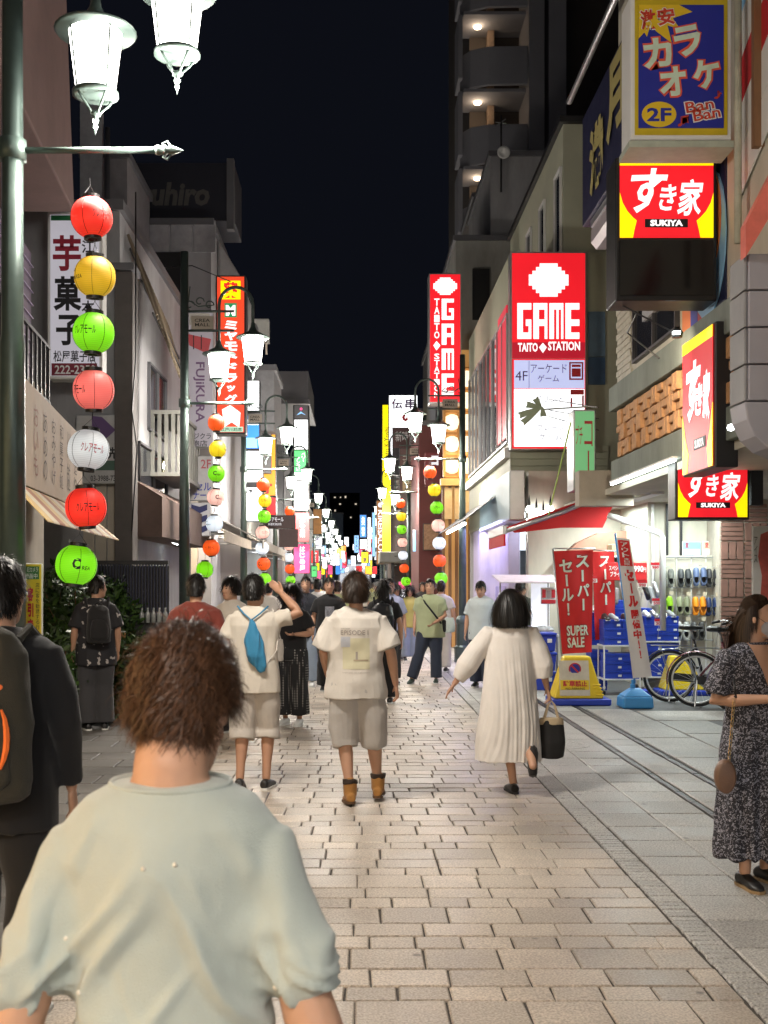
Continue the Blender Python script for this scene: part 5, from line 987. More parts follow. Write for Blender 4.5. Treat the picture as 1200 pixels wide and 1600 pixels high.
# ------------------------------------------------------------------ people
def vnoise(p):
    i = np.floor(p); f = p-i; f = f*f*(3-2*f); out = 0
    for dx in (0, 1):
        for dy in (0, 1):
            for dz in (0, 1):
                h = np.sin((i[:, 0]+dx)*127.1+(i[:, 1]+dy)*311.7+(i[:, 2]+dz)*74.7)*43758.5453; h = h-np.floor(h)
                out = out+h*(f[:, 0] if dx else 1-f[:, 0])*(f[:, 1] if dy else 1-f[:, 1])*(f[:, 2] if dz else 1-f[:, 2])
    return out
class Blob:
    def __init__(s): s.mb = MB()
    def loft(s, rings, n=18):
        vs = []
        for c, a, b in rings:
            c, a, b = Vector(c), Vector(a), Vector(b)
            vs += [c+a*math.cos(t)+b*math.sin(t) for t in (2*math.pi*j/n for j in range(n))]
        k = len(rings)
        fs = [(i*n+j, i*n+(j+1) % n, (i+1)*n+(j+1) % n, (i+1)*n+j) for i in range(k-1) for j in range(n)]
        fs += [tuple(range(n))[::-1], tuple(range((k-1)*n, k*n))]
        s.mb.add(vs, fs); return s
    def limb(s, pts, rs, n=12, flat=1.0, side=None, dome=True):
        pts = [Vector(p) for p in pts]; rings = []; k = len(pts)
        for i, p in enumerate(pts):
            d = (pts[min(i+1, k-1)]-pts[max(i-1, 0)]).normalized()
            a = Vector(side) if side is not None else (Vector((1, 0, 0)) if abs(d.x) < .9 else Vector((0, 1, 0)))
            a = (a-d*a.dot(d)).normalized(); b = d.cross(a); r = rs[i] if isinstance(rs, (list, tuple)) else rs
            if dome and i == 0: rings += [(p-d*r*.85, a*r*.4, b*r*.4*flat), (p-d*r*.5, a*r*.82, b*r*.82*flat)]
            rings.append((p, a*r, b*r*flat))
            if dome is True and i == k-1: rings += [(p+d*r*.5, a*r*.82, b*r*.82*flat), (p+d*r*.85, a*r*.4, b*r*.4*flat)]
        return s.loft(rings, n)
    def ball(s, c, r, n=14, rot=None):
        r = r if isinstance(r, (tuple, list)) else (r, r, r); M = rot or Matrix.Identity(3); c = Vector(c)
        rings = [(c+M@V(0, 0, -r[2]*math.cos(t)), M@V(r[0]*math.sin(t), 0, 0), M@V(0, r[1]*math.sin(t), 0)) for t in [math.pi*q/10 for q in range(1, 10)]]
        return s.loft(rings, n)
    def mesh(s, name, voxel, smooth=3, disp=None):
        me = bpy.data.meshes.new(name); me.from_pydata(s.mb.v, [], s.mb.f); o = bpy.data.objects.new('tmp', me)
        r = o.modifiers.new('r', 'REMESH'); r.mode = 'VOXEL'; r.voxel_size = voxel
        if smooth: q = o.modifiers.new('s', 'SMOOTH'); q.iterations = smooth; q.factor = .5
        m2 = evaluated(o); bpy.data.meshes.remove(me); m2.name = name
        if disp:
            n = len(m2.vertices); co = np.zeros(n*3); no = np.zeros(n*3); m2.vertices.foreach_get('co', co); m2.vertices.foreach_get('normal', no)
            co, no = co.reshape(-1, 3), no.reshape(-1, 3); co = co+no*disp(co, no)[:, None]; m2.vertices.foreach_set('co', co.ravel()); m2.update()
        return m2
def folds(amp, f=(9, 9, 2.2), seed=0, amp2=None):
    def fn(p, n):
        w = vnoise(p*np.array([3.1, 3.1, 3.1])+seed+17)
        a = vnoise(p*np.array(f)+np.array([seed, seed*2, 0])+w[:, None]*1.6); b = vnoise(p*np.array([13, 13, 13])+seed)
        return amp*(.6-2.2*np.abs(2*a-1))+(amp2 if amp2 is not None else amp*.35)*(2*b-1)
    return fn
def cloth(name, col, rough=.85, var=.10, bump=.25, bs=420, sheen=.15): return mat(name, col, rough, 0, var, 5, bump, bs, .25, sheen)
SKIN = mat('skin', (.50, .285, .19), .5, 0, .07, 14, .08, 90, .4); SKIN.node_tree.nodes['Principled BSDF'].inputs['Subsurface Weight'].default_value = .06
def hairmat(name, col):
    m, nt, b = nodes(name); N = nt.nodes.new; L = nt.links.new
    ge = N('ShaderNodeNewGeometry'); cr = N('ShaderNodeValToRGB'); e = cr.color_ramp.elements
    e[0].color = (*[c*.5 for c in col], 1); e[1].color = (*[c*1.7 for c in col], 1); L(ge.outputs['Random Per Island'], cr.inputs[0]); L(cr.outputs[0], b.inputs['Base Color'])
    b.inputs['Roughness'].default_value = .42; b.inputs['Specular IOR Level'].default_value = .35; return m
H_black = hairmat('black_hair', (.010, .008, .007)); H_brown = hairmat('dark_brown_hair', (.032, .018, .011)); H_auburn = hairmat('curly_brown_hair', (.072, .034, .018))
SCALP = {k: mat(k+'_root', c, .9, 0, .3, 60, spec=.1) for k, c in (('black_hair', (.008, .007, .006)), ('dark_brown_hair', (.022, .013, .008)), ('curly_brown_hair', (.026, .013, .007)))}
def hair_mesh(c, rad, M, n, length, width, seed=0, curl=0, cfreq=60, lift=.15, droop=.35, zcut=None, jitter=.25, steps=7, mask=None, crown=(0, -.25, 1), clump=1.3):
    r = np.random.default_rng(seed); rad = np.array(rad); c = np.array(c); M = np.array(M)
    d = r.normal(size=(n*4, 3)); d /= np.linalg.norm(d, axis=1)[:, None]
    ok = ~((d[:, 1] > .34) & (d[:, 2] < .42)) & ~(d[:, 2] < -.62) & ~((np.abs(d[:, 0]) > .72) & (d[:, 2] < -.12) & (d[:, 1] > -.30)) & ~((d[:, 2] < -.25) & (d[:, 1] > -.1))
    if mask is not None: ok &= mask(d)
    d = d[ok][:n]; n = len(d)
    cr = np.array(crown, float); cr /= np.linalg.norm(cr)
    nrm = d/rad; nrm /= np.linalg.norm(nrm, axis=1)[:, None]
    t = d*1.0-cr; t -= nrm*(t*nrm).sum(1)[:, None]; t /= np.linalg.norm(t, axis=1)[:, None]+1e-6
    cl = vnoise(d*5+seed)[:, None]-.5; cl2 = vnoise(d*4.3+seed+9)[:, None]-.5
    side = np.cross(nrm, t)
    v = t+nrm*lift+side*(cl*clump)+nrm*cl2*.5*lift*4*clump/1.3+r.normal(size=(n, 3))*jitter; v /= np.linalg.norm(v, axis=1)[:, None]
    L = length*(.65+.5*r.random(n))*(.8+.5*vnoise(d*6+seed+3)*clump/1.3); fr = d[:, 1] > .25; L = np.where(fr, np.minimum(L, max(.055, length*.55)), L); st = (L/steps)[:, None]
    p = d*rad*1.0; g = (np.linalg.inv(M)@np.array([0, 0, -1.0])); ph = r.random(n)*6.28; pts = []; wv = []
    zc = None if zcut is None else zcut
    for k in range(steps+1):
        s = k/steps; off = 0
        if curl: off = (side*np.cos(ph+s*length*cfreq*6.28)[:, None]+nrm*np.sin(ph+s*length*cfreq*6.28)[:, None])*curl*min(1, s*2.2)
        q = p+off; e = np.linalg.norm(q/rad, axis=1); q = np.where((e < 1.012)[:, None], q/np.maximum(e, .01)[:, None]*1.012, q)
        pts.append(q.copy()); wv.append(np.cross(v, nrm))
        v = v+g*droop*.5+r.normal(size=(n, 3))*jitter*.25; v /= np.linalg.norm(v, axis=1)[:, None]
        step = st.copy()
        p2 = p+v*step
        if zc is not None:
            stop = ((p2@M.T)[:, 2]+c[2]) < zc+.012*(r.random(n)-.5); p2 = np.where(stop[:, None], p, p2)
        e = np.linalg.norm(p2/rad, axis=1); p = np.where((e < 1.01)[:, None], p2/np.maximum(e, .01)[:, None]*1.015, p2)
    K = steps+1; P_ = np.stack(pts, 1); Wv = np.stack(wv, 1); Wv /= np.linalg.norm(Wv, axis=2)[:, :, None]+1e-6
    taper = (width*.5*np.minimum(1, 1.5-np.linspace(0, 1.3, K)))[None, :, None]
    A, B = P_-Wv*taper, P_+Wv*taper; vs = np.stack([A, B], 2).reshape(-1, 3)@M.T+c
    base = (np.arange(n)*K*2)[:, None]; kk = (np.arange(steps)*2)[None, :]; b0 = (base+kk).reshape(-1)
    fs = np.stack([b0, b0+1, b0+3, b0+2], 1)
    me = bpy.data.meshes.new('hair'); me.vertices.add(len(vs)); me.vertices.foreach_set('co', vs.ravel()); me.loops.add(fs.size); me.loops.foreach_set('vertex_index', fs.ravel().astype(np.int32))
    me.polygons.add(len(fs)); me.polygons.foreach_set('loop_start', np.arange(0, fs.size, 4, dtype=np.int32)); me.update(calc_edges=True); return me
class Person: pass
def person(label, X, Y, h, yaw, sp, group=None):
    """sp: dict of clothing and pose, measured on a 1.72 m figure facing local +y"""
    s = h/1.72; q = Person(); q.root = thing('person', label, 'person', (X, Y, sp.get('z', 0)), group); q.root.rotation_euler[2] = yaw; ORG[q.root.name] = Vector()
    q.M = Matrix.Translation((X, Y, sp.get('z', 0)))@Matrix.Rotation(yaw, 4, 'Z'); q.s = s
    vx = sp.get('voxel', .012); lean = sp.get('lean', 0.0)
    def K(p):                                           # scale and lean about the hips
        p = Vector(p); 
        if p.z > .92: p = V(p.x, p.y+(p.z-.92)*lean, p.z)
        return p*s
    sw = sp.get('sw', 1.0); slim = sp.get('slim', 1.0)
    sh = {1: V(.178*sw, -.005, 1.395), -1: V(-.178*sw, -.005, 1.395)}
    arm = {}
    for sd, k in ((1, 'R'), (-1, 'L')):
        e, w = sp.get(k, ((.235, -.03, 1.12), (.25, .05, .875)))
        arm[sd] = (V(sd*e[0], e[1], e[2]), V(sd*w[0], w[1], w[2]))
    leg = {}
    for sd, k in ((1, 'r'), (-1, 'l')):
        kn, an, pitch = sp.get(k, ((.095, .02, .49), (.095, -.02, .085), 0))
        leg[sd] = (V(sd*kn[0], kn[1], kn[2]), V(sd*an[0], an[1], an[2]), pitch)
    hp, hy = sp.get('head', (0, 0)); HM = Matrix.Rotation(hy, 3, 'Z')@Matrix.Rotation(hp, 3, 'X')
    nb = V(0, -.005, 1.46); hc = K(nb+V(0, 0, .0))+HM@(V(0, .022, .135)*s)
    b = Blob()
    # head, neck
    hr = [(-.122, .062, .022, .018), (-.108, .052, .042, .040), (-.08, .030, .056, .068), (-.04, .008, .067, .090), (0, 0, .072, .097), (.04, -.004, .074, .098), (.08, -.008, .064, .086), (.108, -.01, .042, .056), (.12, -.01, .018, .024)]
    b.loft([(hc+HM@(V(0, y, z)*s), HM@V(ax*s, 0, 0), HM@V(0, ay*s, 0)) for z, y, ax, ay in hr], 20)
    b.limb([hc+HM@(V(0, .092, .012)*s), hc+HM@(V(0, .108, -.022)*s), hc+HM@(V(0, .106, -.034)*s)], [.009*s, .0125*s, .012*s], 8)
    for sd in (1, -1):
        b.ball(hc+HM@(V(sd*.076, -.008, -.012)*s), (.010*s, .019*s, .032*s), 10, HM)
        b.ball(hc+HM@(V(sd*.03, .082, -.028)*s), (.026*s, .02*s, .02*s), 10, HM)
    b.limb([hc+HM@(V(-.018, .094, -.072)*s), hc+HM@(V(.018, .094, -.072)*s)], .009*s, 8)
    b.limb([K(nb+V(0, 0, -.07)), K(nb+V(0, 0, .02)), hc+HM@(V(0, -.02, -.05)*s)], [.062*s*slim*sp.get('neck', 1), .054*s*slim*sp.get('neck', 1), .056*s*slim*sp.get('neck', 1)], 14)
    # trunk
    tr = [(.84, .13, .095, 0), (.92, .155, .105, 0), (1.05, .135, .095, .01), (1.2, .145, .10, .0), (1.32, .155, .105, -.005), (1.40, .135, .08, -.01), (1.46, .062, .055, -.008)]
    b.loft([(K(V(0, y, z)), V(ax*s*slim, 0, 0), V(0, ay*s*slim, 0)) for z, ax, ay, y in tr], 18)
    for sd in (1, -1):
        e, w = arm[sd]; S_ = sh[sd]; E, W_, S0 = K(e), K(w), K(S_)
        ak = sp.get('armk', 1); S0 = K(S_-V(sd*.014, 0, .048)); b.limb([K(V(S_.x*.6, -.005, 1.355)), S0, S0.lerp(E, .5), E, E.lerp(W_, .3), E.lerp(W_, .75), W_], [.04*s, .045*s, .040*s, .040*s*ak, .040*s*ak, .030*s*ak, .024*s], 12)
        # hand
        d = (W_-E).normalized(); hs = sp.get('hand'+('R' if sd > 0 else 'L'), {}); fw = Vector(hs.get('w', (0, 1, 0))); fw = (fw-d*fw.dot(d)).normalized()
        pn = d.cross(fw)*1.0
        if pn.x*sd > 0: pn = -pn
        if 'n' in hs: pn = Vector(hs['n']); pn = (pn-d*pn.dot(d)).normalized()
        cu = hs.get('curl', .45); k = s*.97
        b.limb([W_, W_+d*.035*k, W_+d*.085*k], [.022*k, .036*k, .038*k], 12, .42, fw)
        for f, (o, ln) in enumerate(((.027, .070), (.009, .080), (-.010, .075), (-.027, .058))):
            a0 = W_+d*.078*k+fw*o*k; sp_ = fw*(o*.25)
            d1 = (d+sp_*hs.get('spread', 6)*.6+pn*cu*.5).normalized(); d2 = (d+pn*cu*1.5).normalized(); d3 = (d*.6+pn*cu*2.4).normalized()
            p1 = a0+d1*ln*.48*k; p2 = p1+d2*ln*.33*k; p3 = p2+d3*ln*.22*k
            b.limb([a0-d*.02*k, a0, p1, p2, p3], [.0095*k, .0095*k, .0088*k, .008*k, .0065*k], 8)
        a0 = W_+d*.02*k+fw*.026*k; t1 = (d*.75+fw*.6+pn*.35).normalized(); p1 = a0+t1*.042*k; p2 = p1+(d*.9+fw*.25+pn*.45).normalized()*.034*k
        b.limb([a0, p1, p2], [.0135*k, .0105*k, .008*k], 8)
        q.__dict__['hand'+('R' if sd > 0 else 'L')] = q.M@(W_+d*.08*s)
    bot = sp.get('bottom', {}); bare = bot.get('kind') in ('shorts', 'skirt', None) or sp.get('dress')
    for sd in (1, -1):
        kn, an, pt = leg[sd]; hpz = V(sd*.085, 0, .90); A, B_, C_ = K(hpz), K(kn), K(an)
        b.limb([A, A.lerp(B_, .5), B_, B_.lerp(C_, .28), B_.lerp(C_, .7), C_], [.085*s*slim, .070*s*slim, .052*s, .055*s*slim, .038*s, .034*s], 14)
        R_ = Matrix.Rotation(-pt, 3, 'X'); ty = Matrix.Rotation(sd*-.12, 3, 'Z')
        b.limb([C_+ty@R_@(V(0, -.02, -.045)*s), C_+ty@R_@(V(0, .10, -.052)*s), C_+ty@R_@(V(0, .155, -.058)*s)], [.03*s, .033*s, .024*s], 10, .7)
    skin = link('body', b.mesh('body', sp.get('skin_voxel', vx), 2), sp.get('skin', SKIN), q.root, True); q.body = skin
    # clothes
    top = sp.get('top'); vd = sp.get('cloth_voxel', vx)
    if top:
        g = Blob(); fit = top.get('fit', .02); hem = top.get('hem', .80); hw = top.get('hemw', .0)
        prof = [(1.475, .072, .062), (1.455, .095, .070), (1.43, .145, .082), (1.39, .180, .098), (1.32, .183, .112), (1.2, .168, .112), (1.08, .158, .106), (.96, .166, .112), (.85, .172, .118), (.70, .18, .125), (.55, .185, .13), (.40, .19, .135), (.2, .195, .14)]
        rr = []
        for z, ax, ay in prof:
            if z < hem or z > top.get('neckz', 9): continue
            u = max(0, (1.4-z)/max(.2, 1.4-hem)); f = fit*min(1, max(.15, (1.49-z)*8))
            rr.append((z, (ax*sw*slim+f+hw*u*u), (ay*slim+f*.8+hw*.55*u*u)))
        z, ax, ay = rr[-1]; rr.append((hem, ax+hw*.05, ay+hw*.03)); 
        g.loft([(K(V(0, -.004, z)), V(ax*s, 0, 0), V(0, ay*s, 0)) for z, ax, ay in rr], 26)
        sl = top.get('sleeve', .55); sr = top.get('sr', .075); se = top.get('se', sr)
        for sd in (1, -1):
            e, w = arm[sd]; E, W_, S0 = K(e), K(w), K(sh[sd]); inn = K(V(sd*.09, -.004, 1.375)); S0 = K(V(sd*(.178*sw-.010), -.005, top.get('tip', 1.424)-sr*.88))
            if sl <= 1: T_ = S0.lerp(E, sl); g.limb([inn, S0, S0.lerp(T_, .5), T_], [.055*s, sr*.88*s, (sr*.55+se*.45)*s, se*s], 18, dome='start')
            else: T_ = E.lerp(W_, sl-1); g.limb([inn, S0, S0.lerp(E, .5), E, T_], [.055*s, sr*.88*s, sr*s, (sr+se)/2*s, se*s], 18, dome='start')
            if top.get('cuff'):
                cd = (T_-(S0 if sl <= 1 else E)).normalized(); g.limb([T_-cd*.05, T_-cd*.005], [se*s*1.07, se*s*1.09], 14, dome=True)
        q.top = link(top.get('name', 't_shirt'), g.mesh('top', vd, 2, top['disp'] if 'disp' in top else folds(top.get('amp', .006), top.get('f', (9, 9, 3.5)), top.get('seed', len(bpy.data.objects) % 50))), top['mat'], q.root, True)
    if bot.get('kind'):
        g = Blob(); wd = bot.get('w', .02); hem = bot.get('hem', .08)
        g.loft([(K(V(0, 0, z)), V((ax+wd*.6)*s*slim, 0, 0), V(0, (ay+wd*.6)*s*slim, 0)) for z, ax, ay in ((1.0, .145, .10), (.92, .160, .112), (.84, .165, .115), (.79, .14, .10))], 20)
        for sd in (1, -1):
            kn, an, pt = leg[sd]; A, B_, C_ = K(V(sd*.09, 0, .90)), K(kn), K(an)
            lr = bot.get('lr', .0)
            if hem > kn.z: T_ = A.lerp(B_, (.90-hem)/(.90-kn.z)); g.limb([A, A.lerp(T_, .5), T_], [.092*s*slim+wd*.5*s, .082*s*slim+wd*.8*s, (.076*slim+wd+lr)*s], 18, dome='start')
            else: T_ = B_.lerp(C_, min(1.05, (kn.z-hem)/max(.05, kn.z-an.z))); g.limb([A, A.lerp(B_, .5), B_, B_.lerp(T_, .5), T_], [.092*s*slim+wd*.5*s, .076*s*slim+wd*s, (.058+wd)*s, (.055+wd+lr*.5)*s, (.047+wd+lr)*s], 18, dome='start')
        q.bottom = link(bot.get('name', 'trousers'), g.mesh('bottom', vd, 2, folds(bot.get('amp', .006), (8, 8, 3), 5)), bot['mat'], q.root, True)
    if sp.get('shoe') is not None:
        for sd in (1, -1):
            kn, an, pt = leg[sd]; C_ = K(an); R_ = Matrix.Rotation(sd*-.12, 3, 'Z')@Matrix.Rotation(-pt, 3, 'X'); g = Blob(); bt = sp.get('boot', 0)
            rg = [(-.075, .028, .030, -.045), (-.055, .037, .040, -.043), (.0, .039, .046, -.038), (.06, .041, .036, -.048), (.11, .045, .030, -.055), (.15, .040, .024, -.06), (.18, .022, .016, -.066)]
            g.loft([(C_+R_@(V(0, y, zz)*s), R_@V(ax*s, 0, 0), R_@V(0, 0, az*s)) for y, ax, az, zz in rg], 14)
            if bt: g.limb([C_+R_@(V(0, -.012, -.02)*s), C_+R_@(V(0, -.01, bt)*s)], [.050*s, .054*s], 14)
            so = link('shoe', g.mesh('shoe', min(vx, .01), 2), sp['shoe'], q.root, True)
            if bt:
                g2 = Blob(); g2.limb([C_+R_@(V(0, -.01, bt-.005)*s), C_+R_@(V(0, -.008, bt+.035)*s)], [.057*s, .064*s], 14, dome=False); link('collar', g2.mesh('collar', .008, 2, folds(.006, (20, 20, 20), 2)), sp['collar'], so, True)
            m_ = MB(); ol = [(0, -.082), (.03, -.07), (.04, -.02), (.043, .06), (.048, .12), (.04, .165), (.015, .188)]; ol = ol+[(-a, c) for a, c in ol[::-1]]
            m_.prism(ol, C_+R_@(V(0, 0, -.086)*s), R_@V(s, 0, 0), R_@V(0, s, 0), R_@V(0, 0, .018*s)); m_.build('sole', sp.get('sole', M_white), None).parent = so
    # face
    if sp.get('face', abs(((yaw+hy+math.pi) % (2*math.pi))-math.pi) > 1.0):
        for sd in (1, -1):
            g = MB(); g.lathe((0, 0, 0), [(0, -.0085), (.009, -.005), (.0115, 0), (.009, .005), (0, .0085)], 10)
            e = g.build('eye', mat('eye_dark', (.02, .014, .012), .2), q.root, True); e.location = hc+HM@(V(sd*.031, .0905, .006)*s); e.scale = (s*1.0, s*.5, s*.75); e.rotation_euler = HM.to_euler()
            g = MB(); g.tube([hc+HM@(V(sd*.016, .098, .026)*s), hc+HM@(V(sd*.032, .0955, .031)*s), hc+HM@(V(sd*.050, .082, .026)*s)], [.003*s, .0035*s, .002*s], 5); g.build('eyebrow', H_black, q.root)
        if not sp.get('mask'):
            g = MB(); g.tube([hc+HM@(V(-.024, .095, -.073)*s), hc+HM@(V(0, .1045, -.071)*s), hc+HM@(V(.024, .095, -.073)*s)], [.002*s, .0055*s, .002*s], 6); g.build('mouth', mat('lips', (.36, .12, .10), .5), q.root, True)
        else:
            g = Blob(); g.loft([(hc+HM@(V(0, y, z)*s), HM@V(ax*s, 0, 0), HM@V(0, ay*s, 0)) for z, y, ax, ay in ((-.115, .055, .035, .045), (-.08, .048, .058, .064), (-.045, .046, .066, .068), (-.02, .05, .06, .066), (-.008, .06, .03, .056))], 20)
            q.mask = link('face_mask', g.mesh('mask', .006, 2), sp['mask'], q.root, True)
            for sd in (1, -1): MB().tube([hc+HM@(V(sd*.058, .06, -.03)*s), hc+HM@(V(sd*.078, .0, .012)*s)], .0016, 4).build('ear_loop', sp.get('loop', M_white), q.mask)
    # hair
    hs = dict(n=1400, length=.075, width=.0055, jitter=.32, lift=.28, seed=len(bpy.data.objects)); hs.update(sp.get('hair', {})); hm = hs.pop('mat', H_black); cy_ = hs.pop('capy', 0)
    rx = hs.pop('rad', (.079, .101, .122))
    if hm.name not in SCALP: SCALP[hm.name] = hm
    if hs.get('zcut') is not None: hs['zcut'] = hs['zcut']*s
    g = Blob(); bc = hc+HM@(V(0, -.012, .018)*s)
    g.loft([(bc+HM@(V(0, y+cy_, z)*s), HM@V(ax*s, 0, 0), HM@V(0, ay*s, 0)) for z, y, ax, ay in ((-.085, -.060, .045, .035), (-.05, -.042, .07, .055), (0, -.028, .078, .073), (.035, -.005, .079, .092), (.07, 0, .072, .088), (.10, -.004, .050, .062), (.115, -.006, .02, .026))], 18)
    ho = link('hair', hair_mesh(bc, [a*s for a in rx], [list(r_) for r_ in HM], **hs), hm, q.root)
    link('scalp_hair', g.mesh('scalp', max(.008, vx*.8), 2), SCALP[hm.name], q.root, True)
    q.hc = q.M@hc; q.HM = HM; q.K = lambda p: q.M@K(p); return q
def decal(q, geo_v, geo_f, m, name='print', front=False, off=.002):
    """press flat artwork (x, z in local metres) on to the shirt"""
    from mathutils.bvhtree import BVHTree
    me = q.top.data; bv = BVHTree.FromPolygons([v.co for v in me.vertices], [p.vertices for p in me.polygons]); vs = []
    dr = V(0, -1, 0) if front else V(0, 1, 0)
    for x, z in geo_v:
        hit = bv.ray_cast(V(x, 0, z)-dr*1.0, dr); y = hit[0].y if hit[0] else 0; vs.append(V(x, y, z)-dr*off)
    mb = MB(); mb.add(vs, geo_f); o = mb.build(name, m, None); o.parent = q.top; return o
def grid(x0, x1, z0, z1, nx, nz):
    v = [(x0+(x1-x0)*i/nx, z0+(z1-z0)*j/nz) for j in range(nz+1) for i in range(nx+1)]
    return v, [(j*(nx+1)+i, j*(nx+1)+i+1, (j+1)*(nx+1)+i+1, (j+1)*(nx+1)+i) for j in range(nz) for i in range(nx)]
def at(px, Y): return (px-VX)*Y/F
PI = math.pi
# --- the woman right in front
def sweater_folds(p, n):
    x, y, z = p[:, 0], p[:, 1], p[:, 2]; ax = np.abs(x)
    w = vnoise(p*5+3)[:, None]; arm = np.clip((ax-.168)/.03, 0, 1); low = np.clip((1.13-z)/.10, 0, 1); mid = np.clip((1.34-z)/.2, 0, 1)
    rg = lambda q: np.clip(1-2.6*np.abs(2*vnoise(q)-1), -.2, 1)
    kr, kl = np.clip(.5+x/.14, 0, 1), np.clip(.5-x/.14, 0, 1)
    body = .019*mid*(kr*rg(np.stack([x*15+z*9, y*5, z*4-x*5], 1)+w*1.1)+kl*rg(np.stack([x*14-z*9, y*5, z*4+x*5], 1)+9+w*1.1)-.55)*(1-.6*arm)
    sl = arm*low*.012*(rg(np.stack([x*6, y*9, z*34+ax*20], 1)+w*2.0)*1.5-.7)+arm*(1-low)*.006*(rg(np.stack([ax*16, y*7, z*5], 1)+w)*1.4-.7)
    pit = .008*np.exp(-((ax-.170+.06*np.clip(z-1.07, 0, 1))/.012)**2)*np.clip((1.235-z)/.12, 0, 1)
    return body+sl-pit+.0025*(2*vnoise(p*19)-1)
M_mint = cloth('mint_knit', (.47, .52, .485), .9, .08, .5, 520, .35)
p = person('older woman with curly brown hair in a pale mint sweater filling the foreground', -.287, 1.75, 1.60, -.03,
    dict(voxel=.006, cloth_voxel=.0075, skin_voxel=.0078, slim=.97, sw=.93, neck=1.2, armk=1.25, head=(-.42, -.12), skin=SKIN,
         R=((.258, -.06, 1.02), (.24, .08, .84)), L=((.262, -.06, 1.02), (.24, .08, .84)),
         top=dict(mat=M_mint, name='sweater', fit=.022, hem=.70, hemw=.02, sleeve=.66, sr=.062, se=.066, neckz=1.457, tip=1.402, disp=sweater_folds, cuff=True),
         bottom=dict(kind='pants', mat=M_black, w=.02, hem=.1), shoe=M_black, face=False,
         hair=dict(mat=H_auburn, n=16000, length=.050, width=.0019, curl=.008, cfreq=20, lift=.20, droop=.45, jitter=.38, steps=9, rad=(.084, .104, .121), zcut=1.45, clump=2.2, mask=lambda d: (d[:, 2] > -.58) & ~((np.abs(d[:, 0]) > .55) & (d[:, 2] < -.02) & (d[:, 1] > -.45)))))
sp_ = p.s
MB().tube([V(.100*math.cos(a), -.005+.076*math.sin(a), 1.452+.004*math.sin(a))*sp_ for a in [PI*2*i/32 for i in range(32)]], .0042, 6, closed=True).build('collar_rib', M_mint, None, True).parent = p.top
for i, (dx, dz) in enumerate(((-.19, 1.13), (-.135, 1.17), (.19, 1.18), (.215, 1.08), (.17, 1.07), (.03, 1.39), (-.02, 1.385), (-.165, 1.25))):
    from mathutils.bvhtree import BVHTree
    if i == 0: bv = BVHTree.FromPolygons([v.co for v in p.top.data.vertices], [f.vertices for f in p.top.data.polygons])
    h_ = bv.ray_cast(V(dx*.9, -1, dz*.898), V(0, 1, 0))[0]
    if h_: b_ = MB().lathe(h_, [(0, -.004), (.0035, -.002), (.004, 0), (.003, .002), (0, .004)], 10).build('pearl_bead', mat('pearl', (.75, .7, .6), .25), None, True); b_.parent = p.top
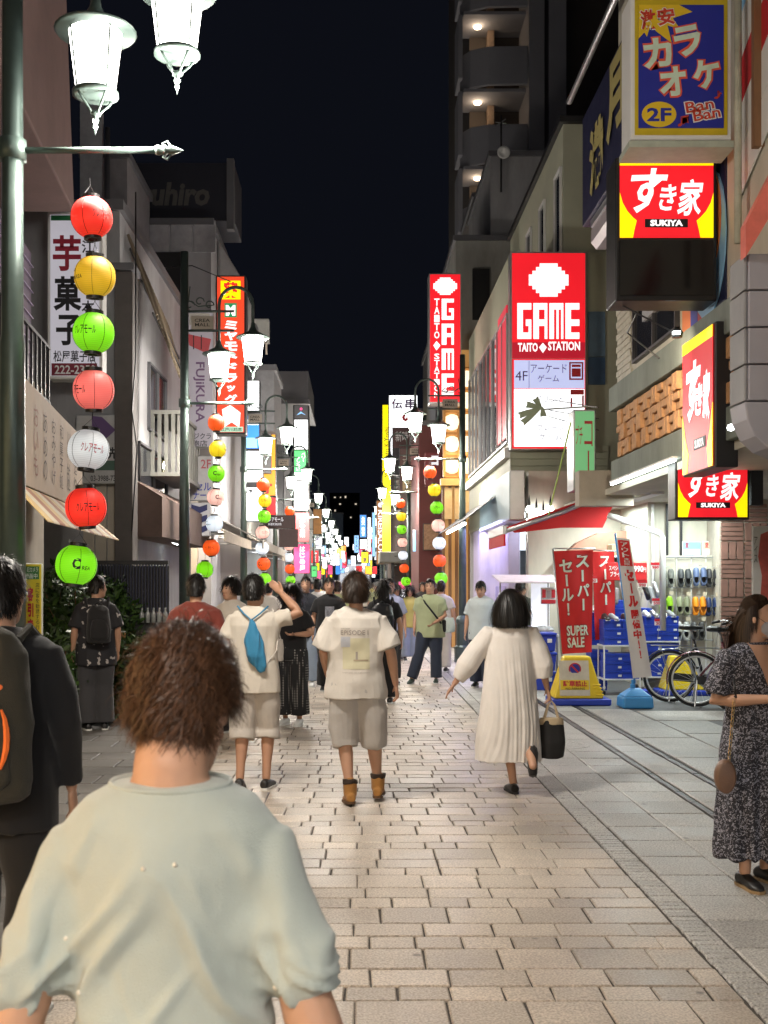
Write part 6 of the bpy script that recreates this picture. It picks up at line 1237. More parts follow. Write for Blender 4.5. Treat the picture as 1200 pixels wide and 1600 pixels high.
# --- men on the left
M_blk = cloth('black_cotton', (.014, .014, .016)); M_char = cloth('charcoal_cotton', (.045, .045, .05)); M_wht = cloth('off_white_cotton', (.60, .555, .50)); M_wht2 = cloth('cream_cotton', (.60, .545, .47))
M_pack = cloth('olive_black_pack', (.040, .037, .028), .7, .15, .4, 300)
bm_ = person('man in black seen from behind carrying a big dark rucksack at the left edge', -1.345, 4.25, 1.745, -.06,
    dict(voxel=.0105, sw=1.08, slim=1.03, R=((.255, -.03, 1.12), (.25, .06, .87)), top=dict(mat=M_blk, fit=.025, hem=.72, sleeve=1.92, sr=.070, se=.045), bottom=dict(kind='pants', mat=M_blk, w=.025), shoe=M_black, face=False, hair=dict(n=3500, length=.05, width=.003, lift=.3, zcut=1.50)))
def backpack(label, q, zc, w, h, d, m, trim=None, logo=False, vox=.012, dy=-.21):
    t = thing('backpack', label, 'backpack', q.K((0, dy, zc))); ORG[t.name] = Vector(); t.location = (0, 0, 0); t.matrix_world = q.M.copy(); s = q.s
    g = Blob(); rr = [(-.5, .80, .75), (-.46, .95, .95), (-.2, 1, 1.08), (.15, .98, 1.0), (.35, .86, .8), (.46, .62, .5), (.5, .4, .3)]
    g.loft([(V(0, dy-(.02 if z < .2 else 0), zc+z*h)*s, V(w/2*a*s, 0, 0), V(0, d/2*b*s, 0)) for z, a, b in rr], 28)
    bd = link('pack_body', g.mesh('pack', vox, 2, folds(.008, (7, 7, 5), 4)), m, t, True)
    g = Blob(); g.loft([(V(0, dy-d*.46, zc+z*h)*s, V(w/2*a*s, 0, 0), V(0, .045*b*s, 0)) for z, a, b in ((-.42, .55, .6), (-.36, .74, 1), (-.1, .76, 1.1), (.1, .6, .8), (.16, .3, .4))], 22)
    link('front_pocket', g.mesh('pocket', vox, 2, folds(.006, (9, 9, 6), 2)), m, t, True)
    for sd in (1, -1): MB().tube([V(sd*.11, dy+d*.45, zc+h*.42)*s, V(sd*.13, -.06, 1.475)*s, V(sd*.14, .09, 1.40)*s, V(sd*.15, .13, 1.2)*s, V(sd*.15, -.05, zc-h*.38)*s], .016*s, 8).build('strap', m, None).parent = t
    MB().tube([V(-.04, dy-.01, zc+h*.5)*s, V(0, dy-.02, zc+h*.57)*s, V(.04, dy-.01, zc+h*.5)*s], .009*s, 6).build('handle', m, None).parent = t
    if trim or logo:
        from mathutils.bvhtree import BVHTree
        vs = []; fs = []
        for ch in t.children:
            if ch.name.startswith(('pack_body', 'front_pocket')): o_ = len(vs); vs += [v.co.copy() for v in ch.data.vertices]; fs += [tuple(i+o_ for i in p.vertices) for p in ch.data.polygons]
        bv = BVHTree.FromPolygons(vs, fs)
        def on(x, z, off=.002):
            h_ = bv.ray_cast(V(x, -2, z)*s, V(0, 1, 0))[0]; return (h_ if h_ else V(x, dy-d*.5, z)*s)-V(0, off, 0)
    if trim: MB().tube([on(.125+.022*math.sin(k*.5), zc+.03-.034*k) for k in range(7)], [.004, .009, .011, .012, .012, .010, .005], 6).build('zip_trim', trim, None).parent = t
    if logo:
        lv = [on(.085, zc+.10, .004)]+[on(.085+.040*math.cos(a), zc+.10+.017*math.sin(a)+.006*math.cos(a), .004) for a in [PI*2*i/24 for i in range(24)]]
        lo = MB().add(lv, [(0, 1+i, 1+(i+1) % 24) for i in range(24)]).build('logo_patch', mat('logo_orange', (.75, .16, .03), .6), None); lo.parent = t
        for i, tx in enumerate(('THE', 'NORTH', 'FACE')):
            q_, f_, a_ = text_geo(tx, .02); MB().add([on(.062+.05*x, zc+.106-.010*i+.008*y, .006) for x, y in q_], f_).build('lettering', M_pack, None).parent = t
    return t
backpack('big olive black rucksack with orange trim on the man at the left edge', bm_, 1.17, .41, .62, .22, M_pack, mat('orange_trim', (.80, .16, .025), .6), True, .009)
# bird shirt man
def birdmat():
    m, nt, b = nodes('bird_print_cotton'); N = nt.nodes.new; L = nt.links.new; tc = N('ShaderNodeTexCoord'); nz = N('ShaderNodeTexNoise'); nz.inputs['Scale'].default_value = 9; nz.inputs['Detail'].default_value = 3
    vo = N('ShaderNodeTexVoronoi'); vo.inputs['Scale'].default_value = 11; ad = N('ShaderNodeVectorMath'); L(tc.outputs['Object'], nz.inputs[0]); sc = N('ShaderNodeVectorMath'); sc.operation = 'SCALE'; sc.inputs['Scale'].default_value = .22; L(nz.outputs['Color'], sc.inputs[0]); L(tc.outputs['Object'], ad.inputs[0]); L(sc.outputs[0], ad.inputs[1]); L(ad.outputs[0], vo.inputs[0])
    cr = N('ShaderNodeValToRGB'); e = cr.color_ramp.elements; e[0].position = .22; e[0].color = (.38, .35, .34, 1); e[1].position = .27; e[1].color = (.012, .012, .016, 1); L(vo.outputs['Distance'], cr.inputs[0]); L(cr.outputs[0], b.inputs['Base Color']); b.inputs['Roughness'].default_value = .8; return m
q = person('man in a black shirt printed with pale birds beside the green hedge', at(150, 12.7), 12.7, 1.74, .35, dict(voxel=.0135, face=False, top=dict(mat=birdmat(), fit=.045, hem=.72, hemw=.02, sleeve=.92, sr=.076, se=.09), bottom=dict(kind='pants', mat=M_char, w=.04, lr=.02), shoe=M_black, hair=dict(n=1200, length=.06, width=.006, zcut=1.52), head=(0, -1.0)))
t = backpack('plain black rucksack worn by the man in the bird shirt', q, 1.19, .27, .42, .2, M_blk); 
q = person('man in a rust red shirt seen from behind beside the second lamp post', at(306, 10.4), 10.4, 1.735, -.1, dict(voxel=.0135, face=False, sw=1.1, top=dict(mat=cloth('rust_red_cotton', (.17, .035, .025)), fit=.05, hem=.72, sleeve=.85, sr=.075, se=.085), bottom=dict(kind='pants', mat=M_blk), shoe=M_black, hair=dict(n=1300, length=.06, width=.006, zcut=1.52)))
q = person('man with a heavy black fringe in a white top by the cream awning', at(363, 12.4), 12.4, 1.72, PI-.55, dict(voxel=.0125, top=dict(mat=M_wht, fit=.04, hem=.75, sleeve=.9, sr=.072), bottom=dict(kind='pants', mat=M_blk), shoe=M_black, head=(0, -.25), hair=dict(n=1600, length=.12, width=.007, zcut=1.52, mask=lambda d: d[:, 2] > -.3)))
# saluting man
M_shorts = cloth('stone_linen', (.50, .455, .41), .9, .12)
sal = person('man in a cream shirt and stone shorts shading his eyes with a raised arm', at(397, 9.05), 9.05, 1.72, -.12,
    dict(voxel=.009, skin_voxel=.0085, face=False, skin=mat('tanned_skin', (.42, .225, .14), .5, 0, .07, 14), R=((.36, .06, 1.42), (.19, .17, 1.58)), handR=dict(w=(0, .3, 1), n=(0, -1, -.3), curl=.3), head=(.08, -.25),
         top=dict(mat=M_wht2, name='polo_shirt', fit=.035, hem=.78, hemw=.01, sleeve=.62, sr=.072, se=.078, amp=.009), bottom=dict(kind='shorts', name='shorts', mat=M_shorts, w=.045, hem=.40, lr=.01, amp=.008),
         r=((.10, .08, .49), (.10, .0, .085), 0), l=((.09, -.02, .49), (.09, -.12, .10), .25), shoe=M_black, hair=dict(n=2200, length=.055, width=.0045, zcut=1.52)))
bag = thing('drawstring_bag', 'blue drawstring bag hanging on the cream shirt of the saluting man', 'bag', (0, 0, 0)); ORG[bag.name] = Vector(); bag.matrix_world = sal.M.copy(); M_db = cloth('blue_nylon', (.035, .20, .36), .5, .15, .3, 120)
g = Blob(); g.loft([(V(.03+x, -.155, z), V(a, 0, 0), V(0, b, 0)) for z, x, a, b in ((1.37, -.02, .02, .02), (1.34, -.015, .035, .025), (1.2, 0, .075, .05), (1.08, .02, .085, .055), (1.0, .055, .06, .04), (.95, .075, .025, .02))], 20)
link('bag_body', g.mesh('bag', .008, 2, folds(.010, (26, 26, 3), 3)), M_db, bag, True)
MB().tube([V(-.12, -.07, 1.475), V(-.06, -.13, 1.42), V(.01, -.15, 1.365), V(.08, -.13, 1.42), V(.13, -.07, 1.475)], .007, 6).build('cord', M_db, None).parent = bag
MB().tube([V(.13, .1, 1.45), V(.20, .02, 1.3), V(.20, -.08, 1.12), V(.10, -.13, .98)], .005, 6).build('cord', M_wht, None).parent = bag
# mask woman in black
def dotmat():
    m, nt, b = nodes('polka_dot_cotton'); N = nt.nodes.new; L = nt.links.new; tc = N('ShaderNodeTexCoord'); vo = N('ShaderNodeTexVoronoi'); vo.inputs['Scale'].default_value = 34; vo.inputs['Randomness'].default_value = 0; L(tc.outputs['Object'], vo.inputs[0])
    cr = N('ShaderNodeValToRGB'); e = cr.color_ramp.elements; e[0].position = .22; e[0].color = (.5, .48, .45, 1); e[1].position = .25; e[1].color = (.012, .012, .014, 1); L(vo.outputs['Distance'], cr.inputs[0]); L(cr.outputs[0], b.inputs['Base Color']); b.inputs['Roughness'].default_value = .85; return m
M_pinkmask = cloth('pink_mask', (.62, .40, .45)); 
mw_ = person('woman in black with dotted wide trousers and a pink face mask walking towards the camera', at(456, 13.1), 13.1, 1.64, PI-.35, dict(voxel=.0125, slim=.95, sw=.95, mask=M_pinkmask, L=((.26, .0, 1.12), (.12, .17, 1.12)), R=((.25, -.02, 1.12), (.18, .18, 1.10)), top=dict(mat=M_blk, fit=.04, hem=.80, sleeve=.7, sr=.070, se=.078), bottom=dict(kind='pants', mat=dotmat(), w=.06, lr=.02, hem=.14), shoe=M_white, hair=dict(n=1800, length=.2, width=.007, zcut=1.38)))
def tote(label, c, w, d, h, m, hm, hh=.16, gap=.5, name='tote_bag', band=None, yaw=0):
    t = thing(name, label, 'bag', c); c = Vector(c); g = Blob(); M_ = Matrix.Rotation(yaw, 3, 'Z')
    g.loft([(c+V(0, 0, -hh-h+z*h), M_@V(w/2*a, 0, 0), M_@V(0, d/2*b, 0)) for z, a, b in ((0, .80, .9), (.04, .92, 1), (.4, 1, 1.05), (.8, .92, .8), (1, .82, .55))], 24)
    me = g.mesh('bag', .008, 2, folds(.006, (14, 14, 4), 6)); 
    for v in me.vertices: v.co -= c
    link('bag_body', me, m, t, True)
    if band:
        g = Blob(); g.loft([(c+V(0, 0, -hh-.05), M_@V(w/2*.93, 0, 0), M_@V(0, d/2*.78, 0)), (c+V(0, 0, -hh+.008), M_@V(w/2*.84, 0, 0), M_@V(0, d/2*.6, 0))], 24); me = g.mesh('band', .008, 1)
        for v in me.vertices: v.co -= c
        link('band', me, band, t, True)
    for sd in (1, -1):
        MB().tube([c+M_@V(-w*.25, sd*d*.2, -hh), c+M_@V(-w*.12, sd*.012, -hh*.25), c+V(0, sd*.006, .0), c+M_@V(w*.12, sd*.012, -hh*.25), c+M_@V(w*.25, sd*d*.2, -hh)], .0075, 6).build('handle', hm, t)
    return t
tote('small white tote bag hanging from the masked woman in black', P(433, 985, 13.0), .16, .06, .26, M_wht, M_wht, .1)
# the man in the pale T-shirt and boots
tee = person('young man in an oversized cream printed T-shirt, grey shorts and tan boots walking away', at(556, 8.45), 8.45, 1.73, .02,
    dict(voxel=.008, skin_voxel=.00858, cloth_voxel=.007, face=False, sw=1.04, R=((.262, -.04, 1.13), (.30, .02, .89)), L=((.24, .03, 1.13), (.20, .14, .92)), handR=dict(curl=.55),
         top=dict(mat=M_wht, fit=.036, hem=.79, hemw=.02, sleeve=.86, sr=.080, se=.102, amp=.013, f=(7, 7, 3.5), seed=8), bottom=dict(kind='shorts', name='shorts', mat=cloth('heather_grey_jersey', (.45, .42, .395), .9, .12), w=.05, hem=.42, lr=.0, amp=.012),
         r=((.135, .04, .48), (.17, .10, .115), 0), l=((.085, .02, .48), (.045, -.05, .095), .1), shoe=cloth('tan_nubuck', (.36, .17, .045), .8, .25, .4, 90), boot=.06, collar=cloth('dark_padded_collar', (.035, .022, .015)), sole=mat('brown_sole', (.10, .05, .02), .7),
         hair=dict(mat=H_brown, n=5000, length=.095, width=.0032, lift=.3, jitter=.3, zcut=1.50, rad=(.085, .106, .125))))
s_ = tee.s; m_fade = mat('faded_ink', (.32, .28, .25), .9)
v, f = grid(-.10, .10, 1.02, 1.25, 12, 14); decal(tee, v, f, mat('faded_print', (.56, .52, .36), .9, 0, .12, 4), 'printed_panel')
v, f = grid(-.115, -.045, 1.185, 1.262, 6, 6); decal(tee, v, f, mat('faded_sky_print', (.45, .46, .50), .9), 'printed_panel', off=.003)
def dtext(q, tx, x0, x1, z0, z1, m, b=.0, front=False):
    v, f, a = text_geo(tx, b); decal(q, [((x0+(x1-x0)*(1-x if front else x)), z0+(z1-z0)*y) for x, y in v], f, m, 'lettering', front, .004)
dtext(tee, 'EPISODE I', -.115, .09, 1.275, 1.31, m_fade, .01); dtext(tee, 'STAR WARS', -.115, -.045, 1.317, 1.327, m_fade, .01)
v, f = grid(-.004, .012, 1.09, 1.15, 2, 4); decal(tee, v, f, m_fade, 'printed_figure', off=.004); v, f = grid(-.02, .09, 1.08, 1.092, 6, 2); decal(tee, v, f, mat('tan_ink', (.36, .29, .2), .9), 'printed_shadow', off=.004)
dtext(tee, 'EVERY SAGA HAS A BEGINNING', -.1, .1, .99, .998, m_fade)
# the woman in the long pale dress
def dress():
    lbl = 'woman in a long loose pale linen dress looking right towards the shops'
    q = person(lbl, at(797, 8.85), 8.85, 1.60, .02, dict(voxel=.008, skin_voxel=.00858, face=True, slim=.95, sw=.95, head=(.08, -.85), L=((.33, .02, 1.13), (.47, .03, .93)), handL=dict(w=(.3, 1, .2), n=(.5, 0, -.9), curl=.18, spread=14), R=((.26, -.02, 1.12), (.32, .02, .89)), handR=dict(curl=.9),
        l=((.02, .03, .47), (-.03, .02, .085), 0), r=((.14, -.02, .47), (.15, -.26, .27), -1.25), shoe=cloth('black_leather', (.014, .012, .012), .5), sole=M_black, hair=dict(n=4500, length=.30, width=.0042, zcut=1.405, lift=.22, jitter=.10, steps=10, droop=.6, mat=H_black, rad=(.090, .108, .124), mask=lambda d: (d[:, 2] > -.45))))
    s = q.s; g = Blob(); ml = cloth('pale_linen', (.76, .715, .67), .9, .07, .3, 300)
    rr = [(1.47, .075, .065), (1.44, .115, .078), (1.40, .165, .10), (1.33, .185, .12), (1.2, .20, .135), (1.1, .21, .14), (.95, .225, .15), (.75, .25, .165), (.5, .275, .18), (.28, .285, .19)]
    g.loft([(V(-.015*(1.4-z)*1.2, -.01, z)*s, V(a*s, 0, 0), V(0, b*s, 0)) for z, a, b in rr], 30)
    K = lambda a: V(*a)*s
    g.limb([K((-.10, 0, 1.385)), K((-.165, 0, 1.365)), K((-.29, .01, 1.2)), K((-.37, .02, 1.08)), K((-.445, .025, .965))], [.055, .070, .080, .088, .050], 18, dome='start')
    g.limb([K((.10, 0, 1.385)), K((.165, 0, 1.365)), K((.235, -.01, 1.22)), K((.275, -.01, 1.08)), K((.285, 0, .985))], [.055, .070, .078, .088, .080], 18, dome='start')
    def dz(p, n):
        ang = np.arctan2(p[:, 1], p[:, 0]); low = np.clip((1.42*s-p[:, 2])/.25, 0, 1); gather = ((p[:, 2] < 1.13*s)*1.0)
        body = np.abs(p[:, 0]) < .31
        w = vnoise(p*np.array([5, 5, 1.6]))*2.5; w2 = vnoise(p*np.array([9, 9, 1.0])+5)
        f1 = (np.sin(ang*13+w*6)*.30+.25*np.sin(ang*31+w*9)+1.5*(w2-.5))*(.4+1.2*vnoise(p*np.array([6, 6, 2])+3))
        return (.0030+.0065*low*gather*np.clip((1.3*s-p[:, 2])*1.3, .4, 1))*f1*low*body+folds(.006, (8, 8, 3), 4)(p, n)
    q.top = link('dress', g.mesh('dress', .0085, 2, dz), ml, q.root, True); return q
dr = dress()
tote('black bucket handbag with beige handles held by the woman in the pale dress', dr.handR+V(.015, -.01, -.03), .22, .15, .31, cloth('black_canvas', (.016, .015, .015)), cloth('beige_webbing', (.40, .31, .2)), .14, band=cloth('beige_canvas', (.42, .33, .21)))
# the masked woman on the right
def floral():
    m, nt, b = nodes('speckled_floral_cotton'); N = nt.nodes.new; L = nt.links.new; tc = N('ShaderNodeTexCoord'); nz = N('ShaderNodeTexNoise'); nz.inputs['Scale'].default_value = 75; nz.inputs['Detail'].default_value = 2.5; nz.inputs['Distortion'].default_value = 1.2; L(tc.outputs['Object'], nz.inputs[0])
    cr = N('ShaderNodeValToRGB'); cr.color_ramp.interpolation = 'CONSTANT'; e = cr.color_ramp.elements; e[0].color = (.018, .018, .026, 1); e[1].position = .56; e[1].color = (.36, .36, .42, 1); x = e.new(.62); x.color = (.12, .12, .17, 1); L(nz.outputs[0], cr.inputs[0]); L(cr.outputs[0], b.inputs['Base Color']); b.inputs['Roughness'].default_value = .85; return m
def floral_woman():
    q = person('woman in a long speckled navy dress and grey mask looking to the right', at(1178, 6.2), 6.2, 1.585, PI+.30, dict(voxel=.007, skin_voxel=.0078, head=(-.05, .75), sw=1.0, slim=1.08, mask=cloth('grey_mask', (.32, .33, .38)), loop=M_black, skin=mat('warm_skin', (.42, .24, .16), .5, 0, .07, 14),
        R=((.265, -.01, 1.10), (.05, .24, 1.13)), handR=dict(w=(0, 0, 1), n=(-.5, -.6, 0), curl=.8), L=((.25, -.02, 1.10), (.10, .25, 1.12)), handL=dict(w=(0, 0, 1), curl=.8), r=((.09, .04, .48), (.10, .05, .085), 0), shoe=M_black, sole=mat('tan_sole', (.3, .2, .1), .6),
        hair=dict(n=5200, length=.42, width=.0042, zcut=1.27, lift=.10, jitter=.06, steps=16, droop=1.3, mat=H_brown, rad=(.081, .103, .122), capy=-.006, crown=(0, 1, .2), mask=lambda d: (d[:, 1] < -.32) | ((d[:, 2] > .74) & (d[:, 1] < .5)))))
    s = q.s; g = Blob(); rr = [(1.455, .085, .07), (1.43, .14, .085), (1.39, .185, .105), (1.3, .20, .135), (1.18, .195, .14), (1.05, .18, .125), (.95, .20, .14), (.8, .225, .155), (.5, .24, .17), (.25, .25, .18), (.17, .25, .18)]
    g.loft([(V(0, 0, z)*s, V(a*s, 0, 0), V(0, b*s, 0)) for z, a, b in rr], 30)
    for sd in (1, -1):
        g.limb([V(sd*.10, 0, 1.385)*s, V(sd*.170, 0, 1.36)*s, V(sd*.235, -.005, 1.24)*s, V(sd*.262, -.01, 1.145)*s], [.055, .063, .066, .068], 18, dome='start')
    def dz(p, n):
        ang = np.arctan2(p[:, 1], p[:, 0]); w = vnoise(p*np.array([4, 4, 1.5]))*3; low = np.clip((1.0-p[:, 2])*1.2, 0, 1)
        return .012*low*np.sin(ang*11+w*3)+folds(.007, (8, 8, 3.5), 9)(p, n)
    q.top = link('dress', g.mesh('dress', .0085, 2, dz), floral(), q.root, True)
    v_, f_ = [(-.085, 1.335), (.085, 1.335), (.03, 1.24), (0, 1.17), (-.03, 1.24)], None
    vv = []; ff = []
    nr = 8
    for j in range(nr+1):
        zz = (1.468-.29*j/nr)*s; hw = (.078*(1-(j/nr)**1.5)+.003)*s
        vv += [(-hw+2*hw*i/8, zz) for i in range(9)]
    ff = [(j*9+i, j*9+i+1, (j+1)*9+i+1, (j+1)*9+i) for j in range(nr) for i in range(8)]
    decal(q, vv, ff, MATS['warm_skin'], 'neckline_skin', True, .003); return q
fw_ = floral_woman()
ph = thing('smartphone', 'dark smartphone held by the woman in the speckled dress', 'phone', fw_.K((.0, .315, 1.17))); o = MB().obox(fw_.K((.0, .315, 1.17)), (.037, 0, 0), (0, .004, 0), (0, .02, .07)).build('phone_body', M_black, ph, bevel=.004)
sb_ = thing('shoulder_bag', 'brown half round shoulder bag on a chain beside the speckled dress', 'bag', P(1131, 1215, 5.9)); c = P(1133, 1213, 5.9)
MB().prism([(.055*math.sin(t)*1.0, -.085*math.cos(t)*1.05) for t in [PI*2*i/24 for i in range(24)]], c+V(0, .03, 0), (1, 0, 0), (0, 0, 1), (0, -.06, 0)).build('bag_body', mat('brown_leather', (.16, .09, .06), .45, 0, .15, 12, .2, 120), sb_, True, bevel=.015)
cp_ = [c+V(.02, 0, .08)+(V(.035, .02, .34))*k/16 for k in range(17)]
ch = MB()
for k in range(16): ch.tube([cp_[k]+V(.006*math.cos(a), .004*math.sin(a)*(k % 2), .012*math.sin(a)) for a in [PI*2*i/8 for i in range(8)]], .002, 4, closed=True)
ch.build('chain', mat('brass', (.45, .33, .15), .3, .9), sb_); MB().tube([cp_[-1], P(1150, 1090, 5.92), P(1146, 1060, 6.0)], .006, 6).build('strap', M_dark, sb_, True)
# --- people in the middle distance
def simple(label, px, Y, h, yaw, topm, botm, **k):
    d = dict(voxel=k.pop('voxel', .018), top=dict(mat=topm, fit=.035, hem=.76, sleeve=k.pop('sl', .7), sr=.070, se=.078), bottom=dict(kind=k.pop('bk', 'pants'), mat=botm, w=.035, hem=k.pop('bhem', .09), lr=.012), shoe=k.pop('shoe', M_black), hair=dict(n=520, length=k.pop('hl', .06), width=.009, zcut=k.pop('zc', 1.51), mat=k.pop('hm', H_black)))
    d.update(k); return person(label, at(px, Y), Y, h, yaw, d)
M_jean = cloth('dark_denim', (.028, .036, .06)); M_jeanl = cloth('pale_denim', (.30, .36, .46)); M_sage = cloth('sage_cotton', (.36, .40, .24)); M_lav = cloth('lavender_cotton', (.40, .42, .62)); M_yelc = cloth('yellow_knit', (.55, .48, .14)); M_paleb = cloth('pale_blue_cotton', (.52, .58, .60))
g_ = simple('man in a sage green T-shirt with a cross body strap striding left', 672, 18.6, 1.72, PI-.25, M_sage, M_jean, voxel=.0135, sw=1.12, slim=1.15, r=((.16, .10, .49), (.28, .16, .09), .1), l=((.10, .0, .49), (.10, -.02, .085), 0), R=((.25, -.02, 1.12), (.25, .08, .89)), L=((.25, .0, 1.12), (.10, .2, 1.0)), sole=M_white, shoe=mat('dark_sneaker', (.04, .06, .05), .6))
cbg = thing('shoulder_strap_bag', 'black cross body bag on the man in the sage T-shirt', 'bag', g_.K((0, 0, 1.0))); 
MB().tube([g_.K(a) for a in ((.13, .06, 1.44), (.05, .155, 1.33), (-.10, .17, 1.15), (-.20, .10, 1.0), (-.2, -.1, 1.0), (0, -.17, 1.25), (.13, -.04, 1.46))], .016, 6).build('strap', M_blk, cbg, True)
MB().obox(g_.K((-.22, -.02, .95)), (.04, 0, 0), (0, .09, 0), (0, 0, .1)).build('pouch', M_blk, cbg, bevel=.02)
q = simple('young man in a black T-shirt with a pale face print walking towards the camera', 514, 17.3, 1.74, PI+.1, M_blk, M_blk, voxel=.0135, r=((.09, .08, .49), (.09, .0, .085), 0), l=((.09, .0, .49), (.09, -.12, .1), .3))
v, f = grid(-.07, .07, 1.12, 1.3, 8, 8); decal(q, v, f, mat('faded_portrait', (.25, .26, .30), .9, 0, .7, 22), 'print', True)
simple('man in a dark shirt and pale jeans walking closer behind the raised elbow', 478, 18.0, 1.76, PI-.1, cloth('navy_cotton', (.02, .022, .03)), M_jeanl, sl=1.0, shoe=M_white)
q = simple('person with a dark hood of hair and black rucksack walking away beside the cream T-shirt', 599, 15.5, 1.70, -.1, M_blk, M_blk, face=False, hl=.2, zc=1.40); backpack('glossy black rucksack on the long haired walker beside the cream T-shirt', q, 1.17, .34, .46, .2, mat('black_nylon', (.014, .015, .018), .3), dy=-.2)
simple('man in a lavender shirt over white walking towards the camera', 609, 18.5, 1.73, PI+.15, M_lav, M_char, sl=.9)
simple('woman in a black top walking behind the small child', 620, 24.5, 1.62, PI, M_blk, M_char, hl=.25, zc=1.3)
simple('woman in a yellow cardigan with pale trousers walking next to the child', 640, 24.0, 1.60, PI+.1, M_yelc, M_jeanl, hl=.25, zc=1.3, sl=1.5)
simple('small child in a pale blue T-shirt and grey trousers holding hands', 627, 24.2, .98, PI, cloth('baby_blue_cotton', (.5, .58, .68)), cloth('pale_grey_cotton', (.42, .42, .45)), voxel=.012, slim=1.12, sw=.95, head=(0, 0), shoe=M_white)
simple('man in a white top seen partly behind the sage T-shirt man', 689, 21, 1.70, -.2, M_wht, M_wht, face=False, hm=H_brown)
tote('white and green striped shopping bag behind the sage T-shirt man', P(698, 958, 19.6), .3, .14, .26, mat('white_paper', (.6, .68, .62), .6), M_wht, .08)
simple('man in a pale blue shirt and dark trousers looking down beside the arcade', 752, 17.9, 1.70, PI-.3, M_paleb, M_jean, voxel=.0135, head=(-.35, 0), sl=.8, slim=1.08)
simple('vendor in a grey green shirt standing at the sale stall', 813, 19.2, 1.70, -.5, cloth('grey_green_cotton', (.09, .10, .085)), M_char, face=False, head=(0, -.4))
simple('vendor in a grey cap bending over the stall counter', 797, 20.6, 1.66, .3, cloth('pale_grey_shirt', (.35, .37, .42)), M_char, face=False, hm=cloth('grey_cap', (.2, .22, .25)))
simple('man in a white shirt walking away beyond the black T-shirt man', 496, 22, 1.74, 0, cloth('white_cotton', (.62, .6, .58)), M_char, face=False)
simple('man in a lime vest walking away behind the cream T-shirt', 527, 21, 1.70, .1, cloth('lime_cotton', (.4, .42, .2)), M_char, face=False, hm=H_brown)
for i, (px, Y, h, yw, c, what) in enumerate(((440, 24, 1.62, PI, M_char, 'charcoal'), (452, 29, 1.68, 0, M_blk, 'black'), (466, 33, 1.66, 0, M_wht, 'white'), (487, 38, 1.70, PI, M_jean, 'dark blue'), (505, 36, 1.64, 0, M_paleb, 'pale blue'), (520, 42, 1.70, 0, M_blk, 'black'), (537, 46, 1.66, PI, M_wht2, 'cream'), (552, 40, 1.69, 0, M_char, 'charcoal'), (571, 44, 1.65, PI, M_wht, 'white'), (588, 32, 1.67, PI, M_sage, 'green'), (475, 50, 1.68, 0, M_lav, 'lavender'), (562, 54, 1.7, 0, M_jean, 'dark blue'), (584, 52, 1.66, 0, M_yelc, 'yellow'), (497, 56, 1.70, 0, M_yelc, 'yellow'), (660, 30, 1.68, PI, M_char, 'charcoal'), (420, 22, 1.66, 0, M_wht, 'white'))):
    q = simple('x', px, Y, h, yw+rnd.uniform(-.3, .3), c, [M_char, M_jean, M_blk][i % 3], voxel=.026)
    q.root['label'] = 'distant pedestrian in %s %s, %s' % (what, 'seen from behind' if abs(yw) < 1 else 'facing the camera', ['near the left stalls', 'in the left of the street', 'in the middle of the street', 'on the right of the street'][0 if px < 455 else 1 if px < 510 else 2 if px < 575 else 3]); q.root['group'] = 'distant crowd down the street'
# ------------------------------------------------------------------ shop goods, signs on the ground, bicycles
npk = thing('no_parking_sign', 'yellow plastic no parking stand with blue base and round blue red sign', 'sign', (P(906, 0, 15.2).x, 15.2, 0))
x0, x1, xt0, xt1 = P(866, 0, 15.2).x, P(944, 0, 15.2).x, P(884, 0, 15.2).x, P(926, 0, 15.2).x; zt = P(0, 1024, 15.2).z-.02
def frustum(mb, a0, a1, b0, b1, z0, z1, y0, y1, ty):
    vs = [(a0, y0, z0), (a1, y0, z0), (a1, y1, z0), (a0, y1, z0), (b0, y0+ty, z1), (b1, y0+ty, z1), (b1, y1-ty, z1), (b0, y1-ty, z1)]
    mb.add(vs, [(3, 2, 1, 0), (4, 5, 6, 7), (0, 1, 5, 4), (1, 2, 6, 5), (2, 3, 7, 6), (3, 0, 4, 7)]); return mb
frustum(MB(), x0, x1, xt0, xt1, .09, zt, 15.2, 15.65, .14).build('body', M_yel, npk, bevel=.025, seg=3)
MB().box(x0-.03, x1+.09, 15.14, 15.75, 0, .088).build('base', M_blue, npk, bevel=.02)
for i in range(4):
    z = .13+i*.045; t = (z-.09)/(zt-.09); MB().box(x1+(xt1-x1)*t-.10, x1+(xt1-x1)*t+.012, 15.2+.14*t-.012, 15.64-.14*t, z, z+.018).build('rib', M_yel, npk, bevel=.006)
def npt(px, py):
    z = P(0, py, 15.2).z; t = (z-.09)/(zt-.09); return V(P(px, 0, 15.2).x, 15.2+.14*t-.012, z)
def nplate(a, b, c, d, m, name, lift):
    q = [npt(a, d), npt(c, d), npt(c, b), npt(a, b)]; n = V(0, -1, -.0); mb = MB(); k = [p+n*lift for p in q]; mb.add(k+[p-n*.004 for p in k], [(0, 1, 2, 3), (7, 6, 5, 4), (0, 4, 5, 1), (1, 5, 6, 2), (2, 6, 7, 3), (3, 7, 4, 0)]); return mb.build(name, m, npk)
nplate(875, 1033, 922, 1087, mat('plate_cream', (.62, .58, .48), .5), 'plate', .004); nplate(876, 1063, 921, 1078, M_yel, 'plate_band', .008)
cc = npt(900, 1046)
for r_, m_, l_ in ((.085, I_red, .010), (.068, I_blue, .014)): MB().lathe(cc+V(0, -l_, 0), [(r_, -.003), (r_, .003)], 28, axis='y').build('no_parking_disc', m_, npk)
MB().obox(cc+V(0, -.020, 0), V(.058, 0, -.058)*.82, (0, .002, 0), V(.008, 0, .008)).build('no_parking_bar', I_red, npk)
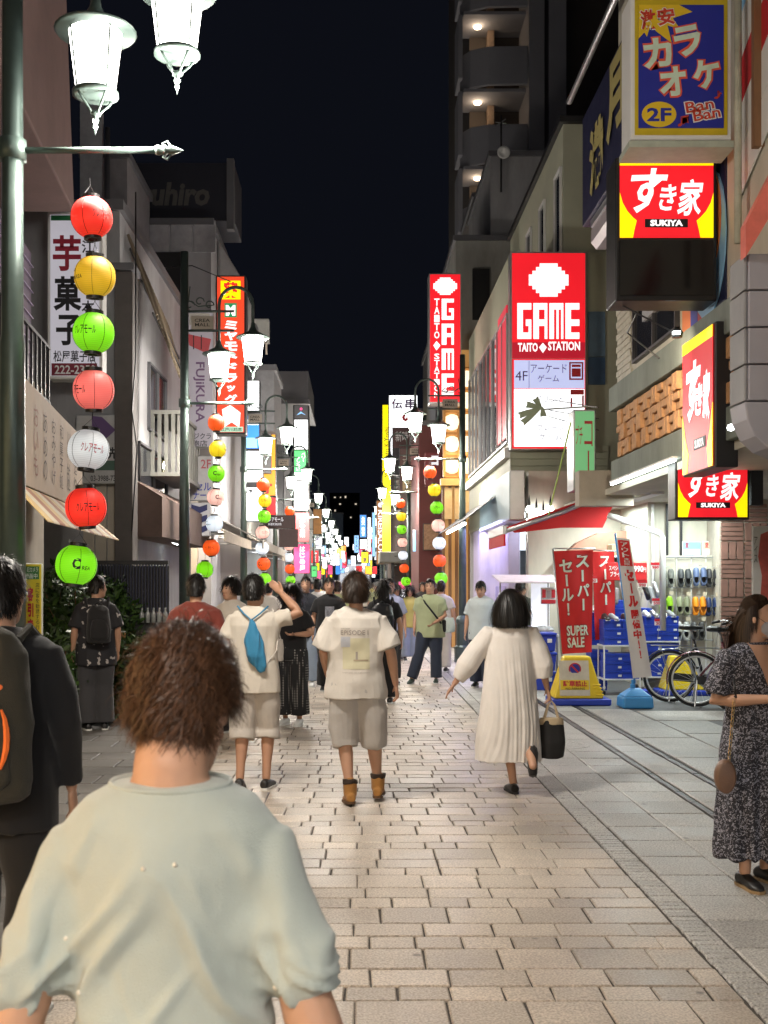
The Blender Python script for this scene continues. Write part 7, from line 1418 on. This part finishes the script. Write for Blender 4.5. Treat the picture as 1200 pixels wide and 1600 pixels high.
o_ = npt(880, 1073); lettering(npk, I_red, '駐車禁止', o_+V(0, -.016, 0), npt(918, 1073)-o_, npt(880, 1064)-o_, .03); o_ = npt(884, 1078); lettering(npk, I_black, 'NO PARKING', o_+V(0, -.016, 0), npt(914, 1078)-o_, npt(884, 1074.5)-o_, .01)
def flag(label, bl, br, tr, tl, Y, m, amp=.02, fr=7, poles=True, base=False, pole_m=None, frame=None):
    B = [P(x, y, Y) for x, y in (bl, br, tr, tl)]; t = thing('banner', label, 'banner', B[0])
    f = lambda a, b: (B[0].lerp(B[1], a)).lerp(B[3].lerp(B[2], a), b)+V(0, amp*math.sin(a*fr+b*2.4)+amp*.5*math.sin(b*9), 0)
    nx, nz = 10, 16; vs = [f(i/nx, j/nz) for j in range(nz+1) for i in range(nx+1)]; n = len(vs); k = lambda i, j: j*(nx+1)+i
    fs = [(k(i, j), k(i+1, j), k(i+1, j+1), k(i, j+1)) for j in range(nz) for i in range(nx)]
    fs += [tuple(q+n for q in reversed(x)) for x in fs]; MB().add(vs+[v+V(0, .004, 0) for v in vs], fs).build('cloth', m, t, True)
    def txt(s, a0, b0, a1, b1, mm, bold=.02, vertical=True, lift=.006):
        q, ff = vtext(s, bold) if vertical else text_geo(s, bold)[:2]
        MB().add([f(a0+(a1-a0)*x, b0+(b1-b0)*y)-V(0, lift, 0) for x, y in q], ff).build('lettering', mm, t)
    def pan(a0, b0, a1, b1, mm, lift=.004):
        vv = [f(a0+(a1-a0)*i/6, b0+(b1-b0)*j/6)-V(0, lift, 0) for j in range(7) for i in range(7)]; MB().add(vv, [(j*7+i, j*7+i+1, (j+1)*7+i+1, (j+1)*7+i) for j in range(6) for i in range(6)]).build('colour_panel', mm, t)
    t2 = f; return t, txt, pan, f
t, tx, pn, f = flag('red super sale banner on a pole right of the pale dress', (879, 1022), (925, 1019), (927, 859), (865, 861), 16.0, M_redcloth)
MT = mat('mint_white_print', (.62, .70, .62), .7)
for d, m_, l_ in ((.055, I_black if 0 else mat('dark_red_print', (.30, .02, .02), .7), .006), (.028, MT, .010)):
    x_ = (d-.028)*.9; tx('スーパー', .53-x_, .40-x_*.5, .92+x_, .96+x_*.5, m_, d, lift=l_); tx('セール！', .10-x_, .36-x_*.5, .46+x_, .92+x_*.5, m_, d, lift=l_)
for b0, s in ((.17, 'SUPER'), (.055, 'SALE')): tx(s, .17, b0-.012, .91 if s == 'SUPER' else .77, b0+.112, MATS['dark_red_print'], .06, False, .006); tx(s, .20, b0, .88 if s == 'SUPER' else .74, b0+.10, MT, .03, False, .010)
MB().tube([P(864, 858, 16.03), P(884, 1100, 16.03)], .014, 6).build('pole', M_alu, t, True); MB().tube([P(864, 857, 16.03), P(930, 857, 16.03)], .010, 6).build('crossbar', M_alu, t, True)
t, tx, pn, f = flag('second red super sale banner half hidden behind the first', (930, 1000), (962, 998), (960, 862), (926, 862), 16.9, M_redcloth)
for d, m_, l_ in ((.055, MATS['dark_red_print'], .006), (.028, MT, .010)): tx('スーパー', .25, .38, .85, .96, m_, d, lift=l_)
MB().tube([P(926, 859, 16.93), P(968, 862, 16.93)], .010, 6).build('crossbar', M_alu, t, True)
t, tx, pn, f = flag('slanting white sale banner with red upright lettering on a blue pole', (989, 1060), (1019, 1057), (984, 842), (964, 840), 14.9, mat('white_cloth', (.62, .60, .60), .8, 0, .06, 4, .2, 40), .012)
pn(.04, .80, .92, .985, M_redcloth); tx('アウト', .2, .86, .8, .975, M_white, .03, lift=.008); tx('本日限', .3, .805, .75, .86, M_white, .01, lift=.008); tx('セール', .2, .50, .92, .78, M_redcloth, .07, lift=.006); tx('開催中!!', .30, .13, .80, .49, M_redcloth, .04, lift=.006); tx('ABC', .4, .03, .75, .10, M_redcloth, .0, lift=.006) if 0 else None
MB().tube([P(961, 833, 14.95), P(992, 1068, 14.95)], .014, 6).build('pole', M_lblue, t, True)
wb = thing('water_tank', 'light blue plastic water tank base under the slanting banner', 'banner base', P(997, 1090, 14.95)); a, b_ = P(972, 0, 14.8).x, P(1021, 0, 14.8).x
frustum(MB(), a, b_, a+.01, b_-.01, .0, .155, 14.75, 15.15, .01).build('tank', M_lblue, wb, bevel=.03, seg=3); frustum(MB(), a+.02, b_-.02, a+.14, b_-.14, .157, .26, 14.78, 15.12, .12).build('tank_top', M_lblue, wb, bevel=.015)
MB().lathe(V((a+b_)/2-.03, 14.95, .25), [(.035, 0), (.035, .06), (.02, .065), (.02, .12)], 12).build('socket', M_lblue, wb)
pb = Sign('price_board', 'small red special price board with white lettering above the shoes', 'sign', 948, 879, 1011, 907, 16.75, .02, M_redcloth, None)
pb.t('スペシャル', 951, 884, 975, 892, I_white, .02); pb.t('プライス', 953, 893, 974, 901, I_white, .02); pb.t('990', 990, 884, 1005, 894, I_white, .03); pb.t('円', 1005, 887, 1009, 894, I_white, .01)
# shoe boxes
BOXN = [0]
bx = thing('shoe_box', 'x', 'shoe box', (0, 0, 0), 'blue shoe boxes at the shop front')
MB().box(-.132, .132, -.17, .17, 0, .088).build('carton', mat('shoe_box_blue', (.012, .045, .40), .45, 0, .06, 5), bx, bevel=.003)
MB().box(-.136, .136, -.174, .174, .089, .124).build('lid', MATS['shoe_box_blue'], bx, bevel=.003); MB().box(.06, .11, -.1755, -.174, .03, .06).build('size_label', M_white, bx)
first = [True]
def stack(px, Y, z0, n, where, dx=0):
    x = at(px, Y)
    for i in range(n):
        o = bx if first[0] else copy_tree(bx); first[0] = False; o.location = (x+rnd.uniform(-.006, .006), Y+.17+rnd.uniform(0, .02), z0+i*.1255); o.rotation_euler[2] = rnd.uniform(-.02, .02)
        o['label'] = 'blue shoe box, %s of the stack %s' % (['bottom', 'second', 'third', 'fourth', 'top'][i if i < n-1 else 4], where)
def rack(label, xa, xb, Y, levels):
    t = thing('shelf_rack', label, 'rack', ((xa+xb)/2, Y+.2, 0))
    for x in (xa, xb):
        for y in (Y, Y+.4): MB().tube([(x, y, .09), (x, y, levels[-1]+.02)], .012, 6).build('post', M_white, t); MB().lathe((x, y, .045), [(.02, -.018), (.045, -.012), (.045, .012), (.02, .018)], 12, axis='x').build('castor', M_black, t)
    for z in levels: MB().box(xa-.015, xb+.015, Y-.01, Y+.42, z, z+.02).build('shelf', M_white, t)
za = .72
rack('white wheeled rack of shoe boxes left of the slanting banner', P(944, 0, 16.6).x, P(1000, 0, 16.6).x, 16.6, (.22, za))
stack(958, 16.6, za+.021, 3, 'on the left rack, left side'); stack(986, 16.6, za+.021, 3, 'on the left rack, right side'); stack(960, 16.6, .241, 3, 'under the left rack shelf, left side'); stack(987, 16.6, .241, 3, 'under the left rack shelf, right side')
rack('white wheeled rack of shoe boxes behind the parked bicycles', P(1005, 0, 17.0).x, P(1062, 0, 17.0).x, 17.0, (.22, za+.04))
stack(1021, 17.0, za+.061, 3, 'on the right rack, left side'); stack(1047, 17.0, za+.061, 3, 'on the right rack, right side'); stack(1022, 17.0, .241, 4, 'under the right rack shelf, left side'); stack(1048, 17.0, .241, 4, 'under the right rack shelf, right side')
stack(936, 17.3, .70, 4, 'half hidden behind the red banners'); stack(936, 17.3, .0, 5, 'at ground level behind the red banners')
stack(1005, 15.9, .0, 1, 'alone on the ground by the blue water tank')
stack(1005, 17.35, 1.02, 2, 'behind the slanting banner, upper left'); stack(975, 17.3, 1.02, 3, 'behind the left rack, upper row')
stack(1063, 17.0, .0, 3, 'on the ground right of the right rack'); stack(1075, 17.05, .0, 2, 'on the ground under the clogs, left'); stack(1103, 17.05, .0, 2, 'on the ground under the clogs, right')
# sneakers on the boxes
def sneaker_mesh():
    g = Blob(); rg = [(-.13, .022, .030, .035), (-.10, .036, .055, .052), (-.04, .038, .058, .055), (.03, .040, .042, .042), (.08, .043, .032, .034), (.115, .034, .024, .028), (.135, .018, .014, .02)]
    g.loft([(V(0, y, z), V(a, 0, 0), V(0, 0, b)) for y, a, b, z in rg], 14); return g.mesh('sneaker', .007, 2)
SN = sneaker_mesh(); cols_ = [('white', M_white), ('grey', M_grey), ('black', M_black), ('silver', M_alu)]
for i, (px, Y, z, c) in enumerate(((950, 16.55, 1.10, 2), (962, 16.55, 1.10, 1), (981, 16.55, 1.10, 2), (990, 16.55, 1.10, 0), (1014, 16.95, 1.14, 0), (1026, 16.95, 1.14, 3), (1041, 16.95, 1.14, 0), (1052, 16.95, 1.14, 1), (932, 17.25, 1.21, 3), (941, 17.25, 1.21, 0))):
    me = SN if i == 0 else SN.copy(); o = bpy.data.objects.new('sneaker', me); COL.objects.link(o); me.materials.clear(); me.materials.append(cols_[c][1]); o.location = (at(px, Y), Y+.16, z); o.rotation_euler[2] = PI+rnd.uniform(-.4, .4); me.polygons.foreach_set('use_smooth', [True]*len(me.polygons))
    tag(o, '%s sneaker displayed on the blue boxes, %s from the left' % (cols_[c][0], ['first', 'second', 'third', 'fourth', 'fifth', 'sixth', 'seventh', 'eighth', 'in the stack', 'beside'][i] if i < 8 else ['half hidden behind the banner', 'just right of the hidden one'][i-8]), 'sneaker', 'sneakers on the boxes')
    if i >= 8: o['label'] = ['silver sneaker on the boxes half hidden behind the red banners', 'white sneaker on the boxes half hidden behind the red banners'][i-8]
    MB().prism([(-.03, -.125), (.03, -.125), (.042, .05), (.03, .13), (-.03, .13), (-.042, .05)], V(0, 0, 0), (1, 0, 0), (0, 1, 0), (0, 0, .016)).build('sole', M_white, None).parent = o
# hanging wheels of trainers
for i, (px, py, c) in enumerate(((952, 925, 2), (962, 932, 1), (972, 922, 0), (1008, 925, 2), (1016, 930, 1), (1024, 922, 3))):
    me = SN.copy(); me.materials.clear(); me.materials.append(cols_[c][1]); o = bpy.data.objects.new('sneaker', me); COL.objects.link(o); o.location = P(px, py, 17.1); o.rotation_euler = (PI/2, rnd.uniform(-.3, .3), rnd.uniform(-.2, .2))
    tag(o, '%s sneaker hanging above the blue boxes, %s from the left' % (cols_[c][0], ['first', 'second', 'third', 'fourth', 'fifth', 'last'][i]), 'sneaker', 'hanging sneakers')
# clog wall
wl = thing('display_rack', 'silver wire display wall of hanging clogs beside the brick pier', 'rack', P(1078, 1000, 17.3))
for y in (871, 918, 960, 1000): MB().tube([P(1034, y, 17.3), P(1122, y, 17.3)], .010, 6).build('rail', M_alu, wl)
for x in (1035, 1057, 1080, 1103, 1121): MB().tube([P(x, 868, 17.32), P(x, 1068, 17.32)], .010, 6).build('upright', M_white, wl)
MB().box(P(1033, 0, 17.34).x, P(1122, 0, 17.34).x, 17.34, 17.36, .2, P(0, 868, 17.34).z).build('back_board', M_cream, wl)
def clog(parent, cx, cz, Y, m, sd):
    out = [(0, -.145), (.03, -.14), (.043, -.11), (.038, -.03), (.048, .05), (.046, .10), (.03, .135), (0, .145)]; out = out+[(-a, b) for a, b in out[-2:0:-1]]
    MB().prism(out, V(cx, Y, cz), (1, 0, 0), (0, 0, 1), (0, -.03, 0)).build('sole', m, parent, bevel=.008)
    g = MB(); vs = []
    for j in range(8):
        ph = j/7*PI*.5; zz = -.005+.15*math.sin(ph); rr = math.cos(ph)**.6
        vs += [V(cx+.050*rr*math.cos(a), Y-.03-.075*rr*math.sin(a)*(1-.3*j/7), cz+zz) for a in [PI*i/10 for i in range(11)]]
    g.add(vs, [(j*11+i, j*11+i+1, (j+1)*11+i+1, (j+1)*11+i) for j in range(7) for i in range(10)]); g.build('upper', m, parent, True)
    MB().prism([(.030*math.cos(a), .045*math.sin(a)) for a in [PI*2*i/16 for i in range(16)]], V(cx, Y-.031, cz-.045), (1, 0, 0), (0, 0, 1), (0, -.003, 0)).build('opening_shade_disc', M_black if m is not M_clog['orange'] else mat('orange_opening_shade', (.55, .2, .02), .6), parent)  # dark disc paints the shade inside the shoe opening
    MB().tube([V(cx+.047*math.cos(a), Y-.045-.02*math.sin(a), cz-.01-.11*math.sin(a)) for a in [PI*i/8 for i in range(9)]], .008, 5).build('strap', m, parent)
M_clog = {k: mat(k+'_clog', c, .5, 0, .06) for k, c in dict(grey=(.16, .17, .15), charcoal=(.05, .055, .06), slate=(.10, .14, .26), black=(.03, .03, .035), lime=(.32, .62, .02), olive=(.26, .28, .17), orange=(.80, .27, .01), navy=(.015, .03, .10), white=(.62, .63, .6), dim=(.07, .07, .07)).items()}
for px, py, k, nm in ((1043, 902, 'grey', 'grey'), (1070, 902, 'charcoal', 'charcoal'), (1094, 900, 'slate', 'slate blue'), (1114, 902, 'black', 'black'), (1041, 945, 'lime', 'lime green'), (1068, 946, 'olive', 'olive'), (1093, 946, 'orange', 'bright orange'), (1113, 947, 'navy', 'navy'), (1067, 985, 'white', 'white'), (1091, 985, 'dim', 'dark smoke')):
    c = P(px, py, 17.2); t = thing('clog_pair', 'pair of %s rubber clogs hanging on the wire display wall' % nm, 'clogs', c, 'clogs on the display wall')
    for sd in (-1, 1): clog(t, c.x+sd*.056, c.z-.01, 17.24, M_clog[k], sd)
    MB().box(c.x+.02, c.x+.085, 17.10, 17.104, c.z+.15, c.z+.21).build('price_tag', mat('price_tag_cream', (.6, .52, .38), .6), t)
    MB().tube([V(c.x, 17.28, c.z+.16), V(c.x, 17.12, c.z+.16)], .006, 5).build('hook', M_alu, t)
for i, (px, py) in enumerate(((1024, 884), (1026, 940), (926, 905), (1004, 912), (1030, 972))):
    t = thing('price_card', 'small red and white price card %s' % ['at the top left of the clog wall', 'left of the lime green clogs', 'behind the first red banner', 'above the middle shoe boxes', 'left of the white clogs'][i], 'card', P(px, py, 16.9)); c = P(px, py, 16.9)
    MB().box(c.x-.07, c.x+.07, 16.9, 16.906, c.z-.05, c.z+.05).build('card', M_white, t); MB().box(c.x-.07, c.x+.07, 16.896, 16.8995, c.z+.01, c.z+.05).build('header', I_red, t); lettering(t, I_red, ['980', '500', '790', '990', '300'][i], V(c.x-.05, 16.898, c.z-.045), (.1, 0, 0), (0, 0, .045), .03)
    MB().tube([(c.x, 16.91, c.z-.05), (c.x, 17.0, c.z-.3)], .004, 4).build('stalk', M_alu, t)
# bicycles
M_chrome = mat('bright_chrome', (.72, .73, .74), .3, .2, .05)
def bicycle(label, X, Y, yaw, fm, rim=M_chrome, group=None):
    r = thing('bicycle', label, 'bicycle', (0, 0, 0), group); R0 = .33
    def wheel(cx):
        w = MB().tube([(cx+(R0-.017)*math.cos(a), 0, R0+(R0-.017)*math.sin(a)) for a in [PI*2*i/36 for i in range(36)]], .018, 8, closed=True).build('wheel', M_black, r, True)
        MB().tube([(cx+(R0-.045)*math.cos(a), 0, R0+(R0-.045)*math.sin(a)) for a in [PI*2*i/36 for i in range(36)]], .012, 6, closed=True).build('rim', rim, w, True)
        s = MB()
        for i in range(20): a = PI*2*i/20; s.tube([(cx+.02*math.cos(a+1.2), .03*(-1)**i, R0+.02*math.sin(a+1.2)), (cx+(R0-.05)*math.cos(a), 0, R0+(R0-.05)*math.sin(a))], .0024, 4)
        s.build('spoke', M_chrome, w); MB().lathe((cx, 0, R0), [(.012, -.05), (.028, -.035), (.02, 0), (.028, .035), (.012, .05)], 10, axis='y').build('hub', M_alu, w)
    wheel(0); wheel(1.12)
    f = MB(); bb = (.43, 0, .28); st = (.34, 0, .72)
    f.tube([bb, (.30, 0, .80)], .016, 8); f.tube([bb, (.88, 0, .62)], .02, 8); f.tube([(.36, 0, .60), (.65, 0, .50), (.87, 0, .70)], .014, 8)
    f.tube([(.86, 0, .58), (.80, 0, .86)], .02, 8)
    for q in (-.05, .05): f.tube([(0, q, R0), bb], .011, 6); f.tube([(0, q, R0), (.32, q*.4, .70)], .009, 6); f.tube([(1.12, q, R0), (1.0, q, .50), (.87, q*.5, .57)], .012, 6)
    f.build('frame', fm, r, True)
    for cx, a0, a1 in ((0, .35, 3.3), (1.12, .3, 2.6)):
        vs = []; n = 16
        for i in range(n+1):
            a = a0+(a1-a0)*i/n; 
            for q, rr in ((-.032, R0+.012), (-.02, R0+.026), (.02, R0+.026), (.032, R0+.012)): vs.append((cx+rr*math.cos(a), q, R0+rr*math.sin(a)))
        MB().add(vs, [(i*4+j, i*4+j+1, (i+1)*4+j+1, (i+1)*4+j) for i in range(n) for j in range(3)]).build('mudguard', fm if cx == 0 else M_alu, r, True)
    MB().tube([(.30, 0, .80), (.265, 0, .92)], .013, 8).build('seat_post', M_alu, r, True)
    g = Blob(); g.loft([(V(x, 0, z), V(0, a, 0), V(0, 0, b)) for x, a, b, z in ((.12, .05, .025, .95), (.16, .10, .04, .955), (.24, .095, .04, .95), (.31, .05, .03, .945), (.38, .028, .024, .945), (.41, .015, .015, .94))], 14); link('saddle', g.mesh('saddle', .008, 2), mat('saddle_black', (.02, .02, .02), .35), r, True)
    k = MB(); k.tube([(.80, 0, .86), (.77, 0, 1.0)], .012, 8); k.tube([(.60, -.27, 1.0), (.72, -.25, 1.03), (.78, -.10, 1.02), (.77, 0, 1.0), (.78, .10, 1.02), (.72, .25, 1.03), (.60, .27, 1.0)], .011, 8); k.build('handlebar', M_alu, r, True)
    for q in (-1, 1): MB().tube([(.58, q*.272, .998), (.68, q*.257, 1.02)], .017, 8).build('grip', M_black, r, True); MB().tube([(.70, q*.25, 1.0), (.74, q*.2, .96), (.65, q*.25, .97)], .005, 5).build('brake_lever', M_alu, r)
    k = MB()
    for q in (-.06, -.02, .02, .06): k.tube([(-.22, q, .72), (.26, q, .72)], .005, 5)
    k.tube([(-.22, -.06, .72), (-.22, .06, .72)], .005, 5); k.tube([(-.0, .06, R0), (-.12, .06, .72)], .005, 5); k.tube([(-.0, -.06, R0), (-.12, -.06, .72)], .005, 5); k.build('rear_rack', M_alu, r)
    k = MB(); k.tube([(0, -.07, R0), (-.03, -.13, .02), (.05, -.14, .012)], .010, 6); k.tube([(0, .07, R0), (-.03, .13, .02), (.05, .14, .012)], .010, 6); k.build('kickstand', M_alu, r)
    MB().lathe((.43, -.045, .28), [(.0, -.006), (.085, -.006), (.085, .006), (0, .006)], 20, axis='y').build('chainring', M_alu, r); MB().obox((.22, -.055, .315), (.24, 0, -.02), (0, .006, 0), (0, 0, .05)).build('chain_guard', M_dark, r, bevel=.004)
    k = MB(); k.tube([(.43, -.07, .28), (.48, -.08, .13)], .01, 6); k.tube([(.43, .07, .28), (.38, .08, .43)], .01, 6); k.build('crank', M_alu, r)
    for x, q, z in ((.48, -.12, .13), (.38, .12, .43)): MB().obox((x, q, z), (.045, 0, 0), (0, .04, 0), (0, 0, .012)).build('pedal', M_black, r)
    bk_ = MB()
    for i in range(7): t = i/6; bk_.tube([(.90+.28*t, -.16, .72), (.88+.32*t, -.18, .98)], .003, 4); bk_.tube([(.90+.28*t, .16, .72), (.88+.32*t, .18, .98)], .003, 4); bk_.tube([(.90, -.16+.32*t, .72), (.88, -.18+.36*t, .98)], .003, 4); bk_.tube([(1.18, -.16+.32*t, .72), (1.20, -.18+.36*t, .98)], .003, 4)
    for z, e in ((.72, 0), (.81, .007), (.90, .013), (.98, .02)): bk_.tube([(.90-e, -.16-e, z), (1.18+e, -.16-e, z), (1.18+e, .16+e, z), (.90-e, .16+e, z)], .004, 4, closed=True)
    bk_.build('basket', M_dark, r)
    r.location = (X, Y, 0); r.rotation_euler[2] = yaw; r.scale = (1.1, 1.1, 1.1); return r
bicycle('burgundy city bicycle with chrome rims nearest the woman in the speckled dress', at(1088, 15.0), 15.0, -.2, mat('burgundy_paint', (.10, .015, .025), .3, .3, .1, 5, coat=.5))
bicycle('dark city bicycle parked left of the burgundy one by the shoe boxes', at(1046, 15.6), 15.6, -.1, mat('black_paint', (.02, .02, .025), .3, .3, coat=.5))
bicycle('violet city bicycle parked behind the woman in the speckled dress', at(1150, 14.4), 14.4, .12, mat('violet_paint', (.06, .04, .12), .3, .3, coat=.5))
# yellow no-parking cone behind the bikes
n2 = thing('no_parking_sign', 'second yellow no parking stand partly hidden behind the bicycles', 'sign', (P(1060, 0, 16.6).x, 16.6, 0)); a, b_ = P(1036, 0, 16.6).x, P(1100, 0, 16.6).x
frustum(MB(), a, b_, a+.12, b_-.22, .08, .58, 16.5, 16.9, .12).build('body', M_yel, n2, bevel=.02); MB().box(a-.06, b_+.06, 16.45, 16.95, 0, .078).build('base', M_blue, n2, bevel=.02)
# the sale stall left of the red banners
st = thing('sale_stall', 'white sale stall table with lit backboard by the lavender wall', 'stall', (at(832, 18), 18.2, 0))
a, b_ = at(788, 18), at(872, 18)
MB().box(a, b_, 17.9, 18.8, .80, .84).build('table_top', M_white, st, bevel=.006)
for x in (a+.03, b_-.03):
    for y in (17.94, 18.76): MB().tube([(x, y, -.0), (x, y, .8)], .018, 6).build('leg', M_alu, st)
for x in (a+.03, b_-.03): MB().tube([(x, 18.76, .84), (x, 18.76, 1.72)], .014, 6).build('upright', M_alu, st)
MB().add([(a-.1, 17.75, 1.66), (b_+.05, 17.75, 1.66), (b_+.05, 18.85, 1.78), (a-.1, 18.85, 1.78), (a-.1, 17.75, 1.68), (b_+.05, 17.75, 1.68), (b_+.05, 18.85, 1.80), (a-.1, 18.85, 1.80)], [(0, 3, 2, 1), (4, 5, 6, 7), (0, 1, 5, 4), (1, 2, 6, 5), (2, 3, 7, 6), (3, 0, 4, 7)]).build('canopy', mat('stall_canvas', (.62, .55, .62), .8), st)
MB().box(at(830, 18.8), b_, 18.8, 18.83, .9, 1.65).build('backboard', G_soft, st)
pcd = Sign('price_card', 'red and white price card on the sale stall', 'card', 845, 918, 869, 944, 17.95, .02, M_white, None); pcd.rect(846, 937, 868, 943, I_red, lift=.001); 
for i in range(3): pcd.rect(847+i*7.3, 921+(i % 2)*2, 852.5+i*7.3, 934, I_red if i != 1 else M_alu, lift=.001)
for i, (c, nm) in enumerate(((mat('orange_cloth', (.75, .22, .03), .7), 'orange'), (M_navy, 'navy'), (M_grey, 'grey'))):
    g = Blob(); g.ball((at(808+i*22, 17.95), 18.05, .90), (.16, .12, .07)); link_o = link('folded_clothes', g.mesh('cloth', .012, 2, folds(.02, (12, 12, 12), i)), c, None, True); tag(link_o, 'crumpled %s garment lying on the sale stall' % nm, 'garment', 'garments on the stall')
for k in range(2):
    for i in range(3):
        cx = at(850 if k == 0 else 806, 17.3); t = thing('plastic_bin', 'blue plastic bin, %s of the %s column in front of the stall' % (['bottom', 'middle', 'top'][i], ['right', 'left'][k]), 'bin', (cx, 17.3, i*.30), 'blue bins in front of the stall')
        frustum(MB(), cx-.17, cx+.17, cx-.19, cx+.19, i*.30+.004, i*.30+.25, 17.3, 17.7, -.015).build('tub', M_blue, t, bevel=.012); MB().box(cx-.20, cx+.20, 17.27, 17.73, i*.30+.251, i*.30+.29).build('rim', M_blue, t, bevel=.01); MB().box(cx+.05, cx+.12, 17.275, 17.283, i*.30+.14, i*.30+.20).build('price_label', M_white, t)
bpy.data.scenes.remove(WS)
for o_ in bpy.data.objects:
    if 'label' in o_ and not 4 <= len(o_['label'].split()) <= 16: print('LBL', o_.name, o_['label'])
